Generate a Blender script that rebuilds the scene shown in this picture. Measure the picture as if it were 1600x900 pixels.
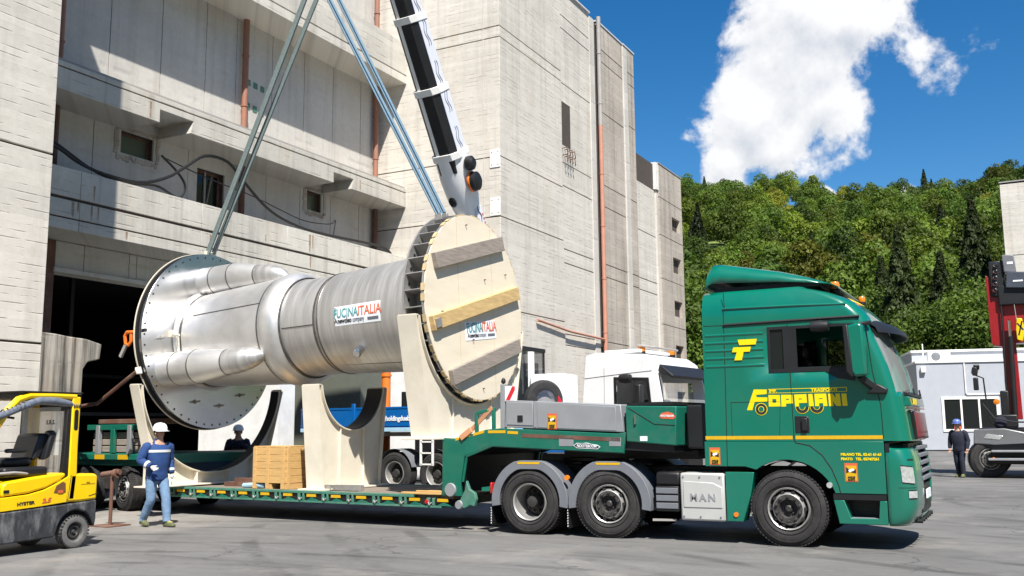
import bpy, bmesh, math, random
import numpy as np
from mathutils import Vector, Matrix, Euler
from mathutils.geometry import tessellate_polygon

for o in list(bpy.data.objects):
    bpy.data.objects.remove(o, do_unlink=True)
S = bpy.context.scene
COL = S.collection
rad = math.radians
RNG = random.Random(7)

# ------------------------------------------------------------------ camera
cam = bpy.data.cameras.new('camera'); cam_o = bpy.data.objects.new('camera', cam); COL.objects.link(cam_o)
cam.sensor_width = 36.0; cam.lens = 36.0*1516.5/1600; cam.clip_end = 4000; cam.clip_start = 0.1
_f = Vector((-0.46079, 0.87610, 0.14285)).normalized()
_yaw, _pit, _rol = -0.48432, 0.143337, -0.0096045
_f = Vector((math.sin(_yaw)*math.cos(_pit), math.cos(_yaw)*math.cos(_pit), math.sin(_pit)))
_r0 = _f.cross(Vector((0, 0, 1))).normalized(); _u0 = _r0.cross(_f)
_r = _r0*math.cos(_rol)+_u0*math.sin(_rol); _u = -_r0*math.sin(_rol)+_u0*math.cos(_rol)
_m = Matrix((_r, _u, -_f)).transposed().to_4x4(); _m.translation = (0, 0, 1.68)
cam_o.matrix_world = _m
S.camera = cam_o
S.render.resolution_x = 1024; S.render.resolution_y = 576
S.view_settings.view_transform = 'Standard'; S.view_settings.look = 'None'
S.view_settings.exposure = 0.80; S.view_settings.gamma = 1.0

# ------------------------------------------------------------------ sun and sky
SUN = Vector((0.465, -0.56, 1.0)).normalized()          # direction to the sun
sun = bpy.data.lights.new('sun', 'SUN'); sun.energy = 5.0; sun.angle = rad(0.53); sun.color = (1.0, 0.955, 0.88)
sun_o = bpy.data.objects.new('sun', sun); COL.objects.link(sun_o); sun_o.location = (30, -40, 60)
sun_o.rotation_euler = SUN.to_track_quat('Z', 'Y').to_euler()

W = bpy.data.worlds.new('World'); S.world = W; W.use_nodes = True
def build_world():
    nt = W.node_tree; nt.nodes.clear(); N = nt.nodes.new; L = nt.links.new
    out = N('ShaderNodeOutputWorld'); bg = N('ShaderNodeBackground'); bg.inputs['Strength'].default_value = 0.06
    sky = N('ShaderNodeTexSky'); sky.sky_type = 'NISHITA'; sky.sun_disc = False
    sky.sun_elevation = math.asin(SUN.z); sky.sun_rotation = math.atan2(SUN.x, SUN.y)
    sky.altitude = 800; sky.air_density = 1.0; sky.dust_density = 0.3; sky.ozone_density = 2.2
    hsv = N('ShaderNodeHueSaturation'); hsv.inputs['Saturation'].default_value = 1.40; hsv.inputs['Value'].default_value = 1.26
    L(sky.outputs[0], hsv.inputs['Color'])
    tc = N('ShaderNodeTexCoord')
    def math_(op, a, b=None, clamp=False):
        n = N('ShaderNodeMath'); n.operation = op; n.use_clamp = clamp
        for i, x in enumerate((a, b)):
            if x is None: continue
            if hasattr(x, 'links') or hasattr(x, 'is_linked'): L(x, n.inputs[i])
            else: n.inputs[i].default_value = x
        return n.outputs[0]
    def noise(scale, detail, rough, off=(0, 0, 0), dist=0.0):
        mp = N('ShaderNodeMapping'); mp.inputs['Location'].default_value = off; L(tc.outputs['Generated'], mp.inputs['Vector'])
        n = N('ShaderNodeTexNoise'); n.inputs['Scale'].default_value = scale; n.inputs['Detail'].default_value = detail
        n.inputs['Roughness'].default_value = rough; n.inputs['Distortion'].default_value = dist
        L(mp.outputs[0], n.inputs['Vector']); return n.outputs['Fac']
    # cumulus banks, given as directions in the sky with an angular size and a weight
    blobs = [((-.169, .921, .350), .085, 1), ((-.150, .905, .397), .085, 1), ((-.217, .930, .297), .068, 1), ((-.144, .939, .313), .060, 1), ((-.244, .932, .272), .052, 1),
             ((-.120, .915, .384), .055, .9), ((-.075, .922, .388), .040, .42), ((-.060, .938, .352), .045, .30), ((-.068, .946, .325), .030, .26), ((-.159, .961, .221), .010, .9),
             ((-.087, .971, .212), .017, .8), ((-.067, .973, .212), .014, .8), ((.005, .976, .214), .024, .9), ((-.205, .940, .272), .056, 1.0), ((-.284, .915, .287), .016, .5),
             ((.6, .7, .36), .12, 1), ((-.7, -.5, .45), .13, 1), ((-.9, .2, .38), .10, 1)]
    def density(dx):
        m = None
        va = N('ShaderNodeVectorMath'); va.operation = 'ADD'; L(tc.outputs['Generated'], va.inputs[0]); va.inputs[1].default_value = dx
        for c, r, w in blobs:
            c = Vector(c).normalized()
            d = N('ShaderNodeVectorMath'); d.operation = 'DISTANCE'; L(va.outputs[0], d.inputs[0]); d.inputs[1].default_value = c
            t = math_('MULTIPLY', math_('SUBTRACT', 1.0, math_('DIVIDE', d.outputs['Value'], r)), w)
            if m is None: m = t
            else:
                n = N('ShaderNodeMath'); n.operation = 'SMOOTH_MAX'; L(m, n.inputs[0]); L(t, n.inputs[1]); n.inputs[2].default_value = 0.25; m = n.outputs[0]
        n1 = noise(8.5, 10, .60, dx, .2); n2 = noise(30, 6, .6, (dx[0]+3, dx[1]+1, dx[2]))
        s = math_('ADD', math_('MULTIPLY', math_('SUBTRACT', n1, .5), 2.9), math_('MULTIPLY', math_('SUBTRACT', n2, .5), .7))
        return math_('ADD', math_('MULTIPLY', m, 1.15), s)
    d0 = density((0, 0, 0))
    so = SUN*0.028
    d1 = density((so.x, so.y, so.z))
    alpha = N('ShaderNodeMapRange'); alpha.interpolation_type = 'SMOOTHSTEP'
    alpha.inputs['From Min'].default_value = .14; alpha.inputs['From Max'].default_value = .50; L(d0, alpha.inputs['Value'])
    thick = math_('ADD', math_('MULTIPLY', math_('SUBTRACT', d1, d0), .95), math_('MULTIPLY', d0, .16), True)
    ramp = N('ShaderNodeMix'); ramp.data_type = 'RGBA'
    ramp.inputs['A'].default_value = (9.5, 9.55, 9.7, 1); ramp.inputs['B'].default_value = (4.9, 5.5, 6.5, 1)
    L(thick, ramp.inputs['Factor'])
    mix = N('ShaderNodeMix'); mix.data_type = 'RGBA'
    L(alpha.outputs[0], mix.inputs['Factor']); L(hsv.outputs[0], mix.inputs['A']); L(ramp.outputs['Result'], mix.inputs['B'])
    L(mix.outputs['Result'], bg.inputs['Color']); L(bg.outputs[0], out.inputs['Surface'])
build_world()

# ------------------------------------------------------------------ mesh helpers
class MB:
    def __init__(s): s.v = []; s.f = []; s.mi = []
    def add(s, vs, fs, mi=0):
        o = len(s.v); s.v += [tuple(v) for v in vs]; s.f += [tuple(i+o for i in f) for f in fs]; s.mi += [mi]*len(fs); return s
    def bx(s, x0, x1, y0, y1, z0, z1, mi=0):
        v = [(x, y, z) for z in (z0, z1) for y in (y0, y1) for x in (x0, x1)]
        return s.add(v, [(0, 2, 3, 1), (4, 5, 7, 6), (0, 1, 5, 4), (2, 6, 7, 3), (0, 4, 6, 2), (1, 3, 7, 5)], mi)
    def box(s, c, size, rot=None, mi=0):
        h = [k/2 for k in size]; m = Euler(rot).to_matrix() if rot is not None and not isinstance(rot, Matrix) else rot
        v = [Vector((x, y, z)) for z in (-h[2], h[2]) for y in (-h[1], h[1]) for x in (-h[0], h[0])]
        if m is not None: v = [m @ k for k in v]
        c = Vector(c)
        return s.add([k+c for k in v], [(0, 2, 3, 1), (4, 5, 7, 6), (0, 1, 5, 4), (2, 6, 7, 3), (0, 4, 6, 2), (1, 3, 7, 5)], mi)
    def beam(s, p, q, w, h, up=(0, 0, 1), mi=0):
        p = Vector(p); q = Vector(q); d = q-p; l = d.length; d.normalize(); up = Vector(up)
        if abs(d.dot(up)) > .98: up = Vector((1, 0, 0))
        sd = d.cross(up).normalized(); u = sd.cross(d); m = Matrix((d, sd, u)).transposed()
        return s.box((p+q)/2, (l, w, h), m, mi)
    def prism(s, poly, plane, a, b, holes=(), mi=0):
        """poly in a plane ('xz','yz','xy') swept along the third axis from a to b"""
        def P(q, t):
            return {'xz': (q[0], t, q[1]), 'yz': (t, q[0], q[1]), 'xy': (q[0], q[1], t)}[plane]
        loops = [list(poly)]+[list(h) for h in holes]
        flat = [q for l in loops for q in l]; n = len(flat)
        if holes:
            tris = tessellate_polygon([[Vector((q[0], q[1], 0)) for q in l] for l in loops])
            fs = [tuple(t) for t in tris]+[tuple(k+n for k in reversed(t)) for t in tris]
        else:
            fs = [tuple(range(n)), tuple(range(2*n-1, n-1, -1))]
        o = 0
        for l in loops:
            k = len(l)
            for i in range(k):
                j = (i+1) % k; fs.append((o+i, o+j, o+j+n, o+i+n))
            o += k
        return s.add([P(q, a) for q in flat]+[P(q, b) for q in flat], fs, mi)
    def tube(s, pts, r, n=10, caps=True, mi=0):
        pts = [Vector(p) for p in pts]; k = len(pts); rs = r if isinstance(r, (list, tuple)) else [r]*k
        vs = []; up = None
        for i, p in enumerate(pts):
            d = (pts[min(i+1, k-1)]-pts[max(i-1, 0)]).normalized()
            if up is None: up = Vector((0, 0, 1)) if abs(d.z) < .9 else Vector((1, 0, 0))
            a = d.cross(up).normalized(); up = a.cross(d)
            for j in range(n):
                t = 2*math.pi*j/n; vs.append(p+(a*math.cos(t)+up*math.sin(t))*rs[i])
        fs = [(i*n+j, i*n+(j+1) % n, (i+1)*n+(j+1) % n, (i+1)*n+j) for i in range(k-1) for j in range(n)]
        if caps: fs += [tuple(range(n-1, -1, -1)), tuple(range((k-1)*n, k*n))]
        return s.add(vs, fs, mi)
    def lathe(s, prof, o=(0, 0, 0), ax=(0, 0, 1), n=32, mi=0, a0=0, a1=2*math.pi, cap=False):
        """prof: list of (radius, height along ax)"""
        o = Vector(o); ax = Vector(ax).normalized(); h = Vector((0, 0, 1)) if abs(ax.z) < .9 else Vector((1, 0, 0))
        a = ax.cross(h).normalized(); b = ax.cross(a)
        full = abs(a1-a0-2*math.pi) < 1e-6; m = n if full else n+1
        vs = []
        for r, z in prof:
            for j in range(m):
                t = a0+(a1-a0)*j/n; vs.append(o+ax*z+(a*math.cos(t)+b*math.sin(t))*r)
        fs = []
        for i in range(len(prof)-1):
            for j in range(n):
                q = (j+1) % m; fs.append((i*m+j, i*m+q, (i+1)*m+q, (i+1)*m+j))
        if cap:
            fs += [tuple(range(m-1, -1, -1)), tuple(range((len(prof)-1)*m, len(prof)*m))]
        return s.add(vs, fs, mi)
    def cyl(s, p, q, r, n=16, r2=None, mi=0):
        p = Vector(p); q = Vector(q); l = (q-p).length
        return s.lathe([(r, 0), (r if r2 is None else r2, l)], p, q-p, n, mi, cap=True)
    def xf(s, M):
        s.v = [tuple(M @ Vector(v)) for v in s.v]; return s
    def build(s, name, mat, parent=None, bevel=0.0, ang=35, seg=2, kind=None):
        me = bpy.data.meshes.new(name); me.from_pydata(s.v, [], s.f); me.validate(verbose=False)
        ms = mat if isinstance(mat, (list, tuple)) else [mat]
        for m in ms: me.materials.append(m)
        if len(ms) > 1 and len(me.polygons) == len(s.mi): me.polygons.foreach_set('material_index', s.mi)
        bm = bmesh.new(); bm.from_mesh(me); bmesh.ops.recalc_face_normals(bm, faces=bm.faces); bm.to_mesh(me); bm.free()
        me.polygons.foreach_set('use_smooth', [True]*len(me.polygons)); me.set_sharp_from_angle(angle=rad(ang))
        o = bpy.data.objects.new(name, me); COL.objects.link(o)
        if parent is not None: o.parent = parent
        if bevel:
            b = o.modifiers.new('bevel', 'BEVEL'); b.width = bevel; b.segments = seg; b.limit_method = 'ANGLE'; b.angle_limit = rad(30)
        if kind: o['kind'] = kind
        return o
def tag(o, label=None, cat=None, group=None, kind=None):
    if label: o['label'] = label
    if cat: o['category'] = cat
    if group: o['group'] = group
    if kind: o['kind'] = kind
    return o
def thing(name, label, cat, loc=(0, 0, 0), rz=0.0, group=None):
    o = bpy.data.objects.new(name, None); COL.objects.link(o); o.empty_display_size = .3
    o.location = loc; o.rotation_euler = (0, 0, rz); return tag(o, label, cat, group)
def dup(o, parent=None, loc=None, rot=None):
    c = o.copy(); COL.objects.link(c)
    c.parent = parent
    if loc is not None: c.location = loc
    if rot is not None: c.rotation_euler = rot
    for ch in [x for x in o.children]: dup(ch, c)
    return c
def text(name, body, size, mat, parent, M, bold=0.0, ext=.002, align='LEFT', sx=1.0, shear=0.0, space=1.0):
    cu = bpy.data.curves.new(name, 'FONT'); cu.body = body; cu.size = size; cu.extrude = ext; cu.offset = bold; cu.align_x = align
    cu.shear = shear; cu.space_character = space; cu.resolution_u = 3
    t = bpy.data.objects.new(name+'_tmp', cu); COL.objects.link(t)
    dg = bpy.context.evaluated_depsgraph_get(); me = bpy.data.meshes.new_from_object(t.evaluated_get(dg))
    bpy.data.objects.remove(t, do_unlink=True); bpy.data.curves.remove(cu)
    me.transform(M @ Matrix.Diagonal((sx, 1, 1, 1))); me.materials.clear(); me.materials.append(mat); me.name = name
    o = bpy.data.objects.new(name, me); COL.objects.link(o); o.parent = parent; return o
def frame_m(o, x, y):
    """matrix whose local x,y lie along the given world directions, origin o"""
    x = Vector(x).normalized(); y = Vector(y); y = (y-x*y.dot(x)).normalized(); z = x.cross(y)
    m = Matrix((x, y, z)).transposed().to_4x4(); m.translation = o; return m
def arc(cx, cy, r, a0, a1, n):
    return [(cx+r*math.cos(rad(a0+(a1-a0)*i/n)), cy+r*math.sin(rad(a0+(a1-a0)*i/n))) for i in range(n+1)]

# ------------------------------------------------------------------ materials
def nodes(name):
    m = bpy.data.materials.new(name); m.use_nodes = True; nt = m.node_tree
    return m, nt, nt.nodes['Principled BSDF'], nt.nodes.new, nt.links.new
def pm(name, col, rough=.5, metal=0.0, var=.12, scale=3.0, bump=0.0, bscale=40.0, coat=0.0, dirt=0.0, dcol=(.25, .22, .18), aniso=None, stretch=(1, 1, 1), rvar=.1):
    m, nt, p, N, L = nodes(name)
    p.inputs['Metallic'].default_value = metal; p.inputs['Coat Weight'].default_value = coat; p.inputs['Coat Roughness'].default_value = .06
    tc = N('ShaderNodeTexCoord'); mp = N('ShaderNodeMapping'); mp.inputs['Scale'].default_value = stretch; L(tc.outputs['Object'], mp.inputs['Vector'])
    n = N('ShaderNodeTexNoise'); n.inputs['Scale'].default_value = scale; n.inputs['Detail'].default_value = 6; n.inputs['Roughness'].default_value = .6; L(mp.outputs[0], n.inputs['Vector'])
    mr = N('ShaderNodeMapRange'); mr.inputs['From Min'].default_value = .25; mr.inputs['From Max'].default_value = .75
    mr.inputs['To Min'].default_value = 1-var; mr.inputs['To Max'].default_value = 1+var; L(n.outputs['Fac'], mr.inputs['Value'])
    vm = N('ShaderNodeVectorMath'); vm.operation = 'SCALE'; vm.inputs[0].default_value = col[:3]; L(mr.outputs[0], vm.inputs['Scale'])
    last = vm.outputs[0]
    if dirt:
        n2 = N('ShaderNodeTexNoise'); n2.inputs['Scale'].default_value = scale*.7; n2.inputs['Detail'].default_value = 10; n2.inputs['Roughness'].default_value = .7; L(mp.outputs[0], n2.inputs['Vector'])
        r2 = N('ShaderNodeMapRange'); r2.inputs['From Min'].default_value = .48; r2.inputs['From Max'].default_value = .7; r2.inputs['To Max'].default_value = dirt; L(n2.outputs['Fac'], r2.inputs['Value'])
        mx = N('ShaderNodeMix'); mx.data_type = 'RGBA'; mx.inputs['B'].default_value = (*dcol, 1); L(r2.outputs[0], mx.inputs['Factor']); L(last, mx.inputs['A']); last = mx.outputs['Result']
    L(last, p.inputs['Base Color'])
    r3 = N('ShaderNodeMapRange'); r3.inputs['To Min'].default_value = max(.02, rough-rvar); r3.inputs['To Max'].default_value = min(1, rough+rvar); L(n.outputs['Fac'], r3.inputs['Value']); L(r3.outputs[0], p.inputs['Roughness'])
    if bump:
        n3 = N('ShaderNodeTexNoise'); n3.inputs['Scale'].default_value = bscale; n3.inputs['Detail'].default_value = 5; L(mp.outputs[0], n3.inputs['Vector'])
        b = N('ShaderNodeBump'); b.inputs['Strength'].default_value = bump; b.inputs['Distance'].default_value = .02; L(n3.outputs['Fac'], b.inputs['Height']); L(b.outputs[0], p.inputs['Normal'])
    return m
def glass_m(name, col, rough=.03, alpha=1.0, trans=0.0):
    m, nt, p, N, L = nodes(name); p.inputs['Base Color'].default_value = (*col, 1); p.inputs['Roughness'].default_value = rough
    p.inputs['Transmission Weight'].default_value = trans; p.inputs['IOR'].default_value = 1.45; p.inputs['Alpha'].default_value = alpha; p.inputs['Specular IOR Level'].default_value = .6
    return m
def concrete(name, col, board=.17, line=.5, stain=.35, streak=.3, rough=.85, dark=(.16, .14, .12)):
    """board-marked concrete: broken dark seams along the boards, per-board tone, vertical streaks, pits"""
    m, nt, p, N, L = nodes(name); p.inputs['Roughness'].default_value = rough; p.inputs['Specular IOR Level'].default_value = .25
    tc = N('ShaderNodeTexCoord'); sp = N('ShaderNodeSeparateXYZ'); L(tc.outputs['Object'], sp.inputs[0])
    def M_(op, a, b=None, c=None, cl=False):
        n = N('ShaderNodeMath'); n.operation = op; n.use_clamp = cl
        for i, x in enumerate((a, b, c)):
            if x is None: continue
            if isinstance(x, (int, float)): n.inputs[i].default_value = x
            else: L(x, n.inputs[i])
        return n.outputs[0]
    u = M_('ADD', sp.outputs[0], sp.outputs[1]); z = sp.outputs[2]
    def nz(su, sz, detail, ro, off=0.0, scale=1.0):
        c = N('ShaderNodeCombineXYZ'); L(M_('MULTIPLY', u, su), c.inputs[0]); L(M_('MULTIPLY', z, sz), c.inputs[1]); c.inputs[2].default_value = off
        n = N('ShaderNodeTexNoise'); n.inputs['Scale'].default_value = scale; n.inputs['Detail'].default_value = detail; n.inputs['Roughness'].default_value = ro; L(c.outputs[0], n.inputs['Vector']); return n.outputs['Fac']
    def mr(v, a, b, c=0.0, d=1.0):
        n = N('ShaderNodeMapRange'); n.inputs['From Min'].default_value = a; n.inputs['From Max'].default_value = b; n.inputs['To Min'].default_value = c; n.inputs['To Max'].default_value = d; L(v, n.inputs['Value']); return n.outputs[0]
    bz = M_('DIVIDE', z, board); fr = M_('FRACT', bz); fl = M_('FLOOR', bz)
    edge = M_('MINIMUM', fr, M_('SUBTRACT', 1.0, fr))
    seam = mr(edge, .02, .085, 1, 0)
    # each board breaks its seam at different places
    cb = N('ShaderNodeCombineXYZ'); L(M_('MULTIPLY', u, .9), cb.inputs[0]); L(M_('MULTIPLY', M_('ROUND', bz), 7.31), cb.inputs[1])
    nb = N('ShaderNodeTexNoise'); nb.inputs['Scale'].default_value = 1.3; nb.inputs['Detail'].default_value = 4; nb.inputs['Roughness'].default_value = .65; L(cb.outputs[0], nb.inputs['Vector'])
    seam = M_('MULTIPLY', seam, mr(nb.outputs['Fac'], .50, .60))
    wn = N('ShaderNodeTexWhiteNoise'); wn.noise_dimensions = '1D'; L(fl, wn.inputs['W'])
    tone = mr(wn.outputs['Value'], 0, 1, .95, 1.05)
    big = nz(.35, .35, 6, .62, 3.0); fine = nz(6, 6, 8, .7, 9.0); st = nz(2.2 if streak < .8 else 9, .09 if streak < .8 else .25, 6, .62, 5.0); pit = nz(14, 14, 3, .5, 2.0)
    val = M_('MULTIPLY', tone, mr(big, .3, .7, 1-stain*.45, 1+stain*.25)); val = M_('MULTIPLY', val, mr(fine, .3, .7, .93, 1.06)); val = M_('MULTIPLY', val, mr(st, .5 if streak < .8 else .4, .74 if streak < .8 else .62, 1, 1-streak))
    vs = N('ShaderNodeVectorMath'); vs.operation = 'SCALE'; vs.inputs[0].default_value = col; L(val, vs.inputs['Scale'])
    sm = N('ShaderNodeMix'); sm.data_type = 'RGBA'; sm.inputs['B'].default_value = (.40, .31, .215, 1); st2 = nz(1.1, .16, 7, .68, 13.0); L(mr(st2, .55, .74, 0, .75*min(1, stain*1.6)), sm.inputs['Factor']); L(vs.outputs[0], sm.inputs['A'])
    mx = N('ShaderNodeMix'); mx.data_type = 'RGBA'; mx.inputs['B'].default_value = (*dark, 1)
    fac = M_('MAXIMUM', M_('MULTIPLY', seam, line), mr(pit, .74, .8, 0, .55)); L(fac, mx.inputs['Factor']); L(sm.outputs['Result'], mx.inputs['A']); L(mx.outputs['Result'], p.inputs['Base Color'])
    b = N('ShaderNodeBump'); b.inputs['Strength'].default_value = .5; b.inputs['Distance'].default_value = .015
    L(M_('SUBTRACT', M_('MULTIPLY', fine, .5), M_('ADD', seam, M_('MULTIPLY', tone, -2.0))), b.inputs['Height']); L(b.outputs[0], p.inputs['Normal'])
    return m

M = {}
M['concrete'] = concrete('board_concrete', (.615, .578, .515), .15, .62, .28, .2)
M['concrete_smooth'] = concrete('smooth_concrete', (.56, .535, .49), .9, .12, .3, .22)
M['concrete_slab'] = concrete('slab_concrete', (.58, .55, .49), .26, .3, .45, .35, dark=(.12, .08, .05))
M['concrete_brown'] = concrete('weathered_concrete', (.46, .41, .35), .17, .5, .5, .45)
M['concrete_rough'] = concrete('cut_concrete', (.38, .355, .31), .5, .2, .9, .85)
M['panel'] = concrete('wall_panel_concrete', (.53, .51, .475), 1.3, .1, .35, .2)
M['joint'] = pm('dark_joint', (.07, .055, .045), .9)
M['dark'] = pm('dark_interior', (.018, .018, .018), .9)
M['rust_pipe'] = pm('terracotta_pipe', (.30, .13, .085), .6, dirt=.3)
M['copper_pipe'] = pm('pink_copper_pipe', (.48, .22, .15), .55, dirt=.25)
M['grey_pipe'] = pm('grey_pipe', (.33, .31, .29), .6)
M['rust'] = pm('rusty_steel', (.13, .06, .04), .85, var=.4, dirt=.4)
M['coping'] = pm('pale_coping', (.62, .63, .64), .5)
M['white_wall'] = pm('white_plaster', (.74, .73, .70), .7, dirt=.12)
M['white_panel'] = pm('white_sandwich_panel', (.76, .76, .75), .45)
M['grey_panel'] = pm('grey_blue_panel', (.40, .42, .46), .5, var=.05)
M['white_plate'] = pm('white_steel_plate', (.8, .79, .76), .5)
M['olive'] = pm('olive_tarpaulin', (.115, .125, .10), .75)
M['glass_dark'] = glass_m('dark_glass', (.012, .014, .015), .04)
M['glass_green'] = glass_m('greenish_pane', (.10, .13, .09), .25)
M['glass'] = glass_m('clear_glass', (.9, .95, .95), 0.0, .22)
M['glass_tint'] = glass_m('tinted_glass', (.03, .035, .04), 0.02, .72)
M['steel'] = pm('stainless_steel', (.75, .74, .725), .46, .84, var=.09, scale=2.2, bump=.05, bscale=60, stretch=(1, 1, 1), dirt=.22, dcol=(.42, .39, .35))
M['steel_brushed'] = pm('brushed_stainless', (.60, .59, .575), .48, .84, var=.22, scale=1.6, stretch=(7, .55, .55), dirt=.3, dcol=(.36, .33, .29), bump=.05, bscale=30)
M['weld'] = pm('heat_tinted_weld', (.20, .185, .17), .4, .9, var=.4, scale=12)
M['drum_steel'] = pm('dull_plate_steel', (.36, .35, .335), .55, .6, var=.2, scale=5, dirt=.25)
M['plywood'] = pm('pale_plywood', (.72, .64, .50), .7, var=.07, scale=1.4, stretch=(1, 1, 5), dirt=.18, dcol=(.55, .42, .27), bump=.1)
M['ply_edge'] = pm('plywood_edge', (.52, .40, .22), .8, var=.3, scale=9)
M['plank_grey'] = pm('weathered_plank', (.275, .235, .20), .85, var=.32, scale=3.0, stretch=(1, 1.2, 12), bump=.25, bscale=14)
M['plank_yellow'] = pm('fresh_plank', (.56, .39, .17), .8, var=.25, scale=2.2, stretch=(1, 1.4, 9), bump=.2, bscale=14, dirt=.35, dcol=(.25, .16, .08))
M['crate_wood'] = pm('crate_pine', (.56, .345, .13), .8, var=.18, scale=3, stretch=(1.5, 1.5, 12), bump=.2, bscale=20)
M['cream'] = pm('cream_painted_steel', (.72, .66, .54), .45, var=.08, scale=2.2, dirt=.30, dcol=(.5, .43, .33))
M['sling_blue'] = pm('pale_blue_webbing', (.13, .215, .29), .8, var=.2, scale=20)
M['sling_green'] = pm('grey_green_webbing', (.15, .19, .185), .8, var=.25, scale=20)
M['paper'] = pm('white_sticker', (.80, .82, .85), .45, var=.02)
M['ink_teal'] = pm('teal_print', (.07, .28, .30), .5, var=.02)
M['ink_red'] = pm('vermilion_print', (.62, .12, .045), .5, var=.02)
M['ink_black'] = pm('black_print', (.02, .02, .022), .5, var=.02)
M['ink_grey'] = pm('slate_print', (.12, .13, .16), .5, var=.02)
M['green'] = pm('green_truck_paint', (.0, .142, .092), .30, var=.06, scale=1.3, coat=.9, rvar=.06, dirt=.10, dcol=(.10, .14, .11))
M['green_tr'] = pm('green_trailer_paint', (.004, .128, .084), .42, var=.1, scale=4, coat=.25, dirt=.3, dcol=(.10, .13, .10))
M['green_dull'] = pm('worn_green_paint', (.05, .18, .13), .6, var=.25, scale=7, dirt=.45, dcol=(.2, .2, .17))
M['yellow_logo'] = pm('yellow_vinyl', (.82, .62, .0), .4, var=.02)
M['amber_tape'] = pm('amber_reflective_tape', (.62, .37, .01), .35, var=.1, scale=30)
M['black_plastic'] = pm('black_plastic', (.009, .009, .010), .5, var=.1)
M['grey_plastic'] = pm('mudguard_grey_plastic', (.15, .16, .18), .55, var=.1, scale=6, dirt=.2, dcol=(.22, .21, .2))
M['seam'] = pm('panel_gap', (.006, .012, .01), .8)
M['silver_panel'] = pm('silver_side_panel', (.56, .56, .54), .4, .3, var=.05)
M['alu'] = pm('aluminium_box', (.36, .37, .385), .5, .45, var=.08, dirt=.15, dcol=(.28, .27, .26))
M['chrome'] = pm('bright_metal', (.72, .72, .72), .2, 1.0)
M['rubber'] = pm('tyre_rubber', (.022, .021, .021), .85, var=.25, scale=7, dirt=.5, dcol=(.065, .060, .055))
M['rim_silver'] = pm('silver_rim', (.48, .47, .45), .4, .6, var=.12, dirt=.35, dcol=(.2, .18, .16))
M['rim_dark'] = pm('dirty_hub', (.055, .052, .05), .6, .4, var=.3, scale=14, dirt=.5, dcol=(.12, .11, .10))
M['rim_dirty'] = pm('dirty_rim', (.030, .028, .026), .8, .1, var=.4, scale=9, dirt=.3, dcol=(.12, .11, .10))
M['lamp_orange'] = pm('orange_lens', (.72, .20, .01), .2, coat=.5)
M['lamp_red'] = pm('red_lens', (.45, .015, .015), .25, coat=.5)
M['lamp_clear'] = pm('clear_lamp', (.62, .63, .62), .1, .5, var=.3, scale=25)
M['red_white'] = pm('red_reflective', (.6, .02, .03), .4)
M['wood_deck'] = pm('deck_timber', (.20, .165, .13), .9, var=.3, scale=4, stretch=(1, 8, 1), bump=.3)
M['yellow'] = pm('forklift_yellow', (.88, .56, .0), .38, var=.06, coat=.3, dirt=.14, dcol=(.45, .32, .08))
M['counterweight'] = pm('worn_black_steel', (.035, .037, .042), .6, .1, var=.5, scale=5, stretch=(1.6, 1, .5), dirt=.8, dcol=(.26, .26, .26))
M['vinyl'] = pm('black_vinyl_seat', (.016, .016, .018), .38, var=.1)
M['hose'] = pm('wrapped_tube', (.14, .16, .20), .4, var=.5, scale=14)
M['blue_body'] = pm('blue_lorry_paint', (.0, .105, .36), .4, var=.05, coat=.3, dirt=.12, dcol=(.1, .16, .25))
M['white_paint'] = pm('white_vehicle_paint', (.80, .80, .80), .3, var=.03, coat=.5)
M['lilac'] = pm('pale_boom_white', (.72, .73, .80), .35, var=.05, coat=.3)
M['boom_black'] = pm('boom_black_paint', (.012, .012, .014), .35, var=.2, coat=.2)
M['boom_red'] = pm('dark_red_paint', (.27, .010, .014), .35, var=.08, coat=.3)
M['orange'] = pm('orange_pipe_paint', (.72, .16, .015), .5)
M['skin'] = pm('skin', (.50, .28, .19), .55, var=.08)
M['jacket'] = pm('blue_work_jacket', (.014, .050, .17), .85, var=.22, scale=9, bump=.5, bscale=14)
M['navy'] = pm('navy_workwear', (.010, .013, .028), .85, var=.25, scale=9, bump=.4, bscale=14)
M['jeans'] = pm('blue_denim', (.14, .23, .36), .9, var=.25, scale=7, bump=.5, bscale=18)
M['reflect'] = pm('silver_reflective_strip', (.62, .64, .64), .5)
M['glove'] = pm('white_work_glove', (.62, .62, .60), .85, var=.15, scale=30)
M['helmet_white'] = pm('white_helmet', (.84, .84, .82), .35, var=.02)
M['helmet_blue'] = pm('blue_helmet', (.10, .16, .42), .35)
M['shoe'] = pm('olive_shoe', (.10, .105, .05), .8, var=.4, scale=30)
M['lime'] = pm('lime_trim', (.35, .55, .05), .7)
M['hair'] = pm('dark_hair', (.03, .022, .016), .8)
M['bark'] = pm('bark', (.10, .075, .055), .95, bump=.5, bscale=20)
M['tarp_blue'] = pm('light_blue_sheet', (.35, .55, .68), .7)

M['rust_stain'] = pm('rust_stain', (.30, .215, .15), .95, var=.5, scale=9, dirt=.7, dcol=(.50, .44, .37))
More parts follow.
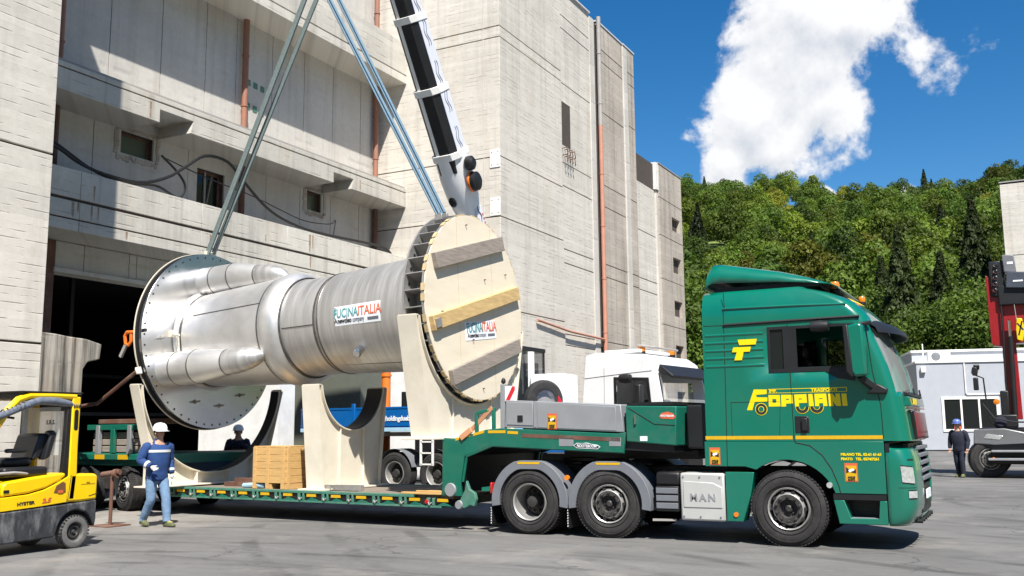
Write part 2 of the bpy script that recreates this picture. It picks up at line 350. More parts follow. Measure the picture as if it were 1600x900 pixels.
# ================================================================== ground
def ground_mat():
    m, nt, p, N, L = nodes('dusty_asphalt'); p.inputs['Roughness'].default_value = .9; p.inputs['Specular IOR Level'].default_value = .3
    tc = N('ShaderNodeTexCoord')
    def nz(scale, detail, ro, sc=(1, 1, 1), dist=0.0, loc=(0, 0, 0), rot=0.0):
        mp = N('ShaderNodeMapping'); mp.inputs['Scale'].default_value = sc; mp.inputs['Location'].default_value = loc; mp.inputs['Rotation'].default_value = (0, 0, rot); L(tc.outputs['Object'], mp.inputs['Vector'])
        n = N('ShaderNodeTexNoise'); n.inputs['Scale'].default_value = scale; n.inputs['Detail'].default_value = detail; n.inputs['Roughness'].default_value = ro; n.inputs['Distortion'].default_value = dist; L(mp.outputs[0], n.inputs['Vector']); return n.outputs['Fac']
    def mr(v, a, b, c, d):
        n = N('ShaderNodeMapRange'); n.inputs['From Min'].default_value = a; n.inputs['From Max'].default_value = b; n.inputs['To Min'].default_value = c; n.inputs['To Max'].default_value = d; L(v, n.inputs['Value']); return n.outputs[0]
    def mul(a, b):
        n = N('ShaderNodeMath'); n.operation = 'MULTIPLY'; L(a, n.inputs[0]); L(b, n.inputs[1]); return n.outputs[0]
    v = mr(nz(.22, 6, .6), .3, .7, .78, 1.18)
    v = mul(v, mr(nz(1.1, 8, .7, (.22, 1.6, 1), .4, rot=.12), .35, .68, .86, 1.12))          # drag streaks along the yard
    v = mul(v, mr(nz(1.0, 6, .65, (.16, 2.4, 1), .8, (7, 3, 0), rot=-.35), .56, .70, 1.0, .68))   # dark scuffs
    v = mul(v, mr(nz(9, 8, .75), .3, .7, .90, 1.08)); v = mul(v, mr(nz(110, 3, .6), .3, .7, .9, 1.1))
    for i, (cx, cy, r0, sc) in enumerate(((-6, -3, 0, .8), (4, 25, 0, .7))):                 # tyre arcs
        mp = N('ShaderNodeMapping'); mp.inputs['Location'].default_value = (-cx, -cy, 0); L(tc.outputs['Object'], mp.inputs['Vector'])
        w = N('ShaderNodeTexWave'); w.wave_type = 'RINGS'; w.rings_direction = 'Z'; w.inputs['Scale'].default_value = sc*.35; w.inputs['Distortion'].default_value = 1.5; w.inputs['Detail'].default_value = 3; w.inputs['Detail Scale'].default_value = .4
        L(mp.outputs[0], w.inputs['Vector'])
        k = mul(mr(w.outputs['Fac'], .86, .97, 0, 1), mr(nz(.5, 4, .6, loc=(i*9, 2, 0)), .46, .62, 0, 1))
        v = mul(v, mr(k, 0, 1, 1, .66))
    vo = N('ShaderNodeTexVoronoi'); vo.feature = 'DISTANCE_TO_EDGE'; vo.inputs['Scale'].default_value = .32
    wp = N('ShaderNodeVectorMath'); wp.operation = 'ADD'; L(tc.outputs['Object'], wp.inputs[0])
    wn = N('ShaderNodeTexNoise'); wn.inputs['Scale'].default_value = 1.2; wn.inputs['Detail'].default_value = 5; L(tc.outputs['Object'], wn.inputs['Vector'])
    wsc = N('ShaderNodeVectorMath'); wsc.operation = 'SCALE'; wsc.inputs['Scale'].default_value = 1.6; L(wn.outputs['Color'], wsc.inputs[0]); L(wsc.outputs[0], wp.inputs[1]); L(wp.outputs[0], vo.inputs['Vector'])
    v = mul(v, mr(mul(mr(vo.outputs['Distance'], .0, .012, 1, 0), mr(nz(.35, 3, .5, loc=(1, 5, 0)), .48, .58, 0, 1)), 0, 1, 1, .55))       # cracks
    v = mul(v, mr(nz(1.7, 5, .6, loc=(11, 4, 0)), .68, .74, 1, .62))                                                           # oil spots
    v = mul(v, mr(nz(26, 4, .6, (.05, 1, 1), 0, (2, 2, 0), rot=.05), .60, .72, 1, .84))                                        # fine drag lines
    vs = N('ShaderNodeVectorMath'); vs.operation = 'SCALE'; vs.inputs[0].default_value = (.150, .147, .142); L(v, vs.inputs['Scale'])
    mx = N('ShaderNodeMix'); mx.data_type = 'RGBA'; mx.inputs['B'].default_value = (.27, .25, .225, 1); L(mr(nz(.5, 7, .65, loc=(3, 8, 0)), .54, .72, 0, .7), mx.inputs['Factor']); L(vs.outputs[0], mx.inputs['A']); L(mx.outputs['Result'], p.inputs['Base Color'])
    ds = N('ShaderNodeVectorMath'); ds.operation = 'DISTANCE'; L(wp.outputs[0], ds.inputs[0]); ds.inputs[1].default_value = (-15.6, 14.2, .8)
    m2 = N('ShaderNodeMix'); m2.data_type = 'RGBA'; m2.inputs['B'].default_value = (.34, .315, .28, 1); L(mul(mr(ds.outputs['Value'], 1.2, 3.6, .8, 0), mr(nz(1.4, 7, .7, loc=(5, 1, 0)), .35, .6, .3, 1)), m2.inputs['Factor']); L(mx.outputs['Result'], m2.inputs['A']); L(m2.outputs['Result'], p.inputs['Base Color'])   # sand swept round the doorway
    b = N('ShaderNodeBump'); b.inputs['Strength'].default_value = .35; b.inputs['Distance'].default_value = .01; L(nz(60, 6, .7), b.inputs['Height']); L(b.outputs[0], p.inputs['Normal'])
    return m
def ground_z(x, y):
    t = min(1, max(0, (y-37)/8)); s = t*t*(3-2*t)*min(1, max(0, (x+14)/6)); return .45*s
xs = [-1500, -500, -200, -100, -60, -40]+[-36+2*i for i in range(37)]+[45, 80, 200, 500, 1500]
ys = [-1500, -300, -60, -20]+[-10+2*i for i in range(40)]+[80, 120, 300, 1500]
g = MB(); g.v = [(x, y, ground_z(x, y)) for y in ys for x in xs]; nx = len(xs)
g.f = [(j*nx+i, j*nx+i+1, (j+1)*nx+i+1, (j+1)*nx+i) for j in range(len(ys)-1) for i in range(nx-1)]; g.mi = [0]*len(g.f)
g.build('ground', ground_mat(), kind='structure')

# ================================================================== concrete power-house building
XT, XS, XW = -16.37, -20.5, -21.85           # tower face, balcony face, recessed wall
YL, YR = 12.03, 30.29                        # recess between the two towers
B = thing('concrete_building', 'tall board-marked concrete industrial building with recessed balconies and two towers', 'building')
# left tower: bands of concrete with recessed joints
t = MB().bx(-30, XT-.05, 2.02, YL-.05, 0, 21).build('tower_core', M['joint'], B)
for z0, z1 in ((0, 3.32), (3.36, 7.0), (7.04, 11.5), (11.54, 21)):
    MB().bx(-30, XT, 2, YL, z0, z1).build('concrete_band', M['concrete'], t, .012)
# cut wall stub beside the left tower
st = MB()
st.prism([(YL+.002, 0), (12.92, 0), (12.95, 2.9), (13.05, 3.05), (13.33, 3.12), (13.36, 3.42), (13.0, 3.5), (12.6, 3.52), (12.3, 3.55), (YL+.002, 3.56)], 'yz', XT-.55, XT+.03)
st.build('cut_wall_stub', M['concrete_rough'], B, .02)
# balcony slabs
def slab_poly(z0, z1, notch):
    pts = [(YL, z0)]
    for a, b, zt in notch: pts += [(a, z0), (a, zt), (b+.1, zt), (b, z0)]
    return pts+[(YR, z0), (YR, z1), (YL, z1)]
a = MB().prism(slab_poly(10.08, 10.63, ((18.28, 19.4, 10.45), (25.89, 26.9, 10.45))), 'yz', XW, XS).build('balcony_slab', M['concrete_slab'], B, .01)
MB().bx(XW, XS-.05, YL, YR, 10.63, 10.665).build('drip_groove', M['joint'], a)
MB().bx(XW, XS+.0, YL, YR-.0, 10.665, 10.80).build('slab_cap', M['concrete_slab'], a, .01)
MB().bx(XS-.30, XS-.05, YL, YR, 10.80, 10.88).build('kerb_rail', M['grey_pipe'], a)
b = MB().bx(XW, XS-.06, YL, YR, 6.61, 8.12).build('balcony_parapet', M['joint'], B)
for z0, z1 in ((6.60, 6.87), (6.91, 7.34), (7.42, 8.14)):
    yy = [YL, 15.9, 19.95, 23.6, 27.9, YR]
    for k in range(5): MB().bx(XW if z0 < 6.7 else XS-.4, XS, yy[k]+(.006 if k else 0), yy[k+1]-.006, z0, z1).build('parapet_panel', M['concrete_slab'], b, .008)
c = MB().bx(XW, XS, YL, YR, 15.0, 15.31).build('balcony_slab', M['concrete_slab'], B, .01)
MB().bx(XW, XS-.05, YL, YR, 15.31, 15.35).build('drip_groove', M['joint'], c)
MB().bx(XS-.5, XS, YL, YR, 15.35, 16.62).build('slab_upstand', M['concrete_slab'], c, .01)
# rust and dirt runs below fixings on the slab faces
for yy, z0, z1, w_ in ((17.95, 10.10, 10.58, .035), (16.25, 6.93, 7.33, .03), (16.45, 7.0, 7.33, .02), (17.35, 6.62, 6.86, .035), (15.7, 6.93, 7.33, .04), (15.85, 7.05, 7.33, .025), (16.3, 7.45, 7.85, .025), (24.7, 7.45, 8.05, .05), (24.85, 7.6, 8.05, .03), (24.75, 6.93, 7.33, .04), (20.3, 6.93, 7.3, .03), (22.6, 7.45, 7.7, .025), (27.4, 10.1, 10.5, .03)):
    MB().prism([(yy-w_, z1), (yy+w_, z1), (yy+w_*.95, z1-(z1-z0)*.5), (yy+w_*.7, z0), (yy-w_*.5, z0+.05), (yy-w_*.9, z1-(z1-z0)*.6)], 'yz', XS-.01, XS+.003).build('rust_run', M['rust_stain'], B)
# recessed wall: core behind, separate panels in front
def wall_panels(name, z0, z1, joints, holes=()):
    w = MB().prism([(YL, z0), (YR, z0), (YR, z1), (YL, z1)], 'yz', XW-.35, XW-.06, [[(h[0], h[2]), (h[1], h[2]), (h[1], h[3]), (h[0], h[3])] for h in holes]).build(name, M['joint'], B)
    for y0, y1 in zip(joints[:-1], joints[1:]):
        hs = [[(h[0], h[2]), (h[1], h[2]), (h[1], h[3]), (h[0], h[3])] for h in holes if y0 < h[0] and h[1] < y1]
        MB().prism([(y0+.012, z0+.01), (y1-.012, z0+.01), (y1-.012, z1-.01), (y0+.012, z1-.01)], 'yz', XW-.06, XW, hs).build('wall_panel', M['panel'], w, 0.006 if not hs else 0)
    return w
upj = [YL, 13.2, 14.5, 16.0, 17.62, 19.43, 21.18, 22.5, 24.19, 25.85, 27.47, 29.16, YR]
MB().bx(-29, XW-.36, YL-.02, YR+.02, 6.7, 20.9).build('inner_block', M['joint'], B)
wall_panels('recessed_wall', 10.66, 15.2, upj)
wall_panels('recessed_wall', 15.24, 21, upj)
WINS = ((18.15, 19.30, 9.40, 10.05), (21.0, 22.15, 8.55, 9.65), (26.12, 26.92, 9.35, 10.05))
wall_panels('recessed_wall', 6.95, 10.62, [YL, 14.3, 16.0, 17.25, 20.63, 24.03, 25.75, 27.43, 29.13, YR], WINS)
for i, (y0, y1, z0, z1) in enumerate(WINS):
    w = MB().prism([(y0, z0), (y1, z0), (y1, z1), (y0, z1)], 'yz', XW-.30, XW-.22, [[(y0+.07, z0+.07), (y1-.07, z0+.07), (y1-.07, z1-.07), (y0+.07, z1-.07)]]).build('window', M['rust'], B)
    MB().bx(XW-.27, XW-.25, y0+.06, y1-.06, z0+.06, z1-.06).build('pane', M['glass_green'] if i != 1 else M['glass_dark'], w)
    if i == 1:
        MB().bx(XW-.26, XW-.20, y0+.5, y0+.56, z0, z1).beam((XW-.2, y0+.62, z0+.1), (XW-.2, y0+.8, z1-.1), .02, .03).build('mullion', M['grey_pipe'], w)
    else:
        r = MB()
        for k in range(13):                              # broken-out render round the opening
            u = k/12; r.box((XW+.012, y0-.12+u*(y1-y0+.24), z1+.06+RNG.uniform(-.02, .03)), (.03, .12, RNG.uniform(.06, .13)), (RNG.uniform(-.2, .2), 0, 0))
            if z0-.3 > 8.2: r.box((XW+.008, y0-.1+u*(y1-y0+.2), z0-.12+RNG.uniform(-.04, .04)), (.025, .11, RNG.uniform(.08, .18)), (RNG.uniform(-.2, .2), 0, 0))
        for k in range(7):
            u = k/6
            for yy in (y0-.15, y1+.15): r.box((XW+.008, yy+RNG.uniform(-.03, .03), z0+u*(z1-z0)), (.025, RNG.uniform(.1, .18), .12), (RNG.uniform(-.2, .2), 0, 0))
        r.build('broken_surround', M['concrete_brown'], w)
# green perforated squares beside the middle pipe
for zz in (13.0, 12.2):
    for k in range(3):
        MB().bx(XW, XW+.02, 22.98+.33*k, 23.15+.33*k, zz-.1-.02*k, zz+.1-.02*k).build('green_vent', M['green_dull'], B)
# ground storey: lintel wall, doorway, dark hall behind it
dl, dr, dh = 16.25, 24.6, 5.78
w = MB().prism([(YL, 0), (dl, 0), (dl, dh), (dr, dh), (dr, 0), (YR, 0), (YR, 6.93), (YL, 6.93)], 'yz', XW-.5, XW-.05).build('door_wall', M['concrete_smooth'], B)
for y0, y1 in ((16.3, 17.15), (17.17, 18.62), (18.64, 18.88), (18.9, 21.5), (21.52, 24.5)):
    MB().bx(XW-.05, XW, y0, y1, dh+.12, 6.58).build('lintel_panel', M['concrete_smooth'], w, .005)
MB().bx(XW-.1, XW+.12, 16.2, 24.65, dh-.02, dh+.10).build('door_lintel', M['concrete_slab'], w, .01)
MB().bx(XW-.6, XW+.06, 15.55, 16.25, 0, 6.58).build('steel_jamb', M['rust'], w, .02)
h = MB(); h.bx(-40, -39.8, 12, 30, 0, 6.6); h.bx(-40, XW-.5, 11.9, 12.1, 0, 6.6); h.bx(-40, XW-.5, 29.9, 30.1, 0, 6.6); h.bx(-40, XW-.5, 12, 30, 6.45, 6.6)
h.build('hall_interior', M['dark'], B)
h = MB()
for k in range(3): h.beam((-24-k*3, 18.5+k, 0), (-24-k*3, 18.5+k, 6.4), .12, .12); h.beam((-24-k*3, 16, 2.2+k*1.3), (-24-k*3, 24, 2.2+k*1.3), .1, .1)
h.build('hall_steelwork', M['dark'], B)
# downpipes in the recess
for y, z0, z1, col in ((15.95, 8.14, 10.05, 'rust'), (15.95, 10.9, 15, 'rust_pipe'), (22.75, 8.14, 10.05, 'rust'), (22.75, 11.15, 15, 'rust_pipe'), (29.95, 8.14, 10.05, 'rust'), (29.95, 11.15, 15, 'rust_pipe'), (29.95, 15.4, 20, 'rust_pipe'), (22.75, 15.4, 20, 'rust_pipe')):
    p = MB().cyl((XW+.16, y, z0), (XW+.16, y, z1), .10, 14).build('downpipe', M[col], B)
    if col == 'rust_pipe':
        if z0 == 11.15: MB().lathe([(.105, 0), (.105, .3), (.115, .31), (.115, .36)], (XW+.16, y, 10.86), n=14, cap=True).build('pipe_foot', M['grey_pipe'], p)
        for zz in (z0+.9, z0+2.6): MB().lathe([(.104, 0), (.122, 0), (.122, .05), (.104, .05)], (XW+.16, y, zz), n=14).build('pipe_collar', M['rust_pipe'], p)
# right tower
T = MB().bx(-30, XT-.07, YR+.06, 51.2, 0, 15.3).bx(-30, XT-.07, YR+.06, 44.55, 15.3, 20.2).build('tower_core', M['joint'], B)
def bands(y0, y1, x1, zs, mat, name='concrete_band', holes=(), gap=.02):
    for z0, z1 in zip(zs[:-1], zs[1:]):
        hs = [h for h in holes if h[2] > z0 and h[3] < z1]
        if hs:
            MB().prism([(y0, z0+gap), (y1, z0+gap), (y1, z1-gap), (y0, z1-gap)], 'yz', x1-.5, x1, [[(h[0], h[2]), (h[1], h[2]), (h[1], h[3]), (h[0], h[3])] for h in hs]).build(name, mat, T)
        else: MB().bx(-30 if y0 == YR else x1-.5, x1, y0, y1, z0+gap, z1-gap).build(name, mat, T, .01)
bands(YR, 35.74, XT, [0, 5.93, 9.29, 11.54, 16.13, 16.56, 20.4], M['concrete'])
WZ = (35.80, 36.75, 13.42, 15.32)
bands(35.76, 38.95, XT-.06, [0, 5.0, 5.45, 8.40, 8.98, 11.66, 12.67, 16.13, 18.59, 19.18, 20.4], M['concrete'], holes=(WZ,))
bands(39.95, 43.1, XT-.06, [0, 5.0, 5.45, 8.40, 8.98, 11.66, 12.67, 16.13, 18.59, 19.18, 20.4], M['concrete_brown'])
bands(43.12, 44.6, XT-.02, [0, 5.0, 8.40, 8.98, 12.67, 16.4, 18.59, 19.18, 20.4], M['concrete_brown'])
bands(44.62, 47.55, XT-.06, [0, 5.0, 5.45, 8.38, 8.97, 11.4, 13.9], M['concrete'])
BW = [(49.5, 50.85, 12.15, 12.9), (49.5, 50.85, 9.85, 10.7), (49.5, 50.85, 7.5, 8.35), (49.5, 50.85, 5.1, 5.95), (49.5, 50.85, 2.6, 3.5)]
bands(47.57, 51.3, XT+.12, [0, 2.2, 4.6, 6.9, 9.3, 11.6, 13.6, 15.4], M['concrete_brown'], holes=BW)
for y, dx in ((38.95, 0), (43.1, .02), (47.3, .05)):                       # pilaster strips
    MB().bx(XT-.5, XT-.02+dx, y, y+.55, 0, 20.3 if y < 43 else (20.3 if y < 45 else 13.9)).build('pilaster', M['concrete_smooth'], T, .01)
for y0, y1, z0, z1 in BW:
    w = MB().prism([(y0, z0), (y1, z0), (y1, z1), (y0, z1)], 'yz', XT-.25, XT-.12, [[(y0+.1, z0+.08), (y1-.1, z0+.08), (y1-.1, z1-.08), (y0+.1, z1-.08)]]).build('window', M['white_plate'], B)
    MB().bx(XT-.2, XT-.18, y0+.08, y1-.08, z0+.06, z1-.06).build('pane', M['glass_dark'], w)
    MB().bx(XT-.14, XT-.125, y1-.02, y1+.0, z0, z1).build('reveal', M['white_plate'], w)
y0, y1, z0, z1 = WZ
w = MB().prism([(y0, z0), (y1, z0), (y1, z1), (y0, z1)], 'yz', XT-.48, XT-.40, [[(y0+.06, z0+.06), (y1-.06, z0+.06), (y1-.06, z1-.06), (y0+.06, z1-.06)]]).build('window', M['grey_pipe'], B)
MB().bx(XT-.46, XT-.44, y0+.04, y1-.04, z0+.04, z1-.04).build('pane', pm('grey_blind', (.20, .22, .25), .5), w)
r = MB()                                                                    # bent rebar stubs under the window slot
for k in range(4):
    for zz in (12.95, 13.25): r.tube([(XT-.06, 35.85+.26*k, zz), (XT+.16, 35.85+.26*k, zz+.02), (XT+.18, 35.9+.26*k, zz-.22), (XT+.12, 36.0+.26*k, zz-.25)], .022, 6)
r.build('bent_rebar', M['rust'], T)
for z0, z1 in ((9.55, 9.95), (11.35, 11.75)):                              # white plates on the tower corner
    w = MB().bx(XT-.42, XT+.0, YR-.03, YR-.002, z0-.22, z1+.05).build('white_plate', M['white_plate'], T, .004)
    for dy in (.08, .34):
        for zz in (z0-.12, z1-.05): MB().cyl((XT-dy, YR-.04, zz), (XT-dy, YR-.03, zz), .02, 8).build('plate_bolt', M['rust'], w)
MB().bx(-17.075, -17.055, YR-.012, YR+.02, 0, 20.4).build('vertical_seam', M['concrete_smooth'], T)
MB().bx(-30, XT+.03, YR-.03, 38.97, 20.40, 20.46).bx(-30, XT-.02, 39.9, 43.1, 20.40, 20.46).bx(-30, XT+.02, 43.12, 44.65, 20.40, 20.46).build('roof_coping', M['coping'], T)
MB().bx(-30, XT+.15, 47.5, 51.35, 15.40, 15.45).build('roof_coping', M['grey_pipe'], T)
MB().bx(-30, XT+.1, 47.2, 47.56, 13.95, 15.40).build('white_end_wall', M['white_wall'], T)
MB().cyl((XT-.55, 47.18, 14.6), (XT-.55, 47.0, 14.6), .2, 14).build('wall_lamp', M['concrete_brown'], T)
for y, r_, z0, z1, mt in ((39.75, .10, 0, 15.3, 'copper_pipe'), (39.75, .105, 15.3, 20.5, 'grey_pipe')):
    p = MB().cyl((XT+.10, y, z0), (XT+.10, y, z1), r_, 14).build('downpipe', M[mt], T)
    zz = z0+1
    while zz < z1:
        MB().lathe([(r_, 0), (r_+.015, 0), (r_+.015, .06), (r_, .06)], (XT+.10, y, zz), n=14).build('pipe_collar', M[mt], p); zz += 2.4
p = MB().tube([(XT+.1, 33.0, 5.75), (XT+.12, 36, 5.55), (XT+.12, 39.6, 5.5)], .05, 8).build('conduit', M['copper_pipe'], T)
# cables dropped over the lower balcony
for k, pts in enumerate(([(15.0, 8.75), (15.5, 8.6), (15.95, 8.42), (16.7, 8.3), (17.85, 8.32), (18.8, 8.67), (19.5, 9.16), (20.2, 9.64), (21.1, 9.68), (21.8, 9.24), (22.67, 8.71), (23.6, 8.40), (25.2, 8.26), (28.0, 8.36), (29.2, 8.36), (29.7, 8.15), (29.9, 7.9)],
                         [(15.0, 8.95), (15.8, 8.62), (16.6, 8.33), (17.5, 8.25), (18.5, 8.4), (19.0, 8.3), (19.4, 8.22), (19.6, 8.6), (19.3, 8.95), (18.7, 9.3)],
                         [(18.8, 9.32), (20.0, 9.15), (21.0, 9.05), (22.4, 8.95), (23.8, 8.75), (25.0, 8.62), (26.3, 8.75), (26.6, 8.95), (26.5, 8.4), (26.45, 8.2)])):
    P = [Vector((XS-.22-.12*k, y, z)) for y, z in pts]; Q = []
    for i in range(len(P)-1):
        for s in range(4):
            t_ = s/4; p0 = P[max(i-1, 0)]; p1 = P[i]; p2 = P[i+1]; p3 = P[min(i+2, len(P)-1)]
            Q.append(.5*((2*p1)+(p2-p0)*t_+(2*p0-5*p1+4*p2-p3)*t_*t_+(3*p1-p0-3*p2+p3)*t_**3))
    Q.append(P[-1])
    o = MB().tube(Q, (.045, .035, .018)[k], 8).build('cable', M['black_plastic'])
    tag(o, ('thick black cable looping in a hump over the lower balcony parapet', 'second black cable bundled at the left end of the lower balcony', 'thin black wire hanging between the two broken-out balcony windows')[k], 'cable', 'cables on the lower balcony')
# ================================================================== steel vessel hanging over the trailer
VL, VR = Vector((-15.68, 15.62, 3.625)), Vector((-8.87, 15.46, 3.90))
va = (VR-VL); VLEN = va.length; va.normalize(); vs_ = Vector((0, 0, 1)).cross(va).normalized(); vu = va.cross(vs_)   # axis, far side, up
V = thing('steel_vessel', 'large stainless steel vessel hanging in slings above the low loader', 'vessel')
V.matrix_world = Matrix((va, vs_, vu)).transposed().to_4x4().copy(); V.location = VL
VMAT = V.matrix_world.copy(); VMAT = Matrix.Translation(VL) @ Matrix((va, vs_, vu)).transposed().to_4x4()
X = (1, 0, 0)
def body_r(s): return 1.0+.115*(s-.07)/2.36 if s < 2.43 else (.985 if s < 3.77 else .985+.155*(s-3.77)/2.65)
sh = MB()
sh.lathe([(1.10, .07), (1.035, .10), (1.005, .17), (1.02, .5), (1.06, 1.3), (1.115, 2.44)], ax=X, n=72)
shell = sh.build('shell', M['steel'], V)
MB().lathe([(1.115, 2.42), (1.145, 2.48), (1.165, 2.56), (1.165, 2.66), (1.14, 2.78), (1.09, 2.86), (1.02, 2.91)], ax=X, n=72).build('bulged_ring', M['steel'], V)
MB().lathe([(1.02, 2.90), (.995, 2.95), (.985, 3.02), (.98, 3.4), (.98, 3.78)], ax=X, n=72).build('neck', M['steel_brushed'], V)
MB().lathe([(.98, 3.77), (1.0, 3.80), (1.005, 3.86), (1.06, 5.0), (1.14, 6.42)], ax=X, n=96).build('barrel', M['steel_brushed'], V)
for s, r, w in ((2.43, 1.118, .03), (2.90, 1.025, .045), (3.76, .983, .035), (3.85, 1.007, .02), (.18, 1.008, .04)):
    MB().lathe([(r, -w), (r+.010, -w*.5), (r+.010, w*.5), (r, w)], (s, 0, 0), X, 72).build('weld_seam', M['weld'], V)
for s0, s1, ang in ((.5, 2.40, 66), (2.96, 3.74, 96), (3.9, 6.4, 150)):      # long welds
    a_ = rad(ang); c_, n_ = -math.sin(a_), math.cos(a_); r0_, r1_ = body_r(s0)+.002, body_r(s1)-.001
    MB().tube([(s0, c_*r0_, n_*r0_), (s1, c_*r1_, n_*r1_)], .012, 6).build('weld_seam', M['weld'], V)
# left flange and the boards bolted behind it
fl = MB().lathe([(1.0, .0), (1.90, .0), (1.90, .075), (1.0, .075)], ax=X, n=96).build('flange', pm('flange_steel', (.66, .65, .64), .22, 1.0, var=.08, scale=1.5, dirt=.12, dcol=(.4, .38, .35)), V, .006)
MB().lathe([(0, -.10), (1.91, -.10), (1.91, -.012), (0, -.012)], ax=X, n=96).build('rubber_gasket', M['black_plastic'], V)
MB().lathe([(0, -.125), (1.925, -.125), (1.925, -.10), (0, -.10)], ax=X, n=96).build('backing_board', M['cream'], V)
hb = MB().cyl((.074, 0, 0), (.080, 0, 0), .022, 10)
first = None
for k in range(52):
    a_ = 2*math.pi*k/52
    if first is None: first = hb.build('bolt_hole', M['ink_black'], fl); o = first
    else: o = dup(first, fl)
    o.location = (0, 1.82*math.sin(a_), 1.82*math.cos(a_))
# branch nozzles lying along the body
def nozzle(ang, rc, r0, s1, s2, s3, rc3, mtx='steel'):
    """straight pipe to s1, cone to s2, bent tip meeting the body at s3"""
    a_ = rad(ang); cy, cz = -math.sin(a_), math.cos(a_)
    n = MB().lathe([(r0*1.03, .07), (r0, .12), (r0, s1)], (0, cy*rc, cz*rc), X, 40).build('branch_nozzle', M['steel'], V)
    c2 = rc-.05; MB().tube([(s1, cy*rc, cz*rc), (s1*.5+s2*.5, cy*(rc-.02), cz*(rc-.02)), (s2, cy*c2, cz*c2)], [r0, r0*.90, r0*.74], 40, False).build('nozzle_cone', M['steel'], n)
    k = 8; pts = []; rs = []
    for i in range(k+1):
        u = i/k; rr = c2+(rc3-c2)*u**1.6; pts.append((s2+(s3-s2)*u, cy*rr, cz*rr)); rs.append(r0*.74*math.sqrt(max(.02, 1-u**2.6)))
    MB().tube(pts, rs, 36).build('nozzle_elbow', M['steel_brushed'], n)
    for s_, rr, cc in ((s1, r0, rc), (s2, r0*.74, c2), (.42, r0, rc)):
        MB().lathe([(rr, -.018), (rr+.007, -.006), (rr+.007, .006), (rr, .018)], (s_, cy*cc, cz*cc), X, 36).build('weld_seam', M['weld'], n)
    return n
nozzle(8, 1.28, .31, .95, 1.62, 2.40, 1.12); nozzle(120, 1.38, .345, .95, 1.72, 2.52, 1.10); nozzle(-105, 1.3, .31, .95, 1.62, 2.4, 1.1)
for ang, s in ((92, .55), (160, .7), (188, .9), (215, .6)):                # small bracket posts on the flange
    a_ = rad(ang); y, z = -math.sin(a_), math.cos(a_)
    MB().cyl((.07, y*1.42, z*1.42), (.22, y*1.42, z*1.42), .022, 10).cyl((.072, y*1.42, z*1.42), (.09, y*1.42, z*1.42), .045, 12).build('flange_stud', M['drum_steel'], V)
sv = MB().cyl((.10, -1.10, .06), (.10, -1.20, .06), .075, 14); sv.cyl((.10, -1.14, .05), (.38, -1.20, .0), .022, 8); sv.cyl((.36, -1.20, .0), (.30, -1.12, -.38), .012, 6); sv.build('lifting_eye', M['cream'], V)
# finned drum at the right end
s0, s1 = VLEN-.43, VLEN-.06
MB().lathe([(1.12, s0), (1.765, s0), (1.765, s0+.035), (1.12, s0+.035)], ax=X, n=96).build('drum_plate', M['drum_steel'], V)
MB().lathe([(1.12, s1), (1.725, s1), (1.725, s1+.03), (1.12, s1+.03)], ax=X, n=96).build('drum_plate', M['drum_steel'], V)
MB().lathe([(1.38, s0), (1.38, s1)], ax=X, n=96).build('drum_core', M['drum_steel'], V)
fin0 = None
for k in range(36):
    if fin0 is None: fin0 = MB().bx(s0+.036, s1-.001, -.009, .009, 1.36, 1.74).build('drum_fin', M['drum_steel'], V); o = fin0
    else: o = dup(fin0, V)
    o.rotation_euler = (2*math.pi*(k+.5)/36, 0, 0)
hole0 = None
for k in range(36):
    a_ = 2*math.pi*k/36
    if hole0 is None: hole0 = MB().cyl((s0+.035, 0, 0), (s0+.041, 0, 0), .035, 10).build('plate_hole', M['ink_black'], V); o = hole0
    else: o = dup(hole0, V)
    o.location = (0, 1.62*math.sin(a_), 1.62*math.cos(a_))
# plywood cover with planks
cv = MB().lathe([(0, VLEN-.025), (1.71, VLEN-.025), (1.71, VLEN), (0, VLEN)], ax=X, n=120).build('plywood_cover', M['plywood'], V, .003)
for k in range(60):
    if k % 3 == 2: continue
    a_ = 2*math.pi*k/60
    MB().box((VLEN-.035, 1.722*math.sin(a_), 1.722*math.cos(a_)), (.07, .13, .022), (-a_, 0, 0)).build('edge_batten', M['ply_edge'], cv)
def plank(p, q, h, mt, th=.095):
    p = Vector((VLEN+th/2+.001, *p)); q = Vector((VLEN+th/2+.001, *q)); MB().beam(p, q, th, h, (0, 0, 1)).build('plank', M[mt], V, .008)
plank((-1.44, .66), (.95, 1.34), .28, 'plank_grey'); plank((-1.58, -.45), (1.50, .43), .255, 'plank_yellow'); plank((-1.02, -1.35), (1.46, -.62), .27, 'plank_grey')
MB().box((VLEN+.108, -1.46, -.43), (.024, .17, .15), (.28, 0, 0)).build('steel_block', M['drum_steel'], V)
for yy_ in (-.62, .58): MB().bx(VLEN+.0005, VLEN+.002, yy_-.004, yy_+.004, -math.sqrt(1.7**2-yy_**2), math.sqrt(1.7**2-yy_**2)).build('board_joint', M['ply_edge'], cv)
for y, z in ((-.3, 1.5), (1.1, .75), (.3, .55), (-.2, -.62), (.1, -1.5), (-1.2, -.2)):
    MB().cyl((VLEN, y, z), (VLEN+.04, y, z), .012, 6).build('screw', M['rust'], cv)
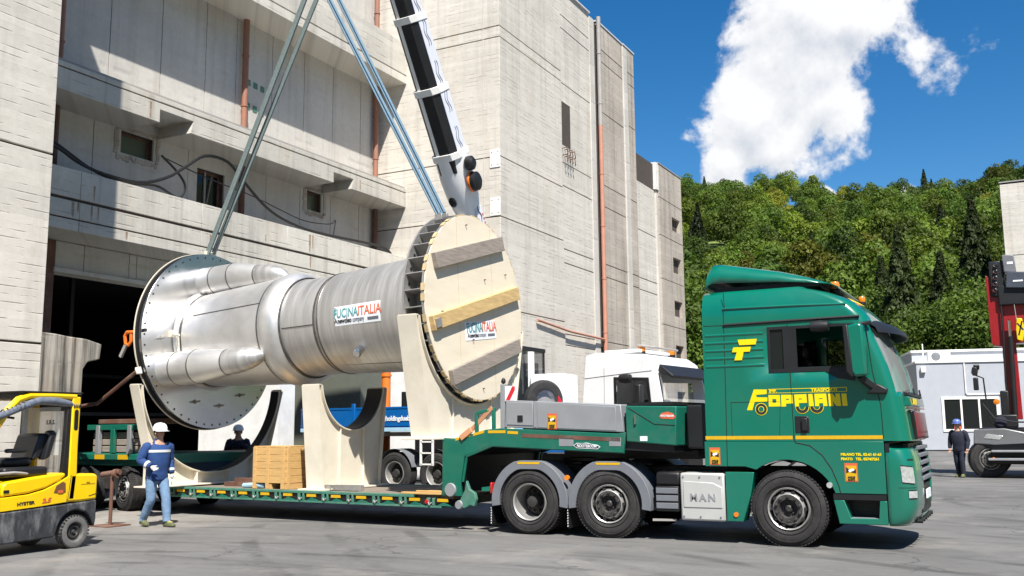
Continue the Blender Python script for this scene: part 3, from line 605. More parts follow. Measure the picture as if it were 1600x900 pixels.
# company stickers
def fucina(M4, w, h, name):
    s = MB().bx(0, w, 0, h, 0, .004); s.xf(M4); sg = s.build(name, M['paper'], V)
    k = w/1.0
    text('lettering', 'FUCINA', .235*k, M['ink_teal'], sg, M4 @ Matrix.Translation((.05*k, h*.42, .006)), .004*k, sx=.60)
    text('lettering', 'ITALIA', .235*k, M['ink_red'], sg, M4 @ Matrix.Translation((.545*k, h*.42, .006)), .004*k, sx=.70)
    text('lettering', 'A', .105*k, M['ink_black'], sg, M4 @ Matrix.Translation((.06*k, h*.15, .006)), .001)
    text('lettering', 'newcleo', .105*k, M['ink_black'], sg, M4 @ Matrix.Translation((.135*k, h*.15, .006)), .003*k, sx=.8)
    text('lettering', 'company', .105*k, M['ink_grey'], sg, M4 @ Matrix.Translation((.43*k, h*.15, .006)), .0, sx=.62)
    MB().bx(.72*k, .955*k, h*.15, h*.29, .004, .008).xf(M4).build('printed_bar', M['ink_grey'], sg)
    return sg
def on_barrel(s, ang, r=1.165):
    a_ = rad(ang); n = Vector((0, -math.sin(a_), math.cos(a_))); t_ = Vector((1, 0, 0)); return frame_m(Vector((s, 0, 0))+n*r, t_, n.cross(t_))
def fucina_curved():
    w, h, r = 1.20, .37, 1.05
    ang0 = 101.0; s0_ = 4.22
    def bend(M4_local_pts):
        out = []
        for x, y, z in M4_local_pts:
            a_ = rad(ang0)-(y/r); r_ = body_r(s0_+x)+z+.006; out.append((s0_+x, -math.sin(a_)*r_, math.cos(a_)*r_))
        return out
    s = MB(); n = 10
    s.v = [(w*i/n, h*j/6, 0) for j in range(7) for i in range(n+1)]; s.f = [(j*(n+1)+i, j*(n+1)+i+1, (j+1)*(n+1)+i+1, (j+1)*(n+1)+i) for j in range(6) for i in range(n)]; s.mi = [0]*len(s.f)
    s.v = bend([(x, y, .004) for x, y, z in s.v]); sg = s.build('company_sticker', M['paper'], V)
    k = w
    def tx(body, size, mt, x, y, b=0.0, sx=1.0):
        o = text('lettering', body, size, mt, sg, Matrix.Translation((x, y, .008)), b, sx=sx)
        co = bend([tuple(v.co) for v in o.data.vertices])
        for v, c_ in zip(o.data.vertices, co): v.co = c_
    tx('FUCINA', .20*k, M['ink_teal'], .05*k, h*.42, .004, .70); tx('ITALIA', .20*k, M['ink_red'], .545*k, h*.42, .004, .80)
    tx('A', .105*k, M['ink_black'], .06*k, h*.14); tx('newcleo', .105*k, M['ink_black'], .135*k, h*.14, .003, .8); tx('company', .105*k, M['ink_grey'], .44*k, h*.14, 0, .62)
    b_ = MB().bx(.74*k, .955*k, h*.13, h*.27, .004, .008); b_.v = bend(b_.v); b_.build('printed_bar', M['ink_grey'], sg)
fucina_curved()
fucina(frame_m(Vector((VLEN+.002, -.43, -.66)), (0, 1, .12), (0, 0, 1)), 1.10, .34, 'company_sticker')
MB().lathe([(.085, 0), (.085, .16), (.07, .18), (0, .18)], Vector((4.75, -.82, -.64)), (0, -.79, -.61), 16).build('drain_stub', M['chrome'], V)
# lugs with shackles
def lug(name, s, ang, r):
    a_ = rad(ang); n = Vector((0, -math.sin(a_), math.cos(a_)))
    p_ = Vector((s, 0, 0))+n*r; return p_
top_l = [VMAT @ Vector((-.02, -.06, 1.95)), VMAT @ Vector((-.02, .10, 1.95))]
top_r = [VMAT @ Vector((VLEN-.38, -.60, 1.70)), VMAT @ Vector((VLEN-.38, -.42, 1.76))]
for p_ in ((-.03, -.06, 1.90), (-.03, .10, 1.90)):
    MB().box(p_, (.05, .16, .18)).build('lifting_lug', M['cream'], V, .01)
for p_ in ((VLEN-.38, -.60, 1.66), (VLEN-.38, -.42, 1.70)):
    MB().box(p_, (.16, .05, .12)).build('lifting_lug', M['drum_steel'], V, .01)
sk = MB().tube([(-.16, -1.86, .06), (-.34, -1.90, .07), (-.40, -1.90, .0), (-.38, -1.90, -.16), (-.30, -1.89, -.2), (-.24, -1.88, -.12), (-.24, -1.88, .02)], .035, 8).build('orange_shackle', M['orange'], V)
MB().cyl((-.45, -1.84, .07), (.16, -1.86, .07), .035, 10).build('shackle_pin', M['black_plastic'], V)
MB().beam((-.36, -1.9, -.18), (-.52, -1.9, -.42), .05, .07).build('shackle_link', M['grey_pipe'], V)
MB().box((-.12, -1.78, -.72), (.16, .06, .14)).build('rope_lug', M['white_plate'], V, .01)

# slings up to the hook
APEX = Vector((-13.0, 15.8, 11.45))
def sling(p, q, w, mt, label, wob=0.0):
    s = MB(); p = Vector(p); q = Vector(q); d = (q-p); side = d.cross(Vector((0.3, 1, 0))).normalized()
    for k, off in enumerate((-.6, .6)):
        s.tube([p+side*off*w*.9, p.lerp(q, .5)+side*off*w*1.0+Vector((wob*(k*2-1), 0, 0)), q+side*off*w], w*.5, 6)
    o = s.build('lifting_sling', M[mt])
    tag(o, label, 'sling', 'slings holding the vessel'); return o
sling(top_l[0], APEX+Vector((-.12, -.08, 0)), .075, 'sling_green', 'nearer grey green sling running from the left flange up to the hook')
sling(top_l[1], APEX+Vector((.06, .10, 0)), .065, 'sling_green', 'farther dark sling running from the left flange up to the hook')
sling(top_r[0], APEX+Vector((.02, -.08, 0)), .055, 'sling_blue', 'nearer pale blue sling running from the finned drum up to the hook')
sling(top_r[1], APEX+Vector((.18, .10, 0)), .05, 'sling_blue', 'farther pale blue sling running from the finned drum up to the hook')
o = MB().tube([VMAT @ Vector((-.16, -1.80, -.74)), VMAT @ Vector((-1.2, -1.9, -1.32)), (-19.4, 14.9, 2.2)], .04, 8).build('tag_line', M['rust'])
tag(o, 'slanting brown webbing line pulling at the left flange in front of the doorway', 'strap')

# ================================================================== saddles
def saddle(name, R, zc, z0, half, width, armz, label, loc, style, base_half):
    """local x along the vessel, y across; arc centre at height zc, standing at z0"""
    t_ = thing(name, label, 'saddle', loc, rad(-2), 'cream steel saddles of the vessel')
    aa = math.degrees(math.asin((armz-zc)/R)); arcp = arc(0, zc, R, 180-aa, 360+aa, 40)   # from left arm down and up to the right arm
    ow = .10
    L_ = arcp[0]; poly = arcp+[(arcp[-1][0]+ow, arcp[-1][1]), (base_half, z0+(zc-z0)*(.25 if style == 'A' else .02)), (base_half, z0+.03), (-base_half, z0+.03), (-base_half, z0+(zc-z0)*(.25 if style == 'A' else .02)), (L_[0]-ow, L_[1])]
    webx = (0.0,) if style == 'A' else (-width*.32, width*.32)
    for x in webx: MB().prism(poly, 'yz', x-.012, x+.012).build('web_plate', M['cream'], t_)
    a_ = MB(); n = len(arcp); ro = R-.018
    inn = arc(0, zc, R-.022, 180-aa, 360+aa, 40)
    a_.v = [(sx*width/2, y, z) for sx in (-1, 1) for y, z in arcp]+[(sx*width/2, y, z) for sx in (-1, 1) for y, z in inn]
    for i in range(n-1):
        a_.f += [(i, i+1, n+i+1, n+i), (2*n+i, 3*n+i, 3*n+i+1, 2*n+i+1), (i, 2*n+i, 2*n+i+1, i+1), (n+i, n+i+1, 3*n+i+1, 3*n+i)]
    a_.f += [(0, n, 3*n, 2*n), (n-1, 3*n-1, 4*n-1, 2*n-1)]; a_.mi = [0]*len(a_.f)
    a_.build('arc_plate', M['cream'], t_)
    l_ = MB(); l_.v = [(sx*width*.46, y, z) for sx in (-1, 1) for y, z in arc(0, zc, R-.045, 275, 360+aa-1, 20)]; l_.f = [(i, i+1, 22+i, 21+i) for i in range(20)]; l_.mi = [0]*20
    l_.build('shade_lining', M['black_plastic'] if style != 'C' else M['cream'], t_)  # black strip paints the vessel's shade on the far half; cream on style C
    MB().bx(-width/2-.12, width/2+.12, -base_half-.12, base_half+.12, z0, z0+.03).build('base_plate', M['cream'], t_, .004)
    for sy in (-1, 1):                                   # end plates and gussets
        e = (poly[n][0]*sy, poly[n][1]); MB().add([(x, y, z) for x in (-width/2, width/2) for y, z in ((sy*(base_half+.002), z0+.03), (sy*(base_half+.002), poly[n+1][1]), (e[0]+sy*.002, e[1]), (e[0]-sy*.02, e[1]), (sy*(base_half-.022), poly[n+1][1]), (sy*(base_half-.022), z0+.03))],
            [(0, 1, 2, 3, 4, 5), (6, 11, 10, 9, 8, 7)]+[(i, (i+1) % 6, 6+(i+1) % 6, 6+i) for i in range(6)]).build('end_plate', M['cream'], t_)
        MB().bx(-width/2+.02, width/2-.02, min(sy*e[0]*sy, e[0]*1.0+sy*.0)-.0 if False else min(e[0], e[0]-sy*.1), max(e[0], e[0]-sy*.1), e[1], e[1]+.018).build('arm_cap', M['cream'], t_)
    ys = (-.45, .45) if style != 'A' else (-1.15, -.45, .45, 1.15)
    for y in ys:
        y *= 1 if style == 'A' else R/1.2
        zt = zc-math.sqrt(max(.01, R*R-y*y))-.005
        for x0, x1 in (((-width/2, -.013), (.013, width/2)) if style == 'A' else ((-width*.32+.013, width*.32-.013), (width*.32+.013, width/2-.02))):
            MB().bx(x0, x1, y-.01, y+.01, z0+.03, zt).build('stiffener', M['cream'], t_)
    return t_
def axis_pt(x): u = (x-VL.x)/(VR.x-VL.x); return VL.lerp(VR, u)
sadL = axis_pt(-15.55); sadM = axis_pt(-11.9); sadR = VMAT @ Vector((VLEN-.25, 0, 0))
saddle('steel_saddle', 1.95, 2.75, .575, 1.97, .26, 2.60, 'wide cream steel saddle with shade painted black in its arc behind the man in blue jacket', (sadL.x, sadL.y, 0), 'A', 1.62)
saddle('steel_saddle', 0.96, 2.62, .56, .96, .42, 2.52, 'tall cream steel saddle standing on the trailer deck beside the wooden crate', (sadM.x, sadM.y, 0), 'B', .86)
saddle('steel_saddle', 1.785, sadR.z, 1.50, 1.8, .40, sadR.z-.30, 'cream steel saddle bolted under the finned drum, hanging clear of the trailer', (sadR.x, sadR.y, 0), 'C', 1.42)

# ================================================================== white mobile crane behind
CR = thing('mobile_crane', 'white mobile crane with black and white telescopic boom behind the vessel', 'crane')
CF, CT = Vector((-12.92, 24.2, 4.1)), Vector((-13.36, 15.75, 18.6))
bd = (CT-CF); BL = bd.length; bd.normalize(); bs = bd.cross(Vector((1, 0, 0))).normalized(); bxv = bs.cross(bd).normalized()
BM = Matrix((bd, bxv, bs)).transposed().to_4x4(); BM.translation = CF      # local x along boom, y sideways (+X world-ish), z away/under
def hexa(w, h): return [(-w*.5, -h*.28), (-w*.32, -h*.5), (w*.32, -h*.5), (w*.5, -h*.28), (w*.5, h*.3), (w*.3, h*.5), (-w*.3, h*.5), (-w*.5, h*.3)]
stage = [(.0, 3.2, .40, .55), (5.10, 7.2, .72, .86), (6.85, 9.1, .66, .8), (8.70, 11.0, .60, .73), (10.6, BL, .54, .66)]
for i, (a0, a1, w, h) in enumerate(stage):
    m = MB().prism(hexa(w, h), 'yz', a0, a1).xf(BM); o = m.build('boom_section', M['lilac'] if i == 0 else M['boom_black'], CR, .015)
    if i:
        lo = a0
        MB().bx(a0, a1, w*.5+.002, w*.5+.012, -h*.27, h*.29).xf(BM).build('white_side', M['lilac'], o)
        for zz in (-h*.5-.012, h*.5+.002): MB().bx(a0, a1, -w*.26, -w*.12, zz, zz+.010).xf(BM).build('grey_stripe', M['white_plate'], o)
        MB().prism([(y*1.12, z*1.1) for y, z in hexa(max(stage[i-1][2], w+.06)*.97, max(stage[i-1][3], h+.05)*.95)], 'yz', a0+.36, a0+.54).xf(BM).build('boom_collar', M['white_plate'], o, .01)
        for k in range(2):
            wv = MB(); c0 = a0+.9+k*1.05
            for q in range(2):
                wv.tube([(c0+.06*j-.4, w*.5+.016, .045*math.sin(j*.8+q*.5)-.05+.10*q) for j in range(12)], .009, 5)
            wv.xf(BM).build('wave_print', M['ink_grey'], o)
o = MB().tube([(2.6, 0, 0), (3.2, 0, 0), (3.9, 0, 0), (4.35, 0, 0), (4.9, 0, 0), (5.3, 0, 0), (5.52, 0, 0)], [.30, .30, .33, .43, .47, .46, .45], 28).xf(BM).build('boom_head', M['white_paint'], CR)
MB().lathe([(.0, .03), (.10, .03), (.14, 0)], (4.35, -.12, -.42), (0, -.25, -1), 18).xf(BM).build('head_port', M['black_plastic'], o)
for q, (x, r_) in enumerate(((5.25, .19), (4.75, .25))):
    MB().lathe([(0, 0), (r_*.75, 0), (r_, .05), (r_, .18), (r_*.6, .24), (0, .24)], (x, .44, -.1), (0, 1, 0), 24).xf(BM).build('cable_reel', M['black_plastic'], o)
MB().lathe([(.265, 0), (.275, .02), (.275, .06), (.265, .08)], (4.75, .44, -.1), (0, 1, 0), 24).xf(BM).build('reel_ring', M['orange'], o)
MB().bx(2.6, 4.0, .322, .34, -.16, .2).xf(BM).build('white_side', M['lilac'], CR)
for k in range(4):
    wv = MB().tube([(2.3+k*.45+.06*j, .35, .05*math.sin(j*.9)) for j in range(8)], .014, 5).xf(BM); wv.build('wave_print', M['ink_grey'], CR)
for k in range(10): MB().bx(2.65+.12*k, 2.71+.12*k, .342, .352, .12, .17).xf(BM).build('red_mark', M['ink_red'], CR)
o = MB().cyl((-.5, 0, -1.1), (3.3, 0, -.55), .16, 16).xf(BM).build('lift_cylinder', M['black_plastic'], CR)
MB().cyl((3.0, 0, -.6), (3.9, 0, -.45), .10, 14).xf(BM).build('cylinder_rod', M['chrome'], CR)
MB().cyl((3.2, -.25, -.75), (3.2, .25, -.75), .13, 14).xf(BM).build('pivot_pin', M['blue_body'], CR)
# superstructure and carrier
MB().bx(-14.2, -12.9, 23.6, 26.6, 1.55, 3.0).build('turntable_house', M['white_paint'], CR, .06)
MB().prism([(23.6, 3.0), (25.2, 3.0), (24.7, 4.6), (23.9, 4.6)], 'yz', -13.45, -12.75).build('boom_foot_bracket', M['white_paint'], CR, .04)
cabo = MB().bx(-12.85, -12.05, 23.2, 24.9, 2.0, 2.35).build('operator_cab', M['black_plastic'], CR, .03)
for x, y in ((-12.83, 23.22), (-12.09, 23.22), (-12.83, 24.85), (-12.09, 24.85)):
    MB().beam((x, y, 2.3), (x, y+(.25 if y < 24 else 0), 3.8), .06, .06).build('cab_pillar', M['black_plastic'], cabo)
MB().bx(-12.87, -12.04, 23.4, 24.92, 3.78, 3.9).build('cab_roof', M['black_plastic'], cabo, .03)
MB().add([(-12.8, 23.24, 2.25), (-12.1, 23.24, 2.25), (-12.1, 23.48, 3.78), (-12.8, 23.48, 3.78)], [(0, 1, 2, 3)]).build('cab_windscreen', M['glass_tint'], cabo)
MB().add([(-12.07, 23.3, 2.25), (-12.07, 24.8, 2.25), (-12.07, 24.8, 3.78), (-12.07, 23.5, 3.78)], [(0, 1, 2, 3)]).build('cab_side_glass', M['glass_tint'], cabo)
MB().bx(-12.7, -12.15, 24.1, 24.6, 2.3, 2.95).bx(-12.7, -12.15, 24.55, 24.7, 2.85, 3.5).build('cab_seat', M['vinyl'], cabo, .05)
MB().bx(-15.5, -8.6, 23.4, 26.1, .9, 1.5).build('carrier_deck', M['white_paint'], CR, .05)
MB().bx(-12.0, -11.88, 23.7, 23.85, 2.6, 3.75).build('white_post', M['white_paint'], CR)
MB().bx(-11.9, -10.95, 23.6, 24.7, 1.5, 3.12).build('engine_box', M['white_paint'], CR, .05)
MB().lathe([(.26, -.14), (.30, -.16), (.46, -.15), (.52, -.10), (.53, 0), (.52, .10), (.46, .15), (.30, .16), (.26, .14)], (-11.25, 23.1, 2.40), (.78, -.62, 0), 36).build('spare_tyre', M['rubber'], CR)
MB().lathe([(0, .02), (.2, .02), (.26, .10), (.27, .15)], (-11.25, 23.1, 2.40), (.78, -.62, 0), 28).build('spare_rim', M['rim_silver'], CR)
for x in (-14.8, -13.2, -10.2, -8.9):
    for y in (23.45, 25.75):
        MB().lathe([(.30, 0), (.45, .02), (.52, .08), (.52, .26), (.45, .32), (.30, .32)], (x, y, .52), (0, 1, 0), 32).build('wheel', M['rubber'], CR)
o = MB().prism([(0, 0), (.30, 0), (.02, .45)], 'xz', 22.9, 22.93)
o.xf(Matrix.Translation((-10.75, 0, 2.05))); o.build('warning_triangle', M['red_white'], CR)
hk = thing('crane_hook', 'crane hook block gathering the four slings above the vessel', 'hook', APEX)
MB().bx(-.22, .22, -.12, .12, .45, 1.3).build('hook_block', M['yellow'], hk, .05)
MB().tube([(0, 0, .5), (0, 0, .28), (.14, 0, .12), (.12, 0, -.08), (-.05, 0, -.14), (-.16, 0, -.02)], [.06, .06, .07, .07, .06, .03], 10).build('hook', M['drum_steel'], hk)
for dx in (-.12, .12): MB().cyl((dx, 0, 1.3), (dx+.02*dx, -.02, 6.9), .012, 6).build('hoist_rope', M['black_plastic'], hk)
# ================================================================== wheels
def wheel(parent, loc, r=.52, w=.30, side=-1, style='front', steer=0.0, tread=True, name='wheel'):
    """wheel whose outer face looks along side*y"""
    wl = bpy.data.objects.new(name, None); COL.objects.link(wl); wl.parent = parent; wl.location = loc; wl.rotation_euler = (0, 0, steer); wl.empty_display_size = .1
    a = (0, side, 0); rr = r*.575
    t = MB().lathe([(rr, -w), (rr+.015, -w), (r*.80, -w-.012), (r*.93, -w+.01), (r*.985, -w*.90), (r, -w*.78), (r, -w*.22), (r*.985, -w*.10), (r*.93, -.010), (r*.80, .012), (r*.70, .006), (rr+.015, -.01), (rr, -.025)], (0, 0, 0), a, 56)
    t.build('tyre', M['rubber'], wl)
    if tread:
        b = MB()
        for k in range(64):
            a_ = 2*math.pi*k/64
            for q, u in enumerate((-.18, -.5, -.82)):
                aa = a_+(.02 if q == 1 else 0); c_ = Vector((math.cos(aa)*(r+.004), side*w*u, math.sin(aa)*(r+.004)))
                b.box(c_, (.016, w*.22, .034), (0, -aa, 0))
        b.build('tread', M['rubber'], wl)
    for k, q in enumerate((.66, .86)):
        MB().lathe([(r*q-.004, .008), (r*q, .016), (r*q+.004, .008)], (0, 0, 0), a, 48).build('sidewall_ring', M['rubber'], wl)
    if style == 'front':
        rim = MB().lathe([(rr, -.03), (rr-.012, .0), (rr-.03, -.015), (rr-.035, -.09), (rr*.80, -.12), (rr*.78, -.06), (rr*.70, .0), (rr*.66, .012), (rr*.44, .012), (rr*.40, -.02), (rr*.38, -.07), (0, -.08)], (0, 0, 0), a, 48, mi=0)
        n_ = 48; rim.mi = [1 if i//n_ < 3 else (0 if i//n_ in (5, 6) else 2) for i in range(len(rim.f))]
        rim.build('rim', [M['rim_silver'], M['rim_silver'], M['rim_dark']], wl)
        for k in range(10):
            a_ = 2*math.pi*(k+.5)/10
            MB().lathe([(.022, .0), (.022, .022), (.014, .034), (0, .034)], (math.cos(a_)*rr*.56, side*.012, math.sin(a_)*rr*.56), a, 8).build('wheel_nut', M['rim_dark'], wl)
            a_ = 2*math.pi*k/10
            MB().cyl((math.cos(a_)*rr*.76, side*-.05, math.sin(a_)*rr*.76), (math.cos(a_)*rr*.76, side*-.003, math.sin(a_)*rr*.76), .026, 10).build('rim_hole', M['ink_black'], wl)
        for k in range(8):
            a_ = 2*math.pi*k/8; MB().cyl((math.cos(a_)*rr*.25, side*-.09, math.sin(a_)*rr*.25), (math.cos(a_)*rr*.25, side*-.05, math.sin(a_)*rr*.25), .014, 6).build('hub_bolt', M['rim_dark'], wl)
        MB().lathe([(rr*.18, -.08), (rr*.17, -.03), (rr*.1, -.015), (0, -.015)], (0, 0, 0), a, 20).build('hub_cap', M['rim_dark'], wl)
    else:                                                     # dished wheel
        rim = MB().lathe([(rr, -.03), (rr-.01, .0), (rr-.03, -.015), (rr*.88, -.08), (rr*.80, -w*.62)], (0, 0, 0), a, 48)
        rim.build('rim', M['rim_silver'], wl)
        MB().lathe([(rr*.81, -w*.60), (rr*.7, -w*.52), (rr*.35, -w*.50), (rr*.34, -w*.30), (rr*.28, -w*.18), (0, -w*.17)], (0, 0, 0), a, 40).build('hub', M['rim_dirty'], wl)
        for k in range(10):
            a_ = 2*math.pi*k/10; MB().cyl((math.cos(a_)*rr*.53, side*-w*.52, math.sin(a_)*rr*.53), (math.cos(a_)*rr*.53, side*-w*.40, math.sin(a_)*rr*.53), .02, 6).build('wheel_nut', M['rim_dirty'], wl)
    return wl

# ================================================================== green tractor unit
TK = thing('tractor_truck', 'green tractor truck with high roof and yellow haulier lettering on its side', 'truck', (-3.10, 15.36, 0))
HW = 1.245
def front_x(z):                                     # centre-line profile of the front
    pts = [(.30, 1.64), (.42, 1.71), (.62, 1.765), (.95, 1.765), (1.40, 1.73), (1.75, 1.69), (2.10, 1.64), (2.45, 1.56), (2.80, 1.44), (3.08, 1.32), (3.17, 1.28), (3.30, 1.19), (3.42, 1.06), (3.54, .84), (3.62, .60), (3.70, .2)]
    for (z0, x0), (z1, x1) in zip(pts[:-1], pts[1:]):
        if z <= z1: u = (z-z0)/(z1-z0); return x0+(x1-x0)*u
    return pts[-1][1]
def half_w(z): return HW if z < 3.2 else HW-.16*((z-3.2)/.5)**2.5
def outline(z, side_x, nc=10, nf=8, back=.27, inset=0.0):
    """plan outline from the near rear corner round the front to the far rear corner: list of (x, y)"""
    w = half_w(z)-inset; xf = front_x(z)-inset; pts = []
    corner = .30 if z < 3.2 else .34
    xc = xf-back                                    # where the side meets the corner ellipse
    near = [(min(x, xc-.005*(len(side_x)-i)), -w) for i, x in enumerate(side_x)]
    cor = []
    for i in range(nc+1):
        t = math.pi/2*i/nc; e = .85
        cor.append((xc+(back*.82)*math.sin(t)**e, -w+corner*(1-math.cos(t)**e)))
    x1, y1 = cor[-1]
    fr = [(xf-(xf-x1)*(abs(y)/abs(y1))**2, y) for y in [y1+(-y1)*k/nf for k in range(1, nf+1)]]
    half = near+cor+fr
    return half+[(x, -y) for x, y in reversed(half[:-1])]
def loft(zs, side_x, skip=None, inset=0.0):
    rows = [outline(z, side_x, inset=inset) for z in zs]; n = len(rows[0]); m = MB()
    m.v = [(x, y, z) for z, row in zip(zs, rows) for x, y in row]
    ns = len(side_x)
    for j in range(len(zs)-1):
        for i in range(n-1):
            if skip and skip(i, j, n, ns): continue
            m.f.append((j*n+i, j*n+i+1, (j+1)*n+i+1, (j+1)*n+i))
    m.mi = [0]*len(m.f); return m, n
SX = [-1.12, -.80, -.55, -.13, .07, .13, .23, .45, .70, .94, 1.08, 1.20, 1.30]
ZS = [1.46, 1.52, 1.75, 2.05, 2.12, 2.25, 2.46, 2.70, 2.90, 3.06, 3.12, 3.17, 3.25, 3.34, 3.42, 3.49, 3.55, 3.60, 3.64]
# column indices: side segments 0..12, then corner 10, then front
def skip_cab(i, j, n, ns):
    ii = i if i < n//2 else n-2-i                    # mirrored index
    z0, z1 = ZS[j], ZS[j+1]
    if 6 <= ii <= 8 and 2.40 <= z0 and z1 <= 3.07: return True      # door window
    if ii == 3 and 2.40 <= z0 and z1 <= 3.07: return True           # sleeper window
    if ii >= ns+5 and 2.11 <= z0 and z1 <= 3.07: return True        # windscreen
    return False
m, ncol = loft(ZS, SX, skip_cab)
# roof lid and back wall
o_ = len(m.v); top = [(x, y) for x, y in outline(ZS[-1], SX)]; m.v += [(x*.98-.01, y*.95, 3.675) for x, y in top]
m.f += [((len(ZS)-1)*ncol+i, (len(ZS)-1)*ncol+i+1, o_+i+1, o_+i) for i in range(ncol-1)]
m.f.append(tuple(range(o_, o_+ncol)))
bk = [(len(ZS)-1-j)*ncol for j in range(len(ZS))]; bk2 = [j*ncol+ncol-1 for j in range(len(ZS))]
m.f.append(tuple([j*ncol for j in range(len(ZS))]+[j*ncol+ncol-1 for j in reversed(range(len(ZS)))]))
m.f.append(tuple(range(0, ncol)))
m.mi = [0]*len(m.f)
cab = m.build('cab', M['green'], TK, 0, 28)
sol = cab.modifiers.new('thick', 'SOLIDIFY'); sol.thickness = .035; sol.offset = -1; sol.use_even_offset = True
def is_screen(i, j, n, ns):
    ii = i if i < n//2 else n-2-i; z0, z1 = ZS[j], ZS[j+1]
    return not (ii >= ns+5 and 2.11 <= z0 and z1 <= 3.07)
m, _n = loft(ZS, SX, is_screen, inset=.012); m.build('windscreen', M['glass'], TK)
for sy in (-1, 1):
    MB().bx(-.13, .07, sy*(HW-.02)-.004, sy*(HW-.02)+.004, 2.46, 3.06).build('sleeper_window', M['glass_dark'], TK)
    fr = MB().prism([(-.16, 2.43), (.10, 2.43), (.10, 3.09), (-.16, 3.09)], 'xz', sy*HW-.012*sy, sy*(HW+.006), [[(-.12, 2.48), (.06, 2.48), (.06, 3.05), (-.12, 3.05)]]); fr.build('window_rubber', M['black_plastic'], TK)
    fr = MB().prism([(.10, 2.43), (.62, 2.43), (.78, 2.33), (1.02, 2.28), (1.06, 3.08), (.10, 3.09)], 'xz', sy*HW-.012*sy, sy*(HW+.006), [[(.25, 2.475), (.66, 2.475), (.80, 2.475), (.92, 2.475), (.92, 3.05), (.25, 3.05)]]); fr.build('window_rubber', M['black_plastic'], TK)
    MB().bx(.24, .93, sy*(HW-.03)-.003, sy*(HW-.03)+.003, 2.46, 2.50 if sy < 0 else 3.06).build('lowered_glass', M['glass_tint'], TK)
    MB().tube([(-.80, sy*(HW+.004), 3.155), (0, sy*(HW+.004), 3.165), (1.12, sy*(HW+.004), 3.175)], .022, 6).build('gutter_strip', M['black_plastic'], TK)
    # relief ribs of the sleeper side and swage lines
    for k in range(5):
        z = 2.55+.115*k; MB().prism(arc(0, z, .028, 0, 360, 8)[:-1], 'yz', -1.08, -.22).xf(Matrix.Translation((0, sy*(HW-.016), 0))).build('side_rib', M['green'], TK, .0)
    MB().tube([(-.80, sy*(HW-.012), 3.40), (.2, sy*(HW-.014), 3.385), (.95, sy*(HW-.02), 3.36)], .022, 6).build('roof_swage', M['green'], TK)
# seams
def seam(pts, r=.006, sy=-1): return MB().tube([(x, sy*(HW+.0005), z) for x, z in pts], r, 4).build('panel_seam', M['seam'], TK)
for sy in (-1, 1):
    seam([(-.78, 3.66), (-.77, 3.4)], .006, sy); seam([(-.79, 3.4), (-.80, 2.4), (-.82, 1.10)], .006, sy); seam([(.13, 3.12), (.14, 2.4), (.15, 1.48)], .006, sy)
    seam([(-1.1, 3.16), (-.8, 3.155)], .005, sy)
    seam([(-.73, 2.02), (-.73, 1.53)], .004, sy); seam([(-.73, 2.02), (-.02, 2.02), (-.05, 1.53)], .004, sy)
    seam([(1.20, 3.0), (1.25, 2.4), (1.33, 1.95), (1.34, 1.50)], .006, sy)
    seam([(.15, 1.48), (.17, 1.44), (.36, 1.40), (.52, 1.27), (.64, 1.08), (.72, .86), (.74, .76)], .007, sy)
# lower side: wheel-arch panel and door foot
for sy in (-1, 1):
    ar = arc(.02, .50, .70, 168, 22, 18)
    poly = [(-1.15, 1.455), (-1.15, 1.10), (-.56, 1.10)]+[q for q in ar if q[1] > 1.02 or q[0] > 0 and q[1] > .755]+[(.66, .75), (1.335, .75), (1.335, 1.455)]
    MB().prism(poly, 'xz', sy*HW, sy*(HW-.06)).build('lower_side_panel', M['green'], TK, .008)
    MB().prism([(-.86, .32), (-.62, .32), (-.50, .70), (-.44, 1.02), (-.86, 1.02)], 'xz', sy*(HW-.005), sy*(HW-.30)).build('rear_arch_panel', M['green'], TK, .01)
    MB().cyl((-.72, sy*(HW-.006), .42), (-.72, sy*(HW+.012), .42), .035, 14).build('side_marker', M['lamp_orange'], TK)
    lin = MB(); n0 = 20; ai = arc(.02, .50, .685, 190, -8, n0)
    lin.v = [(x, sy*(HW-.02), z) for x, z in ai]+[(x, sy*(HW-.45), z) for x, z in ai]; lin.f = [(i, i+1, n0+2+i, n0+1+i) for i in range(n0)]; lin.mi = [0]*n0; lin.build('wheel_arch_liner', M['black_plastic'], TK)
    st = MB().prism([(.64, .66), (.78, .66), (.86, .42), (1.22, .42), (1.24, .66), (1.335, .66), (1.335, .34), (.70, .34)], 'xz', sy*(HW-.01), sy*(HW-.28)).build('step_well', M['green'], TK, .01)
    MB().bx(.86, 1.23, sy*(HW-.16)-.12, sy*(HW-.16)+.12, .40, .425).build('step_tread', M['alu'], TK)
    MB().bx(.66, 1.33, sy*(HW-.35)-.02, sy*(HW-.35)+.02, .36, .75).build('step_back', M['black_plastic'], TK)
    MB().bx(.64, 1.33, sy*(HW-.06)-.05, sy*(HW-.06)+.05, .665, .745).build('sill_gap', M['black_plastic'], TK)
    MB().cyl((.60, sy*(HW-.01), .86), (.60, sy*(HW+.022), .86), .04, 14).build('side_indicator', M['lamp_clear'], TK)
    MB().bx(-1.13, .13, sy*(HW+.001), sy*(HW+.004), 1.485, 1.535).bx(.17, 1.33, sy*(HW+.001), sy*(HW+.004), 1.485, 1.535).build('amber_stripe', M['amber_tape'], TK)
    hd = MB().prism([(.17, 1.57), (.37, 1.57), (.37, 1.78), (.34, 1.81), (.17, 1.81)], 'xz', sy*(HW-.01), sy*(HW+.006)).build('handle_recess', M['black_plastic'], TK, .008)
    MB().bx(.27, .35, sy*(HW+.006), sy*(HW+.045), 1.60, 1.78).build('door_handle', M['black_plastic'], hd, .012)
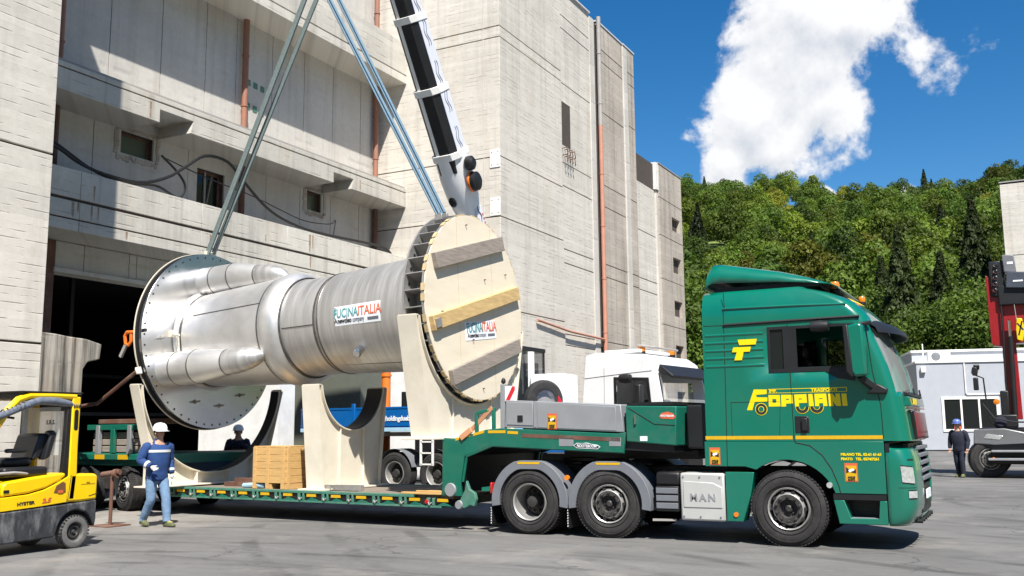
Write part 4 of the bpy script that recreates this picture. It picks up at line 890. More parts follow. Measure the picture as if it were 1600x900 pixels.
# bumper and grille front, below the cab
ZB = [.33, .37, .45, .60, .80, 1.0, 1.2, 1.34, 1.42]
SB = [1.345, 1.40]
def ob(z): 
    rnd = max(0, (1.30-z)/.9); return outline(z, SB, nc=10, nf=8, back=.27+.10*max(0, (z-1.2)/.22)**2, inset=.0+.03*max(0, (.45-z)/.12)**2+(.10*max(0, (z-1.25)/.17)**2))
rows = [ob(z) for z in ZB]; nb = len(rows[0]); m = MB(); m.v = [(max(x, 1.345), y, z) for z, r_ in zip(ZB, rows) for x, y in r_]
for j in range(len(ZB)-1):
    for i in range(nb-1):
        y = (rows[j][i][1]+rows[j][i+1][1])/2
        if abs(y) < .62 and .45 <= ZB[j] and True: continue
        m.f.append((j*nb+i, j*nb+i+1, (j+1)*nb+i+1, (j+1)*nb+i))
m.mi = [0]*len(m.f); bp = m.build('bumper', M['green'], TK, 0, 30)
sol = bp.modifiers.new('thick', 'SOLIDIFY'); sol.thickness = .05; sol.offset = -1
MB().bx(1.345, 1.40, -HW+.02, HW-.02, .36, 1.44).build('bumper_back', M['black_plastic'], TK)
MB().bx(1.40, 1.62, -1.0, 1.0, .36, 1.42).build('radiator', M['black_plastic'], TK)
for k in range(5):
    z = .93+.105*k; MB().prism([(1.62, z-.035), (1.76-.01*k, z-.02), (1.76-.01*k, z+.03), (1.62, z+.035)], 'xz', -.62, .62).build('grille_slat', M['grey_plastic'], TK, .006)
gp = MB().prism([(1.58, 1.47), (1.735, 1.47), (1.70, 1.86), (1.58, 1.90)], 'xz', -.80, .80).build('front_panel', pm('gloss_black', (.008, .008, .009), .05, coat=1.0), TK, .015)
MB().bx(1.62, 1.70, -.82, .82, 1.90, 1.915).build('chrome_strip', M['chrome'], TK)
MB().prism([(1.60, 1.93), (1.69, 1.93), (1.67, 2.06), (1.60, 2.06)], 'xz', -.95, .95).build('name_panel', M['green'], TK, .01)
MB().bx(1.688, 1.696, -.70, -.25, 1.955, 2.035).build('name_plate', M['yellow_logo'], TK)
MB().bx(1.755, 1.775, -.46, .06, .66, .78).build('number_plate', M['paper'], TK)
MB().bx(1.58, 1.72, -.6, .6, .46, .85).build('lower_intake', M['black_plastic'], TK, .02)
for k in range(6): MB().cyl((1.6, -.75+.3*k, .37), (1.72, -.75+.3*k, .37), .03, 10).build('bumper_slot', M['black_plastic'], TK)
for sy in (-1, 1):
    # lamps sit in the rounded corner: patches lifted off the corner surface
    def patch(i0, i1, z0, z1, off, nm, mt, sk=0.0):
        q = MB(); nz = 4; cols = list(range(i0, i1+1))
        for jj in range(nz+1):
            z = z0+(z1-z0)*jj/nz; row = ob(z)
            for c_ in cols:
                x, y = row[c_]; x2, y2 = row[c_+1]; x1_, y1_ = row[c_-1]; d = Vector((x2-x1_, y2-y1_, 0)).normalized(); nrm = Vector((d.y, -d.x, 0))
                p_ = Vector((x, y, z+sk*(c_-i0)))+nrm*off; q.v.append((p_.x, p_.y*(-sy), p_.z))
        k = len(cols); q.f = [(a*k+b, a*k+b+1, (a+1)*k+b+1, (a+1)*k+b) for a in range(nz) for b in range(k-1)]; q.mi = [0]*len(q.f)
        return q.build(nm, mt, TK)
    patch(3, 8, .90, 1.14, .004, 'headlight_frame', M['black_plastic'], -.004); patch(3, 8, .915, 1.125, .010, 'headlight', M['lamp_clear'], -.004)
    patch(5, 9, .69, .81, .004, 'foglight_frame', M['black_plastic']); patch(5, 9, .705, .795, .010, 'foglight', M['lamp_clear'])
    patch(2, 9, .835, .842, .002, 'bumper_seam', M['seam'])
    patch(6, 9, 1.20, 1.22, .004, 'bumper_line', M['seam'])
# roof deflector with side fairing
df = MB()
prof = [(-1.09, 3.72), (-1.06, 4.0), (-.98, 4.14), (-.85, 4.135), (-.5, 4.06), (0, 3.95), (.4, 3.83), (.72, 3.70), (.82, 3.655)]
wd = [1.15, 1.15, 1.13, 1.13, 1.13, 1.12, 1.09, 1.03, .95]
def defl(yf, dz=0): return [(x, yf*w, z+dz) for (x, z), w in zip(prof, wd)]
cols = [-1.0, -.985, -.93, -.82, -.6, -.3, 0, .3, .6, .82, .93, .985, 1.0]
dzs = [-.30, -.17, -.06, -.02, 0, .02, .03, .02, 0, -.02, -.06, -.17, -.30]
for c_, dz in zip(cols, dzs):
    for (x, z), w in zip(prof, wd):
        hgt = max(0, (z-3.70)/.44); df.v.append((x, c_*w, max(3.655 if x > .6 else 3.72, z+dz*hgt*1.1)))
k = len(prof); df.f = [(a*k+b, a*k+b+1, (a+1)*k+b+1, (a+1)*k+b) for a in range(len(cols)-1) for b in range(k-1)]; df.mi = [0]*len(df.f)
do = df.build('roof_deflector', M['green'], TK, 0, 50); sol = do.modifiers.new('thick', 'SOLIDIFY'); sol.thickness = .02; sol.offset = -1
MB().bx(-.95, .55, -1.03, 1.03, 3.672, 3.74).build('deflector_base', M['black_plastic'], TK)
for x, y, s in ((.72, -.62, 1), (.95, .35, .8)):
    b_ = MB().lathe([(.075*s, 0), (.075*s, .05*s), (.06*s, .06*s)], (x, y, 3.60-.09*(x > .9)), n=20, cap=True).build('beacon_base', M['black_plastic'], TK)
    MB().lathe([(.062*s, .06*s), (.068*s, .09*s), (.064*s, .14*s), (.05*s, .165*s), (0, .17*s)], (x, y, 3.60-.09*(x > .9)), n=20).build('beacon', M['lamp_orange'], b_)
# sun visor
vz = MB(); nv = 20
for j, (dx, z) in enumerate(((.02, 3.16), (.16, 3.10), (.27, 3.02), (.30, 2.95), (.27, 2.95), (.22, 3.01), (.02, 3.12))):
    for i in range(nv+1):
        u = -1+2*i/nv; vz.v.append((front_x(3.12)+dx-.26*abs(u)**2.4, u*1.16, z))
vz.f = [(a*(nv+1)+b, a*(nv+1)+b+1, (a+1)*(nv+1)+b+1, (a+1)*(nv+1)+b) for a in range(6) for b in range(nv)]; vz.mi = [0]*len(vz.f)
vz.build('sun_visor', M['black_plastic'], TK, 0, 40)
# mirrors
for sy in (-1, 1):
    mr_ = MB().prism([(1.0, 2.40), (1.06, 2.32), (1.22, 2.34), (1.20, 3.03), (1.14, 3.06), (.98, 3.02)], 'xz', sy*(HW+.07), sy*(HW+.33)).build('mirror', M['green'], TK, .04)
    MB().prism([(.955, 2.40), (1.02, 2.31), (1.05, 2.33), (1.01, 3.04), (.94, 3.02)], 'xz', sy*(HW+.05), sy*(HW+.345)).build('mirror_glass_frame', M['black_plastic'], mr_, .02)
    MB().beam((1.10, sy*(HW+.16), 2.33), (1.28, sy*(HW-.02), 2.16), .07, .10).beam((1.10, sy*(HW+.16), 3.04), (1.26, sy*(HW-.02), 3.08), .06, .06).build('mirror_arm', M['black_plastic'], mr_, .02)
    MB().prism([(1.16, 2.10), (1.30, 2.24), (1.44, 2.16), (1.42, 2.09)], 'xz', sy*(HW-.04), sy*(HW+.06)).build('mirror_foot', M['black_plastic'], mr_, .02)
    MB().lathe([(0, -.14), (.07, -.12), (.085, 0), (.07, .12), (0, .14)], (.60, sy*(HW+.12), 3.05), (1, 0, 0), 16).build('kerb_mirror', M['black_plastic'], TK)
    MB().beam((.60, sy*(HW+.1), 3.1), (.60, sy*HW, 3.14), .03, .03).build('kerb_mirror_arm', M['black_plastic'], TK)
# wipers
for y0, y1 in ((-.85, -.05), (.0, .8)):
    MB().tube([(1.70, y0+.3, 2.10), (1.67, y0+.5, 2.17), (1.645, y1, 2.19)], .014, 6).build('wiper', M['black_plastic'], TK)
MB().prism([(1.50, 2.05), (1.675, 2.07), (1.645, 2.13), (1.50, 2.13)], 'xz', -.9, .9).build('scuttle', M['black_plastic'], TK, .01)
# inside
MB().bx(-1.05, 1.30, -1.15, 1.15, 1.50, 1.56).build('cab_floor', M['black_plastic'], TK)
MB().prism([(.95, 1.56), (1.40, 1.56), (1.42, 2.10), (1.3, 2.16), (1.0, 2.0)], 'xz', -1.1, 1.1).build('dashboard', M['black_plastic'], TK, .03)
for y in (-.62, .62):
    sx = MB().bx(.05, .62, y-.27, y+.27, 1.85, 2.05).build('seat', M['vinyl'], TK, .05)
    MB().prism([(.02, 2.0), (.20, 2.0), (.06, 2.72), (-.10, 2.72)], 'xz', y-.25, y+.25).build('seat_back', M['vinyl'], sx, .05)
    MB().bx(-.14, .02, y-.14, y+.14, 2.73, 2.95).build('headrest', M['vinyl'], sx, .04)
MB().lathe([(.215, -.016), (.235, 0), (.215, .016), (.20, 0), (.215, -.016)], (.92, .62, 2.10), (-.6, 0, .8), 28).build('steering_wheel', M['black_plastic'], TK)
MB().bx(-1.06, -.28, -1.16, 1.16, 1.9, 2.1).bx(-.30, -.26, -1.16, 1.16, 1.56, 3.3).build('bunk_curtain', M['black_plastic'], TK)
# chassis, tanks, axles
for y in (-.42, .42): MB().bx(-5.0, 1.3, y-.04, y+.04, .78, 1.05).build('chassis_rail', M['black_plastic'], TK)
fw_ = MB().prism(arc(-3.4, 0, .55, 0, 360, 24)[:-1], 'xy', 1.12, 1.20).build('fifth_wheel', M['black_plastic'], TK, .02)
tkp = MB().bx(-1.55, -.88, -HW+.015, -HW+.60, .31, 1.0).build('side_box', M['silver_panel'], TK, .03)
MB().prism([(-1.50, .50), (-.92, .50), (-.92, .80), (-1.05, .86), (-1.50, .88)], 'xz', -HW+.004, -HW+.02).build('box_relief', M['silver_panel'], tkp, .012)
text('lettering', 'MAN', .15, M['alu'], tkp, frame_m(Vector((-1.40, -HW+.003, .60)), (1, 0, 0), (0, 0, 1)), .004, .006, space=1.35)
for x in (-1.5, -1.25, -.95):
    for z in (.37, .94): MB().cyl((x, -HW+.016, z), (x, -HW+.006, z), .014, 8).build('box_screw', M['grey_plastic'], tkp)
MB().bx(-1.55, -.7, HW-.60, HW-.02, .33, 1.0).build('fuel_tank', M['silver_panel'], TK, .08)
bb = MB().bx(-1.94, -1.58, -HW+.03, -HW+.5, .43, .80).build('battery_box', M['black_plastic'], TK, .015)
for k in range(3): MB().bx(-1.93, -1.59, -HW+.018, -HW+.03, .47+.11*k, .555+.11*k).build('battery_rib', M['grey_plastic'], bb, .008)
MB().bx(-1.94, -1.56, -HW+.05, -HW+.5, .80, 1.01).build('air_unit', M['black_plastic'], TK, .04)
MB().beam((-2.0, -1.2, .30), (-1.66, -1.1, .30), .05, .03).build('side_guard', M['grey_pipe'], TK)
for x, stl in ((.02, 'front'), (-2.69, 'front'), (-4.06, 'rear')):
    MB().cyl((x, -1.0, .52), (x, 1.0, .52), .09, 12).build('axle', M['rim_dirty'], TK)
wheel(TK, (.02, -HW+.01, .52), .525, .31, -1, 'front'); wheel(TK, (.02, HW-.01, .52), .525, .31, 1, 'front')
wheel(TK, (-2.69, -HW+.01, .515), .52, .31, -1, 'front', rad(6)); wheel(TK, (-2.69, HW-.01, .515), .52, .31, 1, 'front', rad(6))
wheel(TK, (-4.06, -HW+.01, .51), .52, .58, -1, 'rear'); wheel(TK, (-4.06, HW-.01, .51), .52, .58, 1, 'rear')
def mudguard(cx, sy, a0, a1):
    r0, r1 = .615, .655; n0 = 26; m = MB()
    pts = [(a0+(a1-a0)*i/n0) for i in range(n0+1)]
    y0, y1 = sy*(HW+.0), sy*(HW-.62)
    def P(a, r): 
        x, z = math.cos(rad(a))*r, math.sin(rad(a))*r
        return (cx+x*1.04, .52+min(z, .62*r/.655+.0)*1.03)
    for y, rin in ((y0, r0-.10), (y1, r0)):
        for r_ in (rin, r1):
            m.v += [(P(a, r_)[0], y, P(a, r_)[1]) for a in pts]
    k = n0+1
    for i in range(n0): m.f += [(i, i+1, k+i+1, k+i), (k+i, k+i+1, 3*k+i+1, 3*k+i), (2*k+i, 3*k+i, 3*k+i+1, 2*k+i+1), (i, 2*k+i, 2*k+i+1, i+1)]
    m.f += [(0, k, 3*k, 2*k), (k-1, 3*k-1, 4*k-1, 2*k-1)]; m.mi = [0]*len(m.f)
    o = m.build('mudguard', M['grey_plastic'], TK, .008)
    if sy < 0:
        sx0 = .24; tz = MB(); pa = [P(72+(108-72)*i/8, .60) for i in range(9)]; pb = [P(72+(108-72)*i/8, .635) for i in range(9)]
        tz.v = [(x, y0-.003, z) for x, z in pa]+[(x, y0-.003, z) for x, z in pb]; tz.f = [(i, i+1, 10+i, 9+i) for i in range(8)]; tz.mi = [0]*8; tz.build('amber_reflector', M['amber_tape'], o)
    return o
for cx in (-2.69, -4.06):
    for sy in (-1, 1):
        mudguard(cx, sy, -8, 188)
        f = MB().bx(cx-.70, cx-.685, sy*(HW-.30)-.26, sy*(HW-.30)+.26, .12, .50).build('mud_flap', M['black_plastic'], TK)
        if sy < 0:
            for k in range(7): MB().beam((cx-.705, -HW+.02, .15+.04*k), (cx-.705, -HW+.10, .185+.04*k), .006, .014).build('flap_stripe', M['paper'], f)
MB().lathe([(0, -.03), (.04, -.03), (.045, 0), (.035, .03), (0, .03)], (-3.375, -HW-.005, .90), (0, 1, 0), 12).build('side_marker', M['lamp_orange'], TK)
MB().bx(-4.80, -4.76, -HW+.05, -HW+.16, .62, .80).build('tail_lamp', M['lamp_red'], TK, .015)
MB().bx(-4.95, -4.8, -HW+.05, -HW+.4, .66, .72).build('tail_bracket', M['green_tr'], TK)
# yellow T badge and the haulier's lorry-shaped lettering
YP = -HW-.003
def poly2(name, pts, mt, par, y=YP, th=.004): return MB().prism(pts, 'xz', y, y+th).build(name, mt, par)
tb = MB().prism([(-.57, 2.85), (-.59, 2.93), (-.31, 2.93), (-.33, 2.85)], 'xz', YP-.012, YP+.004)
tb.prism([(-.68, 2.75), (-.66, 2.82), (-.40, 2.82), (-.42, 2.75), (-.51, 2.75), (-.54, 2.63), (-.65, 2.63), (-.61, 2.75)], 'xz', YP-.012, YP+.004); tb.build('letter_badge', M['yellow_logo'], TK)
lg = bpy.data.objects.new('haulier_lettering', None); COL.objects.link(lg); lg.parent = TK
lg.location = (-.50, YP, 1.905)
# logo coordinates: u 0..1.41, v 0..0.29
def LP(name, pts, mt=None, y=0.0): return MB().prism(pts, 'xz', y, y+.004).build(name, mt or M['yellow_logo'], lg)
LP('letter', [(0.0, 0.0), (0.078, -0.002), (0.112, 0.104), (0.122, 0.114), (0.298, 0.118), (0.302, 0.177), (0.151, 0.181), (0.137, 0.216), (0.293, 0.224), (0.298, 0.289), (0.112, 0.294)])
MB().prism([(0.317, 0.045), (0.483, 0.045), (0.478, 0.206), (0.317, 0.211)], 'xz', 0, .004, [[(0.371, 0.097), (0.426, 0.097), (0.426, 0.149), (0.371, 0.151)]]).build('letter', M['yellow_logo'], lg)
MB().prism([(0.496, 0.04), (0.561, 0.043), (0.561, 0.082), (0.659, 0.084), (0.654, 0.206), (0.496, 0.208)], 'xz', 0, .004, [[(0.561, 0.136), (0.605, 0.134), (0.605, 0.149), (0.561, 0.15)]]).build('letter', M['yellow_logo'], lg)
MB().prism([(0.686, 0.039), (0.741, 0.04), (0.741, 0.087), (0.854, 0.088), (0.849, 0.21), (0.68, 0.207)], 'xz', 0, .004, [[(0.741, 0.135), (0.785, 0.136), (0.785, 0.149), (0.741, 0.15)]]).build('letter', M['yellow_logo'], lg)
MB().prism([(0.878, 0.039), (0.946, 0.04), (0.932, 0.21), (0.875, 0.21)], 'xz', 0, .004, ()).build('letter', M['yellow_logo'], lg)
MB().prism([(0.963, 0.039), (1.018, 0.038), (1.018, 0.079), (1.073, 0.079), (1.073, 0.038), (1.129, 0.039), (1.119, 0.211), (0.959, 0.211)], 'xz', 0, .004, [[(1.018, 0.135), (1.068, 0.136), (1.068, 0.148), (1.018, 0.147)]]).build('letter', M['yellow_logo'], lg)
MB().prism([(1.151, 0.036), (1.213, 0.036), (1.205, 0.103), (1.249, 0.037), (1.312, 0.036), (1.302, 0.207), (1.244, 0.207), (1.246, 0.141), (1.21, 0.207), (1.146, 0.208)], 'xz', 0, .004, ()).build('letter', M['yellow_logo'], lg)
MB().prism([(1.332, 0.036), (1.398, 0.037), (1.39, 0.205), (1.324, 0.205)], 'xz', 0, .004, ()).build('letter', M['yellow_logo'], lg)
MB().bx(.315, 1.40, 0, .004, .232, .238).bx(.315, 1.40, 0, .004, .287, .294).bx(1.393, 1.40, 0, .004, .238, .287).build('letter_frame', M['yellow_logo'], lg)
text('lettering', 'IMP.', .062, M['yellow_logo'], lg, frame_m(Vector((.33, .002, .243)), (1, 0, 0), (0, 0, 1)), .0022)
text('lettering', 'TRASPORTI', .062, M['yellow_logo'], lg, frame_m(Vector((.915, .002, .243)), (1, 0, 0), (0, 0, 1)), .0022, sx=1.12)
def ring(u, v, r, r2, mt, y, a0=0, a1=360):
    n = 24; m = MB(); A = arc(u, v, r, a0, a1, n); Bq = arc(u, v, r2, a0, a1, n); m.v = [(x, y, z) for x, z in A+Bq]; m.f = [(i, i+1, n+2+i, n+1+i) for i in range(n)]; m.mi = [0]*n; return m.build('logo_wheel', mt, lg)
ring(.208, .010, .088, .0, M['yellow_logo'], -.002); ring(.208, .010, .079, .0, M['ink_black'], -.004); ring(.208, .010, .043, .0, M['yellow_logo'], -.006); ring(.208, .010, .035, .0, M['green'], -.008)
for u in (.785, .985): ring(u, .032, .095, .0, M['yellow_logo'], -.002, 180, 360); ring(u, .032, .087, .045, M['ink_black'], -.004, 180, 360); ring(u, .032, .037, .0, M['green'], -.004, 180, 360)
for k, s in enumerate(('MILANO TEL. 02-61 61-61', 'PRATO   TEL. 0574/7261')):
    text('lettering', s, .048, M['yellow_logo'], TK, frame_m(Vector((.77, YP-.001, 1.262-.062*k)), (1, 0, 0), (0, 0, 1)), .0022)
def blind_spot(par, x, z, w, h, y, name='blind_spot_sticker'):
    s = MB().bx(x, x+w, y-.003, y, z, z+h).build(name, M['ink_red'], par)
    MB().bx(x+.015, x+w-.015, y-.006, y-.003, z+.015, z+h*.86).build('sticker_field', M['amber_tape'], s)
    MB().prism([(x+.02, z+h*.45), (x+w*.5, z+h*.58), (x+.02, z+h*.80)], 'xz', y-.008, y-.006).prism([(x+w*.5, z+h*.5), (x+w-.02, z+h*.45), (x+w-.02, z+h*.7)], 'xz', y-.008, y-.006).build('sticker_print', M['ink_black'], s)
    MB().box((x+w*.52, y-.009, z+h*.62), (w*.42, .003, h*.13), (0, -.35, 0)).build('sticker_lorry', M['paper'], s)
    for k, tt in enumerate(('ANGLES', 'MORTS')): text('lettering', tt, h*.14, M['ink_black'], s, frame_m(Vector((x+w*.5, y-.009, z+h*(.20-.13*k))), (1, 0, 0), (0, 0, 1)), .001, align='CENTER', sx=.8)
blind_spot(TK, -1.08, 1.12, .16, .25, -HW-.001); blind_spot(TK, .81, .91, .17, .25, -HW-.001)
# yellow emblem on the roof front
MB().prism([(0, 0), (.08, .0), (.16, .2), (.5, .2), (.46, .28), (.05, .28)], 'xy', 0, .004).xf(frame_m(Vector((1.10, -.78, 3.34)), (.25, 1, -.1), (-.7, .1, .55))).build('roof_emblem', M['yellow_logo'], TK)
# ================================================================== green low-loader trailer
TR = thing('low_loader_trailer', 'green low loader trailer with grey lockers on its gooseneck coupled to the green truck', 'trailer', (-6.5, 15.375, 0), rad(-4))
# local x forward, near side y = -1.27; deck runs from x=-2.3 back to x=-9.4
W2 = 1.27
# gooseneck side plates
for sy in (-1, 1):
    pl = [(-2.30, .56), (-1.90, .56), (-1.92, .80), (-1.84, 1.22), (-1.30, 1.40), (1.10, 1.30), (1.14, 1.60), (1.0, 1.58), (-1.10, 1.68), (-1.40, 1.66), (-2.05, 1.51), (-2.29, 1.53)]
    g = MB().prism(pl, 'xz', sy*W2, sy*(W2-.05)).build('gooseneck_side', M['green_tr'], TR, .008)
    MB().tube([(-1.88, sy*(W2-.02), .80), (-1.80, sy*(W2-.02), 1.22), (-1.28, sy*(W2-.02), 1.395), (1.10, sy*(W2-.02), 1.30)], .022, 6).build('bottom_flange', M['green_tr'], g)
    for x0, x1, z0, z1 in ((-2.02, -1.72, 1.475, 1.55), (-1.66, -1.44, 1.555, 1.605), (-1.36, -1.02, 1.60, 1.60), (-.98, -.78, 1.59, 1.58)):
        MB().prism([(x0, z0), (x1, z1), (x1, z1+.045), (x0, z0+.045)], 'xz', sy*(W2+.001), sy*(W2+.004)).build('amber_reflector', M['amber_tape'], g)
    MB().prism([(-.70, 1.53), (1.05, 1.46), (1.05, 1.52), (-.70, 1.59)], 'xz', sy*(W2-.0), sy*(W2+.004)).build('brown_rail', M['rust'], g)
MB().prism([(-2.30, .62), (-1.95, .62), (-1.90, 1.22), (-1.35, 1.43), (1.9, 1.30), (1.9, 1.5), (-1.3, 1.64), (-2.0, 1.48), (-2.28, 1.50)], 'xz', -W2+.06, W2-.06).build('gooseneck_frame', M['black_plastic'], TR)
MB().bx(-.35, 2.0, -.5, .5, 1.18, 1.32).build('kingpin_plate', M['black_plastic'], TR)
# lockers
for sy in (-1, 1):
    lk = MB().prism([(-1.05, 1.69), (1.10, 1.60), (1.06, 2.02), (-1.02, 2.14)], 'xz', sy*(W2-.02), sy*(W2-.5)).build('locker', M['alu'], TR, .012)
    MB().prism([(-1.0, 1.735), (-.50, 1.715), (-.50, 2.085), (-1.0, 2.105)], 'xz', sy*(W2-.019), sy*(W2-.008)).build('locker_door', M['alu'], lk, .01)
    MB().bx(-.79, -.69, sy*(W2-.008)-.012, sy*(W2-.008)+.012, 1.78, 1.885).build('locker_latch', M['black_plastic'], lk, .006)
    MB().prism([(-.42, 1.685), (.98, 1.625), (.98, 1.99), (-.42, 2.085)], 'xz', sy*(W2-.019), sy*(W2-.010)).build('locker_panel', M['alu'], lk, .008)
    MB().prism([(-.48, 1.69), (-.44, 1.69), (-.44, 2.11), (-.48, 2.11)], 'xz', sy*(W2-.019), sy*(W2+.004)).build('locker_rib', M['alu'], lk)
MB().bx(-1.0, 1.0, -W2+.52, W2-.52, 1.6, 1.85).build('neck_deck', M['wood_deck'], TR)
blind_spot(TR, -.23, 1.655, .17, .25, -W2+.008)
for x, w in ((-.02, .26), (.86, .2)): MB().bx(x, x+w, -W2-.004, -W2, 1.39, 1.52).build('grey_plate', M['alu'], TR, .02)
np_ = MB().prism([(.24, 1.40), (.30, 1.36), (.66, 1.345), (.71, 1.38), (.66, 1.41), (.55, 1.425), (.48, 1.445), (.40, 1.435), (.30, 1.44)], 'xz', -W2-.006, -W2-.001).build('maker_plate', M['paper'], TR)
MB().prism([(.255, 1.40), (.305, 1.37), (.655, 1.355), (.695, 1.38), (.655, 1.40), (.48, 1.432), (.30, 1.43)], 'xz', -W2-.008, -W2-.005).build('plate_field', M['ink_black'], np_)
text('lettering', 'NOOTEBOOM', .062, M['paper'], np_, frame_m(Vector((.475, -W2-.010, 1.372)), (1, 0, -.03), (0, 0, 1)), .001, align='CENTER', sx=.85)
# pump housing at the front of the neck
ph = MB().prism([(1.15, 1.46), (1.95, 1.40), (1.98, 1.98), (1.15, 2.0)], 'xz', -W2+.0, W2-.0).build('pump_housing', M['green_tr'], TR, .015)
MB().tube([(1.2, -W2-.002, 1.97), (1.62, -W2-.002, 1.72), (1.95, -W2-.002, 1.70)], .006, 4).build('panel_seam', M['seam'], ph)
MB().bx(1.30, 1.33, -W2-.03, -W2, 1.72, 1.86).build('housing_handle', M['chrome'], ph)
MB().bx(1.38, 1.50, -W2-.003, -W2, 1.47, 1.54).build('rating_label', M['paper'], ph)
MB().prism([(1.70, 1.83), (1.74, 1.80), (1.93, 1.79), (1.96, 1.82), (1.93, 1.87), (1.84, 1.90), (1.74, 1.88)], 'xz', -W2-.005, -W2-.001).build('maker_plate', M['ink_red'], ph)
text('lettering', 'NOOTEBOOM', .040, M['paper'], ph, frame_m(Vector((1.83, -W2-.008, 1.825)), (1, 0, -.03), (0, 0, 1)), .001, align='CENTER', sx=.8)
MB().bx(2.02, 2.5, -1.0, 1.0, 1.35, 2.0).build('hose_bay', M['black_plastic'], TR, .03)
MB().bx(1.15, 1.9, -W2+.05, W2-.05, 2.0, 2.05).build('housing_lid', M['black_plastic'], TR)
for k in range(3): MB().tube([(2.3, -.4+.3*k, 1.6), (2.7, -.5+.3*k, 1.35), (3.1, -.4+.25*k, 1.5), (3.3, -.3+.2*k, 1.75)], .025, 6).build('air_hose', M['black_plastic'], TR)
# marker post with striped board
ps = MB().bx(-1.13, -1.05, -W2+.02, -W2+.10, 1.66, 2.40).build('marker_post', M['alu'], TR, .006)
MB().lathe([(.0, .0), (.035, .02), (.04, .06), (.02, .1), (0, .11)], (-1.09, -W2+.06, 2.40), n=12).build('post_knob', M['black_plastic'], ps)
sb = MB().bx(-1.04, -.84, -W2+.03, -W2+.045, 2.12, 2.37).build('striped_board', M['paper'], TR)
MB().prism([(-1.03, 2.13), (-.95, 2.13), (-.85, 2.30), (-.85, 2.36), (-.90, 2.36)], 'xz', -W2+.026, -W2+.03).build('red_stripe', M['red_white'], sb)
# loop bracket and strap on the neck
MB().beam((-1.62, -W2+.05, 1.60), (-1.62, -W2+.05, 1.95), .05, .06).beam((-1.62, -W2+.05, 1.93), (-1.28, -W2+.05, 2.0), .05, .06).beam((-1.28, -W2+.05, 1.62), (-1.28, -W2+.05, 2.02), .05, .06).build('loop_bracket', M['green_tr'], TR, .01)
# neck foot: pin boss and locking hook
MB().lathe([(0, .03), (.105, .03), (.115, .01), (.115, 0)], (-2.12, -W2, .66), (0, -1, 0), 24).build('pin_cover', M['alu'], TR)
MB().prism([(-1.92, .38), (-1.84, .36), (-1.72, .42), (-1.64, .40), (-1.60, .52), (-1.63, .62), (-1.74, .68), (-1.80, .82), (-1.83, .66), (-1.88, .58), (-1.95, .46)], 'xz', -W2-.01, -W2+.06).build('locking_hook', M['green_dull'], TR, .01)
MB().lathe([(0, .03), (.065, .03), (.075, 0)], (-1.94, -W2-.01, .42), (0, -1, 0), 18).build('hook_pin', M['alu'], TR)
# deck
XA, XB = -2.32, -9.45
MB().bx(XB, XA, -W2+.03, W2-.03, .36, .50).build('deck_frame', M['black_plastic'], TR)
MB().bx(XB, XA-.6, -W2, -W2+.10, .515, .56).bx(XB, XA-.6, W2-.10, W2, .515, .56).build('deck_edge', M['green_dull'], TR, .005)
x = XB+.02
dk = None; i = 0
while x < XA-.1:
    o = MB().bx(x, x+.28, -W2+.11, W2-.11, .50, .552+RNG.uniform(-.004, .004)).build('deck_plank', M['wood_deck'], TR, .004); x += .292
MB().bx(XB, XA, -W2-.0, -W2+.05, .35, .385).bx(XB, XA, W2-.05, W2, .35, .385).build('lower_rail', M['green_dull'], TR, .004)
k = 0; x = XB+.25
while x < XA-.25:
    br = MB().bx(x-.03, x+.03, -W2-.004, -W2+.06, .386, .514).bx(x+.09, x+.13, -W2-.004, -W2+.06, .386, .514).build('lashing_bracket', M['green_dull'], TR, .006)
    MB().tube([(x+.02, -W2-.012, .44), (x+.05, -W2-.03, .40), (x+.09, -W2-.012, .44)], .012, 6).build('lashing_ring', M['grey_pipe'], br)
    MB().bx(x+.20, x+.42, -W2-.002, -W2+.02, .455, .505).build('amber_reflector', M['amber_tape'], TR)
    MB().prism([(x+.18, .386), (x+.48, .386), (x+.33, .45)], 'xz', -W2+.002, -W2+.03).build('outrigger_arm', M['green_tr'], TR)
    x += .60; k += 1
MB().lathe([(0, .02), (.03, .02), (.04, 0)], (-2.62, -W2-.005, .45), (0, -1, 0), 14).build('red_marker', M['lamp_red'], TR)
MB().bx(-3.2, -2.35, -W2+.02, -W2+.34, .565, .60).bx(-2.9, -2.35, -W2+.05, -W2+.2, .60, .63).build('ramp_board', M['crate_wood'], TR, .006)
# rear bogie
MB().bx(-13.4, -9.45, -W2+.1, W2-.1, .95, 1.22).build('bogie_frame', M['green_tr'], TR, .02)
MB().prism([(-9.45, .40), (-9.15, .40), (-9.15, .56), (-9.6, 1.24), (-9.9, 1.24), (-9.9, .95)], 'xz', -W2+.05, W2-.05).build('rear_neck', M['black_plastic'], TR, .02)
MB().bx(-13.4, -9.9, -W2, -W2+.08, 1.08, 1.2).build('bogie_side_rail', M['green_tr'], TR, .01)
for x in (-11.75, -10.95): MB().bx(x, x+.34, -W2-.004, -W2, 1.09, 1.19).build('amber_reflector', M['amber_tape'], TR)
MB().bx(-12.1, -9.95, -W2+.02, -W2+.09, 1.72, 1.84).beam((-11.2, -W2+.05, 1.22), (-11.2, -W2+.05, 1.74), .07, .14).beam((-10.1, -W2+.05, 1.22), (-10.1, -W2+.05, 1.74), .07, .1).build('headboard_frame', M['green_tr'], TR, .01)
for x in (-11.7, -10.62): MB().bx(x-.06, x+.06, -W2+.0, -W2+.09, 1.2, 1.82).build('stake', M['alu'], TR, .008)
for k in range(3): MB().bx(-12.0, -10.2, -W2+.12, -W2+.42, 1.24+.15*k, 1.37+.15*k).build('timber_baulk', M['plank_grey'], TR, .01)
MB().bx(-12.2, -9.9, -.9, .9, 1.86, 1.96).build('spare_ramp', M['rust'], TR, .01)
